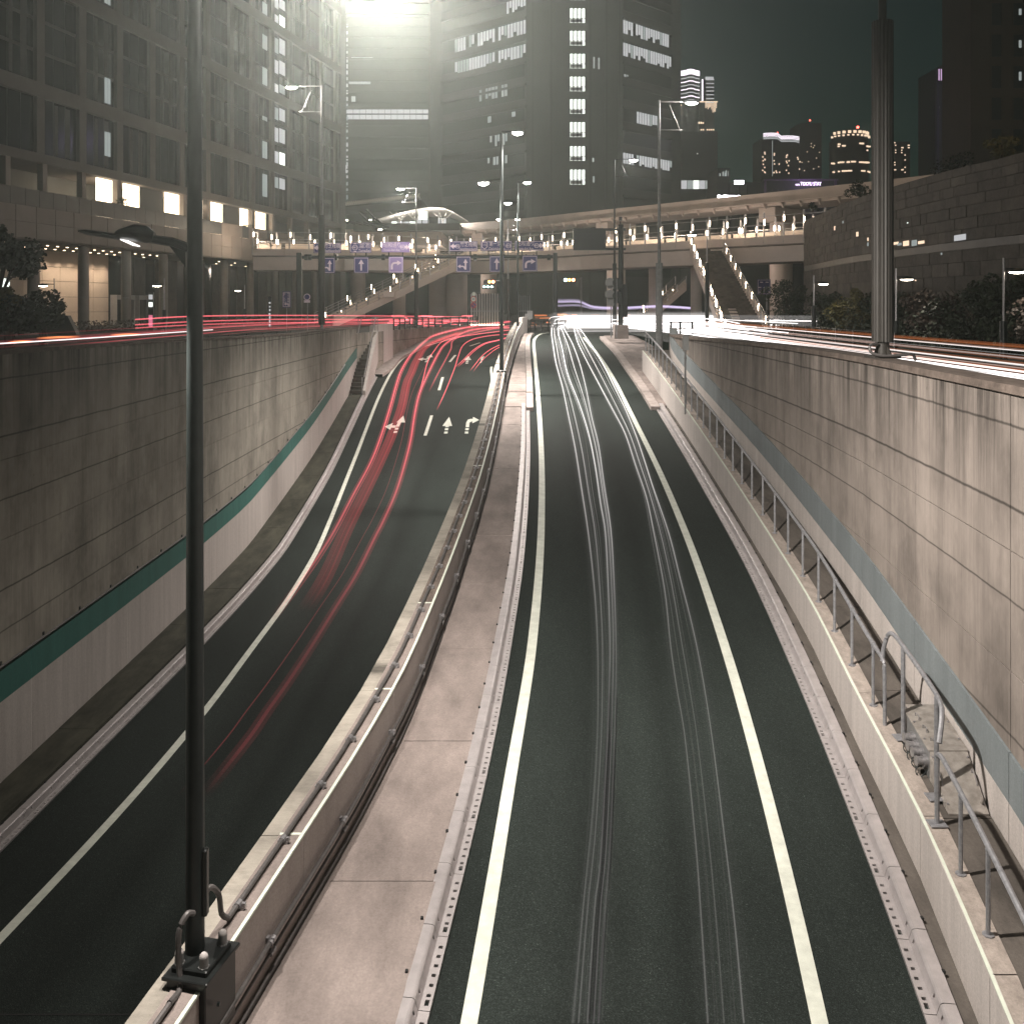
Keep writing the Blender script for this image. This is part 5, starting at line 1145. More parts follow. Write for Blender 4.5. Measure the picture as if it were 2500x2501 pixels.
def along_pts(P, step):
    Ls = [0]
    for a, b in zip(P[:-1], P[1:]): Ls.append(Ls[-1]+(b-a).length)
    out = []
    for s_ in frange(0, Ls[-1], step):
        i = min(max(int(np.searchsorted(Ls, s_))-1, 0), len(P)-2); d = (P[i+1]-P[i]).normalized(); out.append((P[i].lerp(P[i+1], (s_-Ls[i])/(Ls[i+1]-Ls[i])), Vector((d.y,-d.x,0))))
    return out
mbp = MB(); mbp.bx(-.075,.075,-.05,.05,7.2,9.75); mbp.tube([(0,0,9.7),(0,0,9.85)],.075,8); ME_fp = mbp.mesh('post', M_railst)
mbp = MB(); mbp.tube([(0,0,0),(0,0,.1),(0,0,.42),(0,0,.5)],[.02,.05,.045,.015],6); ME_tube = mbp.mesh('tube_lamp', E_tube)
for k, (p, e) in enumerate(along_pts(FBp, 1.9)):
    put('post', ME_fp, FB, p+e*1.45-FB.location)
    put('tube_lamp', ME_tube, FB, p+e*1.6+Vector((.12,0,8.75 if k % 2 else 9.0))-FB.location)
    if k % 2: put('tube_lamp', ME_tube, FB, p+e*.2+Vector((.6,0,8.3))-FB.location)
    put('post', ME_fp, FB, p-e*3.3-FB.location)
    put('tube_lamp', ME_tube, FB, p-e*3.1+Vector((0,0,8.6))-FB.location)
for k, (p, e) in enumerate(along_pts(FBp, 10)):
    add_light(p-e*.6+Vector((0,0,9.3)), 800, FB, (1,.78,.58), kind='POINT', rad=.25)
M_fglass = plain('bridge_screen', (.50,.43,.37), .35, 0, .1, .5)
for k, (p, e) in enumerate(along_pts(FBp, 2.7)[:-1]):
    mb = MB(); d = Vector((-e.y,e.x,0)); a = p-e*3.25+d*.1; b = p-e*3.25+d*2.5
    mb.hexa([(a.x,a.y,7.2),(b.x,b.y,7.2),(b.x-e.x*.03,b.y-e.y*.03,7.2),(a.x-e.x*.03,a.y-e.y*.03,7.2),(a.x,a.y,8.6),(b.x,b.y,8.6),(b.x-e.x*.03,b.y-e.y*.03,8.6),(a.x-e.x*.03,a.y-e.y*.03,8.6)]); part('screen_panel', mb, M_fglass, FB)
for u, Y, r in ((855/4.023*0+1069,118,1.35),(1115,118,1.6),(1600,103,.9),(975,112,.9),(700+1000,95,.7)):
    mb = MB(); mb.tube([(ux(u,Y),Y,0),(ux(u,Y),Y,6.2)],r*.8,16); part('pier', mb, M_bridge, FB, True)
# left white box landing
mb = MB(); mb.bx(ux(843,102),ux(951,102),101.6,104,5.55,6.75); part('landing_panel', mb, M_barrier, FB)
def bridge_stairs(label, A, B, width, nsteps, lamps, landing=None):
    """flight from A (foot) to B (head); side dir to the right of travel"""
    A, B = Vector(A), Vector(B); t = thing('footbridge_stairs', A, label, 'stairs', 'stairs of the footbridge'); d = B-A; h = Vector((d.x,d.y,0)).normalized(); e = Vector((h.y,-h.x,0))*width/2
    mb = MB()
    for s_ in (-1,1):
        o = e*s_; P = [A+o,B+o]; w = h.cross(Vector((0,0,1)))*.06
        mb.hexa([A+o-w+Vector((0,0,-.35)),A+o+w+Vector((0,0,-.35)),B+o+w+Vector((0,0,-.75)),B+o-w+Vector((0,0,-.75)),A+o-w+Vector((0,0,.2)),A+o+w+Vector((0,0,.2)),B+o+w+Vector((0,0,.2)),B+o-w+Vector((0,0,.2))])
    part('stringer', mb, M_bridge, t)
    for k in range(nsteps):
        a = A.lerp(B,(k)/nsteps); b = A.lerp(B,(k+1)/nsteps); mb = MB(); z = b.z; P = [a-e,a+e,b+e,b-e]
        mb.hexa([(p.x,p.y,a.z-.22) for p in P]+[(p.x,p.y,z) for p in P]); part('step', mb, M_slabdark, t)
    for s_ in (-1,1):
        for hh in (.55,.85,1.1):
            mb = MB(); mb.tube([A+e*s_+Vector((0,0,hh)),B+e*s_+Vector((0,0,hh))],.03,6); part('rail', mb, M_galv, t)
        n = max(4,int(d.length/1.6))
        for k in range(n+1):
            p = A.lerp(B,k/n)+e*s_; mb = MB(); mb.bx(p.x-.04,p.x+.04,p.y-.04,p.y+.04,p.z,p.z+1.15); part('post', mb, M_galv, t)
            mb = MB()
            if k < n and s_ == 1:
                q_ = A.lerp(B,(k+.92)/n)+e*s_; p2 = A.lerp(B,(k+.08)/n)+e*s_
                mb.hexa([p2+Vector((0,0,.25)),q_+Vector((0,0,.25)),q_+Vector((.02,.02,.25)),p2+Vector((.02,.02,.25)),p2+Vector((0,0,.8)),q_+Vector((0,0,.8)),q_+Vector((.02,.02,.8)),p2+Vector((.02,.02,.8))]); part('screen_panel', mb, M_fglass, t)
    for k in range(lamps):
        p = A.lerp(B,(k+.3)/lamps); put('tube_lamp', ME_tube, t, p-e*1.05+Vector((0,0,.75))-t.location); put('tube_lamp', ME_tube, t, p-e*.8+Vector((0,.6,.3))-t.location); put('tube_lamp', ME_tube, t, p+e*1.04+Vector((0,.3,.5))-t.location)
    return t
sA, sM, sB = (ux(790,93),93,.1), (ux(930,99),99.5,3.5), (ux(1118,110),110,7.1)
ts = bridge_stairs('pale stairs climbing from the left street up to the footbridge', sA, sB, 2.4, 36, 6)
mb = MB(); a = Vector(sM); mb.hexa([(a.x-.4,a.y-1.6,2.75),(a.x+1.4,a.y-1.2,2.75),(a.x+1.4,a.y+1.2,2.75),(a.x-.4,a.y+1.2,2.75),(a.x-.4,a.y-1.6,3.3),(a.x+1.4,a.y-1.2,3.3),(a.x+1.4,a.y+1.2,3.3),(a.x-.4,a.y+1.2,3.3)]); part('landing', mb, M_bridge, ts)
add_light((ux(900,92),91,6.5), 420, ts, (1,.82,.68), kind='POINT', rad=.3)
bridge_stairs('steep stairs with string of lights coming down toward the right street', (ux(1822,61),61,0), (ux(1722,90),90,7.2), 2.7, 36, 9)
mb = MB(); a = Vector((ux(1822,61),61,0)); b = Vector((ux(1722,90),90,7.2)); P = [a.lerp(b,0)+Vector((-.5,0,.12)),a.lerp(b,0)+Vector((.0,0,.12)),a.lerp(b,.22)+Vector((.1,0,.12)),a.lerp(b,.22)+Vector((-.45,0,.12))]
mb.quad(*P); part('cycle_ramp', mb, M_bridge, bpy.data.objects['footbridge_stairs.001'])
bridge_stairs('far stairs under the footbridge right of the message board', (ux(1570,125),125,0), (ux(1662,128),128,4.6), 2.2, 16, 2)
# direction board under the bridge
t, w, h = sign_panel('direction_board', 'large dark blue direction board under the footbridge on the right', 1849,1881.5,682,719,M_sign,95,hang=False)
mb = MB(); mb.tube([(t.location.x+.3,95.1,0),(t.location.x+.3,95.1,t.location.z+.8)],.08,8); part('post', mb, M_galv, t)
shape(t,[(-.03,-.62),(.03,-.62),(.03,-.2),(.10,-.2),(0,.02),(-.10,-.2),(-.03,-.2)],M_signtxt); shape(t,[(-.5,-.32),(.5,-.32),(.5,-.28),(-.5,-.28)],M_signtxt)
for dx, dz in ((-.25,.45),(.28,.45),(-.42,-.05),(.42,-.05),(-.4,-.5),(.4,-.5)): shape(t,[(dx-.14,dz-.05),(dx+.14,dz-.05),(dx+.14,dz+.05),(dx-.14,dz+.05)],M_signtxt)
# ---------------------------------------------------------------- elevated railway, station
VP = catmull([(-52,176,0),(-30,168,0),(-12,158,0),(0,148,0),(12.7,133,0),(24,119.5,0),(32,110,0),(46,92,0)], 5)
VD = thing('railway_viaduct', (12.7,133,0), 'long beige elevated railway girder passing behind the footbridge', 'viaduct')
chunks([(1,13.2),(1.1,14.75),(-5,14.75),(-5,13.2)], M_viaduct, 'girder', 2, VP, VD)
chunks([(1.6,13.5),(1.6,13.62),(1,13.62),(1,13.5)], M_viaduct, 'walkway_ledge', 5, VP, VD)
for k, (p, e) in enumerate(along_pts(VP, 2.4)):
    mb = MB(); q_ = p+e*1.35; d = Vector((-e.y,e.x,0))*.09
    mb.hexa([p+e*1.0-d+Vector((0,0,12.85)),p+e*1.05-d+Vector((0,0,12.85)),p+e*1.05+d+Vector((0,0,12.85)),p+e*1.0+d+Vector((0,0,12.85)),p+e*1.0-d+Vector((0,0,13.5)),p+e*1.6-d+Vector((0,0,13.5)),p+e*1.6+d+Vector((0,0,13.5)),p+e*1.0+d+Vector((0,0,13.5))]); part('bracket', mb, M_viaduct, VD)
for k, (p, e) in enumerate(along_pts(VP, 26)):
    if 0 < k: mb = MB(); c = p-e*2; mb.tube([(c.x,c.y,0),(c.x,c.y,11.5)],1.3,14); mb.box((c.x,c.y,12.3),(5.5,2.2,1.6),math.atan2(e.y,e.x)); part('pier', mb, M_viaduct, VD, True)
for p in ((-10,150,4),(8,128,4),(22,112,4)): add_light((p[0],p[1],7.5), 1500, VD, (1,.82,.7), kind='POINT', rad=.5)
Y = 150.0
ST = thing('station', (ux(1030,Y),Y,0), 'elevated station with a curved white lit canopy and lattice roof', 'station')
mb = MB()
C = [(ux(u,Y),vz(v,Y)) for u, v in ((915,540),(960,527),(1010,515),(1055,508.5),(1085,510),(1110,521),(1140,540))]
n = len(C); N_ = 5
for k in range(N_+1):
    for x, z in C: mb.v.append((x, Y-2+k*3.2, z+.35*math.sin(math.pi*k/N_)))
for k in range(N_):
    for i in range(n-1): a = k*n+i; mb.f.append((a,a+1,a+n+1,a+n))
M_can = plain('canopy_white', (.66,.62,.58), .6, 0, .06, .4)
part('canopy', mb, M_can, ST, True)
mb = MB(); mb.bx(ux(870,Y),ux(1125,Y),Y-3,Y+14,vz(566,Y),vz(549,Y)); part('platform_edge', mb, M_towerwall, ST)
mb = MB(); mb.bx(ux(815,Y),ux(1080,Y),Y-1,Y+14,vz(600,Y),vz(567,Y)); part('lower_deck', mb, M_viaduct, ST)
for k in range(9):
    a, b = 948+k*15.5, 948+k*15.5+13; mb = MB(); mb.bx(ux(a,Y),ux(b,Y),Y+4,Y+4.1,vz(562,Y),vz(535 if k < 4 else 527,Y)); part('lit_window', mb, E_soft if k % 3 else E_white, ST)
mb = MB(); mb.bx(ux(1018,Y),ux(1041,Y),Y+2,Y+2.1,vz(533,Y),vz(513,Y)); part('lit_sign', mb, E_white, ST)
mb = MB(); mb.bx(ux(1048,Y),ux(1071,Y),Y-1,Y-.8,vz(551,Y),vz(531,Y)); part('dark_board', mb, M_pole, ST)
for u in (975,1015,1080):
    mb = MB(); b = Vector((ux(u,Y),Y+1,vz(552,Y)))
    for dx in (-1.6,-.6,.6,1.6): mb.tube([b+Vector((0,0,.9)),b+Vector((dx,0,2.3))],.05,5)
    mb.tube([b,b+Vector((0,0,.9))],.09,6); part('canopy_strut', mb, M_can, ST)
for u in range(835, 1030, 5):
    v = 502-(u-827)*.115; mb = MB(); mb.tube([(ux(u,Y),Y-4,vz(v+9,Y)),(ux(u+5,Y),Y-4,vz(v,Y))],.1,4); mb.tube([(ux(u+3,Y),Y-2,vz(v+9,Y)),(ux(u,Y),Y-2,vz(v,Y))],.07,4); part('lattice_bar', mb, M_can, ST)
mb = MB(); mb.hexa([(ux(827,Y),Y-3,vz(512,Y)),(ux(1034,Y),Y-3,vz(492,Y)),(ux(1034,Y),Y+8,vz(492,Y)),(ux(827,Y),Y+8,vz(512,Y)),(ux(827,Y),Y-3,vz(510,Y)),(ux(1034,Y),Y-3,vz(489,Y)),(ux(1034,Y),Y+8,vz(489,Y)),(ux(827,Y),Y+8,vz(510,Y))]); part('roof_slab', mb, M_towerwall, ST)
for (u0,v0,u1,v1) in ((888,525,930,565),(905,518,950,563)):
    mb = MB(); mb.tube([(ux(u0,Y),Y-4,vz(v0,Y)),(ux(u1,Y),Y-4,vz(v1,Y))],.22,6); part('escalator_truss', mb, M_pole, ST)
for k in range(7):
    mb = MB(); u = 835+k*16; mb.tube([(ux(u,Y),Y-5,vz(543+k*1.5,Y)),(ux(u+30,Y),Y-5,vz(552+k*1.5,Y))],.12,5); part('roof_rib', mb, M_pole, ST)
for u, v in ((848,541),(905,540),(930,563)):
    mb = MB(); mb.bx(ux(u,Y),ux(u+9,Y),Y-3,Y-2.9,vz(v+2,Y),vz(v,Y)); part('strip_light', mb, E_heads, ST)
for u in (985,1050,1100): add_light((ux(u,Y),Y+1.5,vz(538,Y)), 900, ST, (1,.93,.84), kind='POINT', rad=.4)

# ---------------------------------------------------------------- towers behind
Y = 205.0
CT = thing('tower_block', (ux(1400,Y),Y,0), 'tall misty office tower with a column of square lit windows', 'skyscraper')
ZT_ = 73.0
FP = [(ux(1050,232),232),(ux(1078,225),225),(ux(1285,206),206),(ux(1520,206.5),206.5),(ux(1640,219),219),(ux(1662,225),225)]
for k in range(len(FP)-1):
    a, b = FP[k], FP[k+1]; mb = MB(); mb.hexa([(a[0],a[1],0),(b[0],b[1],0),(b[0],b[1]+6,0),(a[0],a[1]+6,0),(a[0],a[1],ZT_),(b[0],b[1],ZT_),(b[0],b[1]+6,ZT_),(a[0],a[1]+6,ZT_)]); part('facade', mb, M_towerwall, CT)
def facet(k, s, z, out=.05):
    a, b = Vector((*FP[k],0)), Vector((*FP[k+1],0)); d = (b-a).normalized(); nrm = Vector((d.y,-d.x,0)); p = a.lerp(b,s)+nrm*out; return Vector((p.x,p.y,z))
def fbox(mb, k, s0, s1, z0, z1, o0, o1):
    return mb.hexa([facet(k,s0,z0,o1),facet(k,s1,z0,o1),facet(k,s1,z0,o0),facet(k,s0,z0,o0),facet(k,s0,z1,o1),facet(k,s1,z1,o1),facet(k,s1,z1,o0),facet(k,s0,z1,o0)])
ws = [(20,55),(75,110),(131,166),(187,222),(242,277),(298,334),(357,392),(414,450),(-36,-1),(-92,-57)]
rr = random.Random(11)
for v0, v1 in ws:
    s0, s1 = (1390-1285)/235, (1429-1285)/235; z0, z1 = vz(v1,206.2), vz(v0,206.2); mb = MB(); fbox(mb,2,s0,s1,z0,z1,.04,.1); w = part('lit_window', mb, E_white, CT)
    mb = MB()
    for j in range(5): x = s0+(s1-s0)*j/4; fbox(mb,2,x-.006,x+.006,z0,z1,.1,.2)
    for zf in (.28,): fbox(mb,2,s0,s1,z0+(z1-z0)*zf,z0+(z1-z0)*zf+.12,.1,.16)
    part('mullion', mb, M_mull, w)
    mb = MB(); fbox(mb,2,s0+.01,s1-.03,z0+.05,z0+(z1-z0)*.26,.1,.13); part('desk_line', mb, M_signback, w)
M_sp = plain('spandrel', (.07,.073,.07), .6, 0, .1, .3)
for i in range(16):
    zc_ = 8+i*4.67; z0, z1 = zc_, zc_+2.7
    for k in (1,3):
        mb = MB(); fbox(mb,k,.02,.98,z0,z1,.01,.06); wb = part('window_band', mb, M_glasst, CT)
        mb = MB(); fbox(mb,k,.0,1,z1,z1+.5,.02,.3); part('ledge', mb, M_sp, CT)
# lit strips of the two side facets, with mullions
def strip_lit(k, ua, ub, va, vb, n, m, miss=.1):
    """lit panes between image columns ua..ub of facet k at the heights given by rows va (at ua) .. """
    a, b = Vector((*FP[k],0)), Vector((*FP[k+1],0))
    def s_of(u):
        lo, hi = 0, 1
        for _ in range(30):
            mid = (lo+hi)/2; p = a.lerp(b,mid)
            if 1250+p.x/p.y*F < u: lo = mid
            else: hi = mid
        return lo
    s0, s1 = s_of(ua), s_of(ub); y = a.lerp(b,s0).y; z0, z1 = vz(vb,y), vz(va,y)
    for j in range(n):
        if rr.random() < miss: continue
        x0, x1 = s0+(s1-s0)*(j+.14)/n, s0+(s1-s0)*(j+.86)/n; mb = MB(); fbox(mb,k,x0,x1,z0+(z1-z0)*(.0 if rr.random()<.6 else rr.uniform(.1,.4)),z1,.07,.12); part('lit_window', mb, m if rr.random() < .85 else E_dim, CT)
strip_lit(1,1111,1285,97,128,24,E_soft,.15); strip_lit(1,1111,1285,152,180,24,E_soft,.08); strip_lit(1,1237,1285,2,34,7,E_soft,.1)
strip_lit(1,1170,1240,220,248,9,E_dim,.5); strip_lit(1,1190,1285,285,300,8,E_dim,.7); strip_lit(1,1190,1240,330,360,8,E_dim,.4); strip_lit(1,1190,1240,380,405,7,E_dim,.4)
strip_lit(3,1517,1638,48,80,20,E_soft,.1); strip_lit(3,1517,1638,103,135,20,E_soft,.05); strip_lit(3,1553,1610,272,300,9,E_soft,.1); strip_lit(3,1517,1640,368,398,19,E_soft,.08); strip_lit(3,1522,1534,180,186,2,E_dim,0)
for u, v0, v1 in ((1450,138,166),(1462,140,168),(1448,385,395),(1449,430,445)):
    s = (u-1285)/235; mb = MB(); fbox(mb,2,s-.008,s+.008,vz(v1,206.2),vz(v0,206.2),.02,.06); part('lit_window', mb, E_dim, CT)
for u in (1300,1345,1440,1480,1512):
    s = (u-1285)/235; mb = MB(); fbox(mb,2,s-.012,s+.012,0,ZT_,.0,.35); part('facade_fin', mb, M_sp, CT)
Y = 242.0
MT = thing('tower_block', (ux(947,Y),Y,0), 'pale misty tower with one lit horizontal band behind the left building', 'skyscraper')
mb = MB(); mb.bx(ux(846,Y),ux(1047,Y),Y,Y+20,0,73); part('facade', mb, M_towerwall, MT)
mb = MB(); mb.bx(ux(1047,Y),ux(1076,Y),Y-2,Y+20,0,73); part('corner_strip', mb, M_beam, MT)
for k in range(13):
    a = 847+k*(200/13); mb = MB(); mb.bx(ux(a+.5,Y),ux(a+15,Y),Y-.1,Y-.02,vz(291,Y),vz(267,Y)); part('lit_window', mb, E_soft, MT)
mb = MB(); mb.bx(ux(846,Y),ux(1047,Y),Y-.5,Y-.02,vz(264.5,Y),vz(262,Y)); part('ledge', mb, M_beam, MT)
for v in range(-20, 470, 27):
    mb = MB(); mb.bx(ux(846,Y),ux(1047,Y),Y-.25,Y-.02,vz(v+3,Y),vz(v,Y)); part('ledge', mb, M_sp, MT)
rr = random.Random(3)
for v in range(60, 480, 16):
    mb = MB(); mb.bx(ux(846,Y),ux(849.5,Y),Y-.12,Y-.02,vz(v+rr.uniform(4,12),Y),vz(v,Y)); part('lit_window', mb, E_soft if rr.random() < .8 else E_dim, MT)
for u0, u1, v0, v1 in ((833,842,403,422),(852,905,196,205),(858,910,139,141),(858,868,235,248)):
    mb = MB(); mb.bx(ux(u0,Y-4 if u0 < 846 else Y),ux(u1,Y-4 if u0 < 846 else Y),Y-.15,Y-.02,vz(v1,Y),vz(v0,Y)); part('lit_window', mb, E_soft if u0 < 846 else E_dim, MT)
# distant city
def tower(label, u0, u1, vtop, Y, m, name='far_tower', D=10):
    t = thing(name, (ux((u0+u1)/2,Y),Y,0), label, 'skyscraper', 'far towers on the right skyline'); mb = MB(); mb.bx(ux(u0,Y),ux(u1,Y),Y,Y+D,0,vz(vtop,Y)); part('wall', mb, m, t); return t
def cw(t, u0, u1, v0, v1, Y, m, name='lit_window'):
    mb = MB(); mb.bx(ux(u0,Y),ux(u1,Y),Y-.12,Y-.02,vz(v1,Y),vz(v0,Y)); return part(name, mb, m, t)
M_far = plain('far_wall', (.045,.05,.05), .8, 0, .1, .1)
Y = 262.0; t = tower('tall twin topped tower with bright curved bands beside the misty tower', 1662,1752,320,Y,M_far)
rr = random.Random(4)
mb = MB(); mb.loft([[(ux(1662+84*k/8*.52 ,Y),Y-.8*math.sin(math.pi*k/8),z) for k in range(9)]+[(ux(1706,Y),Y+8,z),(ux(1662,Y),Y+8,z)] for z in (vz(322,Y),vz(180,Y))]); part('wall', mb, M_far, t)
mb = MB(); mb.bx(ux(1720,Y),ux(1743,Y),Y,Y+8,vz(322,Y),vz(190,Y)); part('wall', mb, M_far, t)
for k in range(8):
    v = 182+k*9.2 if k else 176
    mb = MB(); P = [(ux(1662+46*j/8,Y),Y-.9*math.sin(math.pi*j/8)-.15,vz(v-(3 if j in (3,4,5) else 0)*.5+ (abs(j-4)*.35),Y)) for j in range(9)]; mb.sweep(P,[(0,-.14 if k else -.9),(0,.14 if k else .5)]); part('light_band', mb, E_cityw if k % 2 == 0 else E_soft, t)
    if k: cw(t,1724,1743,v+2,v+4,Y,E_soft,'light_band')
cw(t,1722,1742,187,194,Y,E_soft,'light_band'); cw(t,1713,1716.5,193,246,Y,E_cityw,'light_band')
for u0, u1, v0, v1 in ((1662,1752,247,249.5),(1662,1676,255,258),):
    cw(t,u0,u1,v0,v1,Y,E_city,'light_band')
for k in range(10):
    cw(t,1664+k*2.6,1665.4+k*2.6,256+k*.3,282-k*2.4,Y,E_city); cw(t,1722+k*2.9,1723.4+k*2.9,250,272+rr.uniform(-12,4),Y,E_city)
for k in range(12):
    u = 1664+k*4.6; cw(t,u,u+3.4,297+rr.uniform(-1,1),302,Y,E_city)
    if rr.random() < .7: cw(t,1690+k*5,1693.6+k*5,315,318,Y,E_city)
t2 = tower('dark block with a row of lit rooms at the foot of the twin topped tower', 1662,1752,321,258,M_far)
for k in range(6):
    u = 1663+k*14.8; cw(t2,u,u+13.6,440.5,461,258,(E_soft,E_dim,E_white)[k % 3])
cw(t2,1702,1703.5,374,376,258,E_white)
Y = 285.0; t = tower('tower with a wavy violet lit crown left of the brown post', 1858,1950,338,Y,M_far)
for k in range(5):
    mb = MB(); P = [(ux(1863+88*j/10,Y),Y-.15,vz(326+k*3.2+(2.2*math.sin(j*.62-.6)+j*1.0 if j > 4 else -1.0*math.sin(j*.7)),Y)) for j in range(11)]; mb.sweep(P,[(0,-.12),(0,.12)]); part('light_band', mb, E_cityw if k < 3 else E_soft, t)
rr = random.Random(8)
for k in range(34):
    u = rr.choice([1860,1864,1885,1887,1893,1899,1918,1922,1945,1950,1952])+rr.uniform(0,3); v = rr.uniform(368,428); cw(t,u,u+2.6,v,v+3.2,Y,E_city)
cw(t,1897.5,1899,322,326,Y,E_red,'beacon')
cw(t,1885,1886.2,343,430,Y,E_dim,'edge_strip')
t = tower('plain dark tower with a red beacon between two lit towers', 1952,2006,300,288,M_far); cw(t,1976,1978.5,292,295,288,E_red,'beacon')
for k in range(12): u = rr.uniform(1955,2004); v = rr.uniform(345,420); cw(t,u,u+1.6,v,v+2,288,E_city)
Y = 280.0; t = thing('far_tower', (ux(2090,Y),Y,0), 'round tower with a crown of warm lamps behind the brown post', 'skyscraper', 'far towers on the right skyline')
cx = ux(2090,Y); r_ = ux(2137,Y)-cx
for z0, z1, f in ((0,vz(338,Y),1),(vz(338,Y),vz(313,Y),.9)):
    mb = MB(); mb.tube([(cx,Y+6,z0),(cx,Y+6,z1)],r_*f,24); part('wall', mb, M_far, t, True)
for k in range(9):
    a = math.pi*(1.12+.76*k/8); x, y = cx+r_*.92*math.cos(a), Y+6+r_*.92*math.sin(a)
    mb = MB(); mb.bx(x-.45,x+.45,y-.2,y,vz(322.5,Y),vz(316,Y)); part('crown_lamp', mb, E_city, t)
for k in range(12):
    a = math.pi*(1.08+.84*k/11); x, y = cx+r_*1.01*math.cos(a), Y+6+r_*1.01*math.sin(a); mb = MB(); mb.bx(x-.3,x+.3,y-.2,y,vz(330+rr.uniform(-1,1),Y),vz(326,Y)); part('crown_lamp', mb, E_city, t)
for k in range(40):
    a = math.pi*(1.06+.88*rr.random()); x, y = cx+r_*1.01*math.cos(a), Y+6+r_*1.01*math.sin(a); v = rr.choice([347,352,362,392,392,393,414,414]); mb = MB(); w = rr.uniform(.25,.7); mb.bx(x-w,x+w,y-.15,y+.1,vz(v+3.5,Y),vz(v,Y)); part('lit_window', mb, E_city, t)
mb = MB(); mb.tube([(cx+2.6,Y+6,vz(313,Y)),(cx+2.6,Y+6,vz(303,Y))],.15,5); part('mast', mb, M_pole, t); mb = MB(); mb.ball((cx+2.6,Y+6,vz(301,Y)),.4,8,5); part('beacon', mb, E_red, t)
t = tower('pair of dark blocks with stacked window lights right of the brown post', 2180,2222,345,270,M_far)
for k in range(26): u = rr.choice([2183,2185,2200,2203,2208,2216,2218]); v = 347+rr.randrange(13)*6; cw(t,u,u+2.6,v,v+2.6,270,E_city)
Y = 240.0; t = tower('dark slender tower with violet vertical light strips near the right edge', 2283,2330,167,Y,M_far)
for k, u in enumerate((2291,2296.5,2308,2313,2325)): cw(t,u,u+2.4,168,196,Y,emit('violet_strip',(.75,.5,.8),.9) if k == 0 else bpy.data.materials['violet_strip'],'light_strip')
for u in (2286,2299,2311,2322):
    mb = MB(); mb.bx(ux(u,Y),ux(u+5,Y),Y-.5,Y,5,vz(198,Y)); part('fin', mb, plain('violet_fin',(.06,.05,.09),.7) if 'violet_fin' not in MATS else MATS['violet_fin'], t)
for k in range(14): u = rr.choice([2292,2304,2316]); v = rr.uniform(240,380); cw(t,u,u+1.4,v,v+5,Y,E_dim)
add_light((ux(2305,240),225,vz(300,240)), 900, t, (.7,.55,1), kind='POINT', rad=.5)
t = tower('dark glass tower partly hidden by the brown tower on the right edge', 2330,2372,140,243,M_far)
for k in range(22): u = rr.uniform(2334,2366); v = rr.uniform(145,380); cw(t,u,u+2,v,v+5,243,E_dim)
Y = 150.0; t = tower('brown tower with recessed windows at the top right corner', 2370,2620,-120,Y,M_brown)
for i, u in enumerate((2420,2473,2526)):
    for j in range(7):
        v = -70+j*77; mb = MB(); mb.bx(ux(u,Y),ux(u+24,Y),Y-.04,Y-.01,vz(v+54,Y),vz(v,Y)); w = part('window', mb, M_glasst, t)
        mb = MB()
        for a in ((-1.5,0),(24,25.5)): mb.bx(ux(u+a[0],Y),ux(u+a[1],Y),Y-.14,Y-.01,vz(v+54,Y),vz(v-1.5,Y))
        mb.bx(ux(u-1.5,Y),ux(u+25.5,Y),Y-.14,Y-.01,vz(v,Y),vz(v-1.5,Y)); part('window_frame', mb, M_brown, w)
        if i == 1 and j in (1,2,3): cw(t,u+14,u+20,v+14,v+26+j*3,Y,E_dim)
Y = 185.0; HT = thing('hotel_building', (ux(1955,Y),Y,0), 'low dark building with a glowing violet roof sign above the viaduct', 'building')
mb = MB(); mb.bx(ux(1865,Y),ux(2046,Y),Y,Y+12,0,vz(440,Y)); part('wall', mb, M_far, HT)
for a in ((1865,2046,437,441),(1865,1870,441,470),(2036,2042,441,470)):
    mb = MB(); mb.bx(ux(a[0],Y),ux(a[1],Y),Y-.3,Y-.02,vz(a[3],Y),vz(a[2],Y)); part('frame', mb, plain('violet_trim',(.16,.10,.2),.6) if 'violet_trim' not in MATS else MATS['violet_trim'], HT)
for k in range(12): cw(HT,1872+k*14,1880+k*14,462,467,Y,M_glasst,'window')
x = ux(1978,Y)-HT.location.x; o = letter(HT,'TOKYU STAY',E_violet,x,vz(449.5,Y),.95,3.9,-.4); letter(HT,'HOTEL',E_violet,ux(1946,Y)-HT.location.x,vz(451.5,Y),.45,.8,-.4)
add_light((ux(1960,Y),Y-3,vz(452,Y)), 260, HT, (.75,.5,1), kind='POINT', rad=.5)
Y = 140.0; t = thing('floodlight_board', (ux(1803,Y),Y,0), 'brilliant white floodlit board and lights above the viaduct', 'floodlight')
cw(t,1793,1815,440.5,449.5,Y,emit('flood',(1,.93,1),16),'panel')
mb = MB(); mb.tube([(ux(1804,Y),Y,0),(ux(1804,Y),Y,vz(450,Y))],.12,6); part('post', mb, M_pole, t)
for u in (1779,1786,1824): mb = MB(); mb.tube([(ux(u,Y),Y,8),(ux(u,Y),Y,vz(450,Y))],.08,6); part('post', mb, M_pole, t)
for k in range(9): cw(t,1752+k*7,1758+k*7,477+rr.uniform(-1,1),482+rr.uniform(-1,1),134.8+.0,bpy.data.materials['flood'],'lamp')
Y = 190.0; t = tower('dark low block between the twin topped tower and the floodlights', 1752,1782,410,Y,M_far)
for k in range(10): u = rr.uniform(1754,1780); cw(t,u,u+1.3,rr.uniform(412,425),430,Y,E_dim)
Y = 150.0; t = tower('dark ribbed block behind the floodlit board', 1752,1865,445,170,M_far)

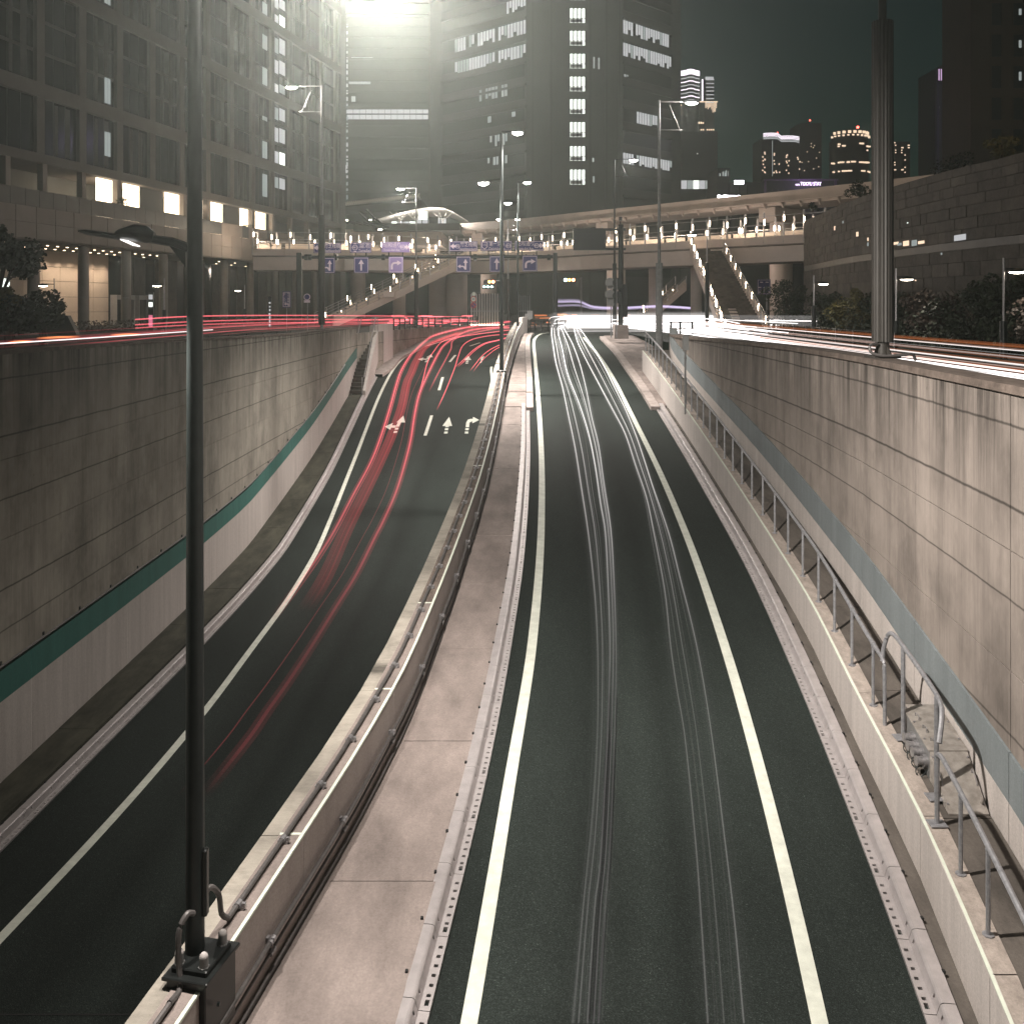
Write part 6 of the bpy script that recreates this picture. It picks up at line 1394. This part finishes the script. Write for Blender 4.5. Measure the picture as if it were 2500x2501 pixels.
# ---------------------------------------------------------------- stone wall building on the right
SB = thing('stone_building', (21.2,50,0), 'long dark building clad in rough stone panels on the right', 'building')
sx = pchip([(20,21.9),(41.9,21.8),(47,21.2),(54,20.95),(60,21.0),(66,21.5),(72,22.2),(76.5,22.6)])
zt = 8.45; zbnd = 4.87
rows = [(.3,1.1),(1.1,1.9),(1.9,2.6),(2.6,3.3),(3.3,3.95),(3.95,4.55),(4.95,5.5),(5.5,6.05),(6.05,6.6),(6.6,7.1),(7.1,7.6),(7.6,8.05),(8.05,8.45)]
rr = random.Random(21); rest = MB(); count = 0; pieces = []
for z0, z1 in rows:
    y = 30.0+rr.uniform(0,.8)
    while y < 75.8:
        w = rr.choice([.22,.3,.5,.75,1.0,1.3,1.6])*(1.25 if y < 45 else 1); y1 = min(y+w, 76); pieces.append((y, y1, z0, z1, rr.uniform(-.018,.018))); y = y1
pieces.sort(key=lambda p: -((p[1]-p[0])*(p[3]-p[2])/p[0]**2 * (1 if p[3] > 1.9 else .1)))
for k, (y, y1, z0, z1, o) in enumerate(pieces):
    mb = MB() if k < 295 else rest; g_ = .02
    mb.hexa([(sx(y+g_)+o,y+g_,z0+.01),(sx(y+g_)+.3,y+g_,z0+.01),(sx(y1)+.3,y1,z0+.01),(sx(y1)+o,y1,z0+.01),(sx(y+g_)+o,y+g_,z1-.01),(sx(y+g_)+.3,y+g_,z1-.01),(sx(y1)+.3,y1,z1-.01),(sx(y1)+o,y1,z1-.01)])
    if k < 295: part('stone_panel', mb, M_stone, SB)
part('small_stone_panels', rest, M_stone, SB)['kind'] = 'stuff'
mb = MB()
ys = frange(30,76,3)
for a, b in zip(ys[:-1], ys[1:]):
    mb.hexa([(sx(a)+.12,a,0),(sx(a)+10,a,0),(sx(b)+10,b,0),(sx(b)+.12,b,0),(sx(a)+.12,a,zt-.02),(sx(a)+10,a,zt-.02),(sx(b)+10,b,zt-.02),(sx(b)+.12,b,zt-.02)])
part('core', mb, M_dark, SB)
mb = MB()
for a, b in zip(ys[:-1], ys[1:]): mb.hexa([(sx(a)+.02,a,4.56),(sx(a)+.3,a,4.56),(sx(b)+.3,b,4.56),(sx(b)+.02,b,4.56),(sx(a)+.02,a,4.94),(sx(a)+.3,a,4.94),(sx(b)+.3,b,4.94),(sx(b)+.02,b,4.94)])
part('glass_band', mb, M_stonedk, SB)
def slit(u, v0, v1, w, m):
    Y = min(frange(30,76,.05), key=lambda y: abs(1250+sx(y)/y*F-u)); mb = MB(); z0, z1 = vz(v1,Y), vz(v0,Y); x = sx(Y)-.05; mb.bx(x,x+.04,Y-w/2,Y+w/2,z0,z1); part('lit_window', mb, m, SB)
for u, v0, v1, w, m in ((2039,552,562,.2,E_city),(2059,539,545,.15,E_dim),(2094,566,577,.3,E_city),(2120,580,588,.12,E_city),(2120,592,601,.12,E_dim),(2187,591,597,.8,E_city),(2197,593,599,.5,E_dim),(2213,588,600,.7,E_city),(2233,586,600,.6,E_dim),(2250,588,595,.7,E_city),(2344,573,587,1.3,E_soft),(2217,543,545,.1,E_white),(2300,617,622,.1,E_dim),(2236,683,686,.12,E_city)): slit(u,v0,v1,w,m)
for i, (u, v, Y, lab, m, n, s) in enumerate(((2100,452,60,'dark rooftop bush at the near left end of the stone building',M_leaf,700,1.0),(1985,513,69,'small dark rooftop bush at the far left end of the stone building',M_leaf,350,.6),(2445,348,44,'rooftop bush with yellow lit leaves at the right edge',M_leafy,900,1.1),(2240,385,56,'dark rooftop trees right of the brown post',M_leaf,1500,2.1))):
    c = Vector((sx(Y)+1.2,Y,zt)); c.x = ux(u,Y) if i != 3 else c.x+3; t = thing('rooftop_bush', c, lab, 'shrub', 'bushes on the stone building roof')
    mb = MB(); mb.tube([c,c+Vector((0,0,.6*s))],.05,5); part('stem', mb, M_bark, t); leaves(n, clumps(blob(c.x,c.y,c.z+.55*s,.8*s,.8*s,.45*s,10,i+70,(.2*s,.45*s))), .14, m, 'foliage', t, i+9)
add_light((at(2445,350,43)[0],42,zt+2.2), 40, SB, (1,.7,.4), kind='POINT')

# ---------------------------------------------------------------- streaks of head and tail lights: glowing tubes over the roads, wide faint ones painting halos
def streaks(name, label, lines, m, cat='light trail', group=None, kind='stuff'):
    """lines: list of (points, radius, glow at each point)"""
    V, Fc, G = [], [], []
    for P, r, gl in lines:
        mb = MB(); n = 4; mb.tube(P, r, n, False); o = len(V); V += mb.v; Fc += [tuple(i+o for i in f) for f in mb.f]
        for g_ in gl: G += [g_]*n
    me = bpy.data.meshes.new(name); me.from_pydata(V, [], Fc); me.materials.append(m)
    a = me.attributes.new('glow', 'FLOAT', 'POINT'); a.data.foreach_set('value', G); me.update()
    o = put(name, me); tag(o, label, cat, group, kind); return o
GR = np.linspace(7, 100, 3000)
ZRa = np.array([zr(y) for y in GR]); ZLa = np.array([zleft(-3, y) for y in GR])
def over(u, v, h, Z):
    k = (ZC-(Z+h))/GR - (v-VH)/F; i = np.where(k <= 0)[0]
    Y = GR[i[0]] if len(i) else GR[-1]; return Vector(((u-1250)*Y/F, Y, ZC-(v-VH)*Y/F))
def path(P, h, Z, n=5): return catmull([over(u, v, h, Z) for u, v in P], n)
def lerp_path(A, B, t):
    n = 40; out = []
    for k in range(n+1):
        s = k/n; a = A[min(int(s*(len(A)-1)), len(A)-1)].lerp(A[min(int(s*(len(A)-1))+1, len(A)-1)], s*(len(A)-1)%1); b = B[min(int(s*(len(B)-1)), len(B)-1)].lerp(B[min(int(s*(len(B)-1))+1, len(B)-1)], s*(len(B)-1)%1)
        out.append(a.lerp(b, t))
    return out
W1 = [(1347,800),(1347,818),(1350,840),(1357,885),(1373,945),(1388,1015),(1404,1093),(1419,1188),(1436,1300),(1451,1437),(1458,1552),(1460,1666),(1458,1800),(1446,1990),(1425,2200),(1398,2500)]
W2 = [(1362,800),(1364,818),(1372,850),(1385,910),(1414,986),(1437,1059),(1453,1137),(1466,1227),(1478,1300),(1485,1437),(1489,1575),(1487,1690),(1483,1800),(1467,2088),(1452,2217),(1434,2500)]
W3 = [(1376,800),(1392,828),(1402,850),(1416,890),(1430,945),(1445,1020),(1461,1085),(1474,1176),(1491,1290),(1500,1437),(1504,1575),(1503,1690),(1500,1800),(1490,2050),(1478,2217),(1462,2500)]
W4 = [(1401,800),(1407,825),(1415,846),(1440,896),(1466,945),(1498,1005),(1526,1059),(1552,1137),(1578,1214),(1596,1300),(1622,1437),(1637,1575),(1652,1680),(1672,1800),(1698,2056),(1712,2249),(1728,2500)]
W5 = [(1414,800),(1432,825),(1455,860),(1478,900),(1500,945),(1528,1003),(1552,1062),(1573,1124),(1593,1186),(1632,1300),(1660,1410),(1688,1520),(1711,1630),(1738,1800),(1770,2056),(1793,2249),(1816,2500)]
PW = [path(p, .55, ZRa) for p in (W1,W2,W3,W4,W5)]
rw = random.Random(31)
def fade(P, near, far_, k=1.0):
    return [k*(near + (far_-near)*min(1, max(0, (p.y-14)/45))**1.6) for p in P]
def bundle(A, B, n, r, near, far_):
    out = []
    for k in range(n):
        t = (k+rw.uniform(.1,.9))/n if n > 1 else .5; P = lerp_path(A, B, t); j = rw.uniform(-.03,.03); wv = rw.uniform(0,6)
        P = [Vector((p.x+j+.05*math.sin(p.y*.11+wv)+.02*math.sin(p.y*.37+2*wv), p.y, p.z)) for p in P]; b = rw.uniform(.15,1.3); q_ = rw.uniform(.12,.4); g_ = fade(P, near*b*.2, far_*b*2.4); out.append((P, r*rw.uniform(.5,1.5), [v*max(.05,.55+.45*math.sin(p.y*q_+wv*3)) for v, p in zip(g_, P)]))
    return out
def core(P, r, near, far_):               # a bright thread; wider tubes paint its halo and its light on the road
    return [(P, r, fade(P, near, far_)), (P, r*3.2, fade(P, near*.06, far_*.16)), (P, r*6.5, fade(P, near*.03, far_*.045)), (P, r*14, fade(P, near*.035, far_*.012))]
PM = lerp_path(PW[1], PW[2], .55); PN = lerp_path(PW[0], PW[1], .4); PK = lerp_path(PW[3], PW[4], .45)
streaks('headlight_streaks', 'bundle of thin white headlight streaks down the middle of the right ramp', bundle(PW[0],PW[1],6,.006,.05,.3)+bundle(PW[1],PW[2],7,.006,.06,.3)+core(PW[1],.009,.035,2.2)+core(PW[0],.009,.025,1.8)+core(PM,.007,.03,1.5)+core(PN,.008,.03,1.1)+core(PW[2],.008,.025,1.6), S_white)
streaks('headlight_streaks', 'bundle of thin white headlight streaks nearer the right edge line', bundle(PW[3],PW[4],11,.006,.05,.3)+core(PW[4],.008,.05,2.0)+core(PW[3],.008,.04,1.7)+core(PK,.007,.025,1.4), S_white)
# streaks where the cars turn in, wide faint tubes painting their glare, and the swirl
P0 = []
for k in range(17):
    y = rw.uniform(66,88); z = rw.uniform(.05,1.15); x0, x1 = rw.uniform(3.0,4.2), rw.uniform(9,13); P = catmull([(x0-.2,y-6+rw.uniform(-2,0),z-.25),(x0+.3,y-1.5,z),(x0+2,y,z),(x1,y+rw.uniform(-2,2),z),(x1+8,y-rw.uniform(1,6),z)],6)
    b = rw.uniform(.2,1.5); P0 += [(P, .022, [b*min(1,i/7) for i in range(len(P))]), (P, .34, [b*.045*min(1,i/7) for i in range(len(P))])]
streaks('headlight_streaks', 'dazzling white tangle of headlights where cars turn into the right ramp', P0, S_white)
P0 = []
for k in range(15):
    y = rw.uniform(64,94); z = rw.uniform(.1,1.1); P = catmull([(rw.uniform(9,11),y,z),(rw.uniform(10,13),y-rw.uniform(3,8),z),(rw.uniform(11,14),y-12,z),(rw.uniform(9.5,13.2),45,z)],6)
    P0.append((P, .02, [rw.uniform(.3,1.3)]*len(P)))
streaks('headlight_streaks', 'looping white light streaks at the junction right of the message board', P0, S_white)
def along_street(n, x0, x1, ya, yb, zlo, zhi, r, blo, bhi):
    out = []
    for k in range(n):
        x = x0+(x1-x0)*rw.random(); z = rw.uniform(zlo,zhi); b = rw.uniform(blo,bhi); w = rw.uniform(0,6)
        P = [Vector((x+.25*math.sin(y*.05+w)+max(0,(y-48))*-.09, y, z)) for y in frange(ya,yb,2.5)]; out.append((P, r*rw.uniform(.5,1.4), [b*min(1.6,max(.7,y/45)) for y in frange(ya,yb,2.5)]))
    return out
streaks('headlight_streaks', 'broad band of white headlight streaks along the right street behind the wall', along_street(15,8.6,10.0,3,68,.4,.8,.010,.25,.9)+along_street(9,11.0,13.3,3,68,.5,.9,.010,.12,.5)+along_street(4,8.6,9.6,3,68,.4,.7,.05,.06,.16)+along_street(5,8.6,9.9,40,68,.3,.9,.018,.5,1.2), S_white)
streaks('tail_light_streaks', 'faint reddish streaks among the white ones on the right street', along_street(9,10.0,11.4,3,62,.5,1.1,.03,.05,.16), S_amber)
# left ramp: tail lights
T = {
 'S1': [(1245,785),(1180,793),(1120,803),(1060,819),(1034,836),(1015,854),(1000,870),(979,906),(966,945),(950,1003),(927,1074),(904,1131),(862,1209),(818,1293),(775,1362),(722,1436),(660,1520)],
 'S3': [(1243,800),(1200,800),(1142,808),(1104,828),(1083,844),(1072,860),(1056,890),(1034,937),(1022,968),(1012,1015),(1003,1073),(987,1137),(966,1204),(935,1274),(917,1309),(871,1401),(820,1483),(766,1570),(706,1662),(651,1740),(610,1800),(500,1940)],
 'S4': [(1243,806),(1150,818),(1086,831),(1060,857),(1044,885),(1034,922),(1024,962)],
 'S5': [(1243,795),(1160,812),(1109,829),(1101,852),(1088,878),(1070,911),(1047,957)],
 'S6': [(1243,816),(1200,819),(1155,828),(1130,844),(1119,870),(1111,896),(1096,935),(1082,968),(1066,1002)],
 'S7': [(1243,822),(1217,830),(1181,839),(1153,857),(1130,880),(1111,897)],
 'S8': [(1243,834),(1207,848),(1179,867),(1160,890),(1147,906)],
 'S9': [(1243,840),(1215,850),(1190,868),(1170,888),(1155,908)],
 'S2': [(1120,812),(1045,842),(1018,876),(1003,910),(992,935),(979,994),(956,1059),(927,1124),(888,1204),(844,1292),(793,1405),(742,1490)],
}
PT = {k: path(v, .75, ZLa) for k, v in T.items()}
def fl(P, near, far_, end=None):
    n = len(P); out = []
    for i, p in enumerate(P):
        g_ = near+(far_-near)*min(1,max(0,(p.y-24)/34))**1.4; g_ *= min(1,(n-1-i)/4+.02); out.append(g_)
    return out
def off(P, d): return [p+Vector((d,0,0)) for p in P]
streaks('tail_light_streaks', 'left red tail light streak following the left edge line of the left ramp', [(PT['S1'],.13,fl(PT['S1'],.014,.11)),(PT['S1'],.038,fl(PT['S1'],.06,.45)),(off(PT['S1'],.12),.02,fl(PT['S1'],.03,.25))], S_redhot)
streaks('tail_light_streaks', 'long red tail light streak through the middle of the left ramp', [(PT['S3'],.14,fl(PT['S3'],.012,.11)),(PT['S3'],.042,fl(PT['S3'],.025,.42)),(off(PT['S3'],-.45),.014,fl(PT['S3'],.04,.10))], S_redhot)
streaks('tail_light_streaks', 'wide faint red band painting tail light reflected on the left ramp, between the two long streaks', [(off(PT['S2'],d),.10,fl(PT['S2'],.015,.13)) for d in (-.12,.06,.2)], S_red)  # tail light reflected on the asphalt, painted as faint glowing tubes
streaks('tail_light_streaks', 'short red streaks merging at the bend of the left ramp', [(PT['S4'],.03,fl(PT['S4'],.4,.55)),(PT['S5'],.05,fl(PT['S5'],.14,.24)),(PT['S6'],.035,fl(PT['S6'],.25,.45))], S_redhot)
streaks('tail_light_streaks', 'short red and amber streaks ending beside the right arrow marking', [(PT['S7'],.028,fl(PT['S7'],.4,.6)),(PT['S8'],.028,fl(PT['S8'],.4,.6)),(PT['S9'],.022,fl(PT['S9'],.4,.6)),(off(PT['S7'],.15),.03,fl(PT['S7'],.3,.5))], S_redhot)
# left street: red bands
P0 = []; 
def st(u, v, Y): return Vector(at(u, v, Y))
for k in range(12):
    a = rw.random(); z = rw.uniform(.45,.95); x = rw.uniform(-17.5,-13.5); w = rw.uniform(0,6)
    P = [Vector((x+.2*math.sin(y*.06+w)+max(0,y-52)*.2, y, z)) for y in frange(24,88,2)]; b = rw.uniform(.015,.10); P0.append((P, rw.choice([.012,.02,.05]), [b*min(3.0,(y/40)**1.7) for y in frange(24,88,2)]))
streaks('tail_light_streaks', 'wide bundle of red tail light streaks along the left street', P0, S_redhot)
P0 = []
for v0, v1, b in ((772,768.5,.5),(785,778,.4),(793,786,.3)):
    P = catmull([st(330,v0+8,58),st(480,v0,62),st(700,v1+1.5,70),st(950,v1+3,84),st(1130,v1+5,88)],6); P0.append((P,.035,[b]*len(P)))
streaks('tail_light_streaks', 'high thin red streaks of tall vehicles on the left street', P0, S_redhot)
P = catmull([st(-20,840,25),st(180,828,29),st(330,818,34),st(520,805,44)],6); streaks('headlight_streaks', 'single pale line of light just above the left wall coping', [(P,.016,[.7]*len(P))], S_white)
P0 = []
for (u0,v0,u1,v1,Y) in ((90,826,195,822,30),(270,818,345,816,35),(20,836,80,833,27)):
    P = catmull([st(u0,v0,Y),st((u0+u1)/2,(v0+v1)/2-.6,Y+1.5),st(u1,v1,Y+3)],5); P0.append((P,.03,[.9*math.sin(math.pi*(i+.5)/len(P)) for i in range(len(P))]))
streaks('tail_light_streaks', 'short amber dashes among the red streaks at the left edge', P0, S_amber)
P0 = []
for k in range(46):
    u = rw.uniform(940,1150); Y = rw.uniform(86,97); v = rw.uniform(771,796); L = rw.uniform(4,40); b = rw.uniform(.2,.9); P = [st(u+i*L/3,v+rw.uniform(-.5,.5),Y) for i in range(4)]; P0.append((P, rw.uniform(.03,.07), [b]*4))
streaks('tail_light_streaks', 'cluster of red tail lights queuing behind the bend fence', P0, S_redhot)
P0 = []
for k in range(40):
    u = rw.uniform(1290,1520); Y = rw.uniform(90,105); v = rw.uniform(768,797); L = rw.uniform(3,36); b = rw.uniform(.15,.8); P = [st(u+i*L/3,v+rw.uniform(-.5,.5),Y) for i in range(4)]; P0.append((P, rw.uniform(.03,.08), [b]*4))
streaks('tail_light_streaks', 'scatter of orange and red lights at the junction behind the white glare', P0, S_amber)
P0 = []
for k in range(14):
    j = rw.uniform(-6,6); P = catmull([st(1362,738+j*1.6,100),st(1412,738+j*1.4,100),st(1450,750+j*.6,100),st(1520,752+j*.5,101),st(1610,748+j*.4,101),st(1700,753+j*.3,102)],5); b = rw.uniform(.03,.09); P0.append((P,.09,[b]*len(P)))
streaks('bus_light_streaks', 'violet ribbon of bus window lights crossing the junction', P0, S_violet)
# ---------------------------------------------------------------- misty air
mb = MB(); mb.bx(-310,310,-40,410,-9,76); hz_ = mb.mesh('haze'); hm = bpy.data.materials.new('haze'); hm.use_nodes = True; n = hm.node_tree.nodes
n.remove(n['Principled BSDF']); pv = n.new('ShaderNodeVolumePrincipled'); pv.inputs['Color'].default_value = (.88,.975,.93,1); pv.inputs['Density'].default_value = .00058; pv.inputs['Anisotropy'].default_value = .77
hm.node_tree.links.new(pv.outputs[0], n['Material Output'].inputs['Volume']); hz_.materials.append(hm)
ho = put('haze', hz_); ho['kind'] = 'stuff'
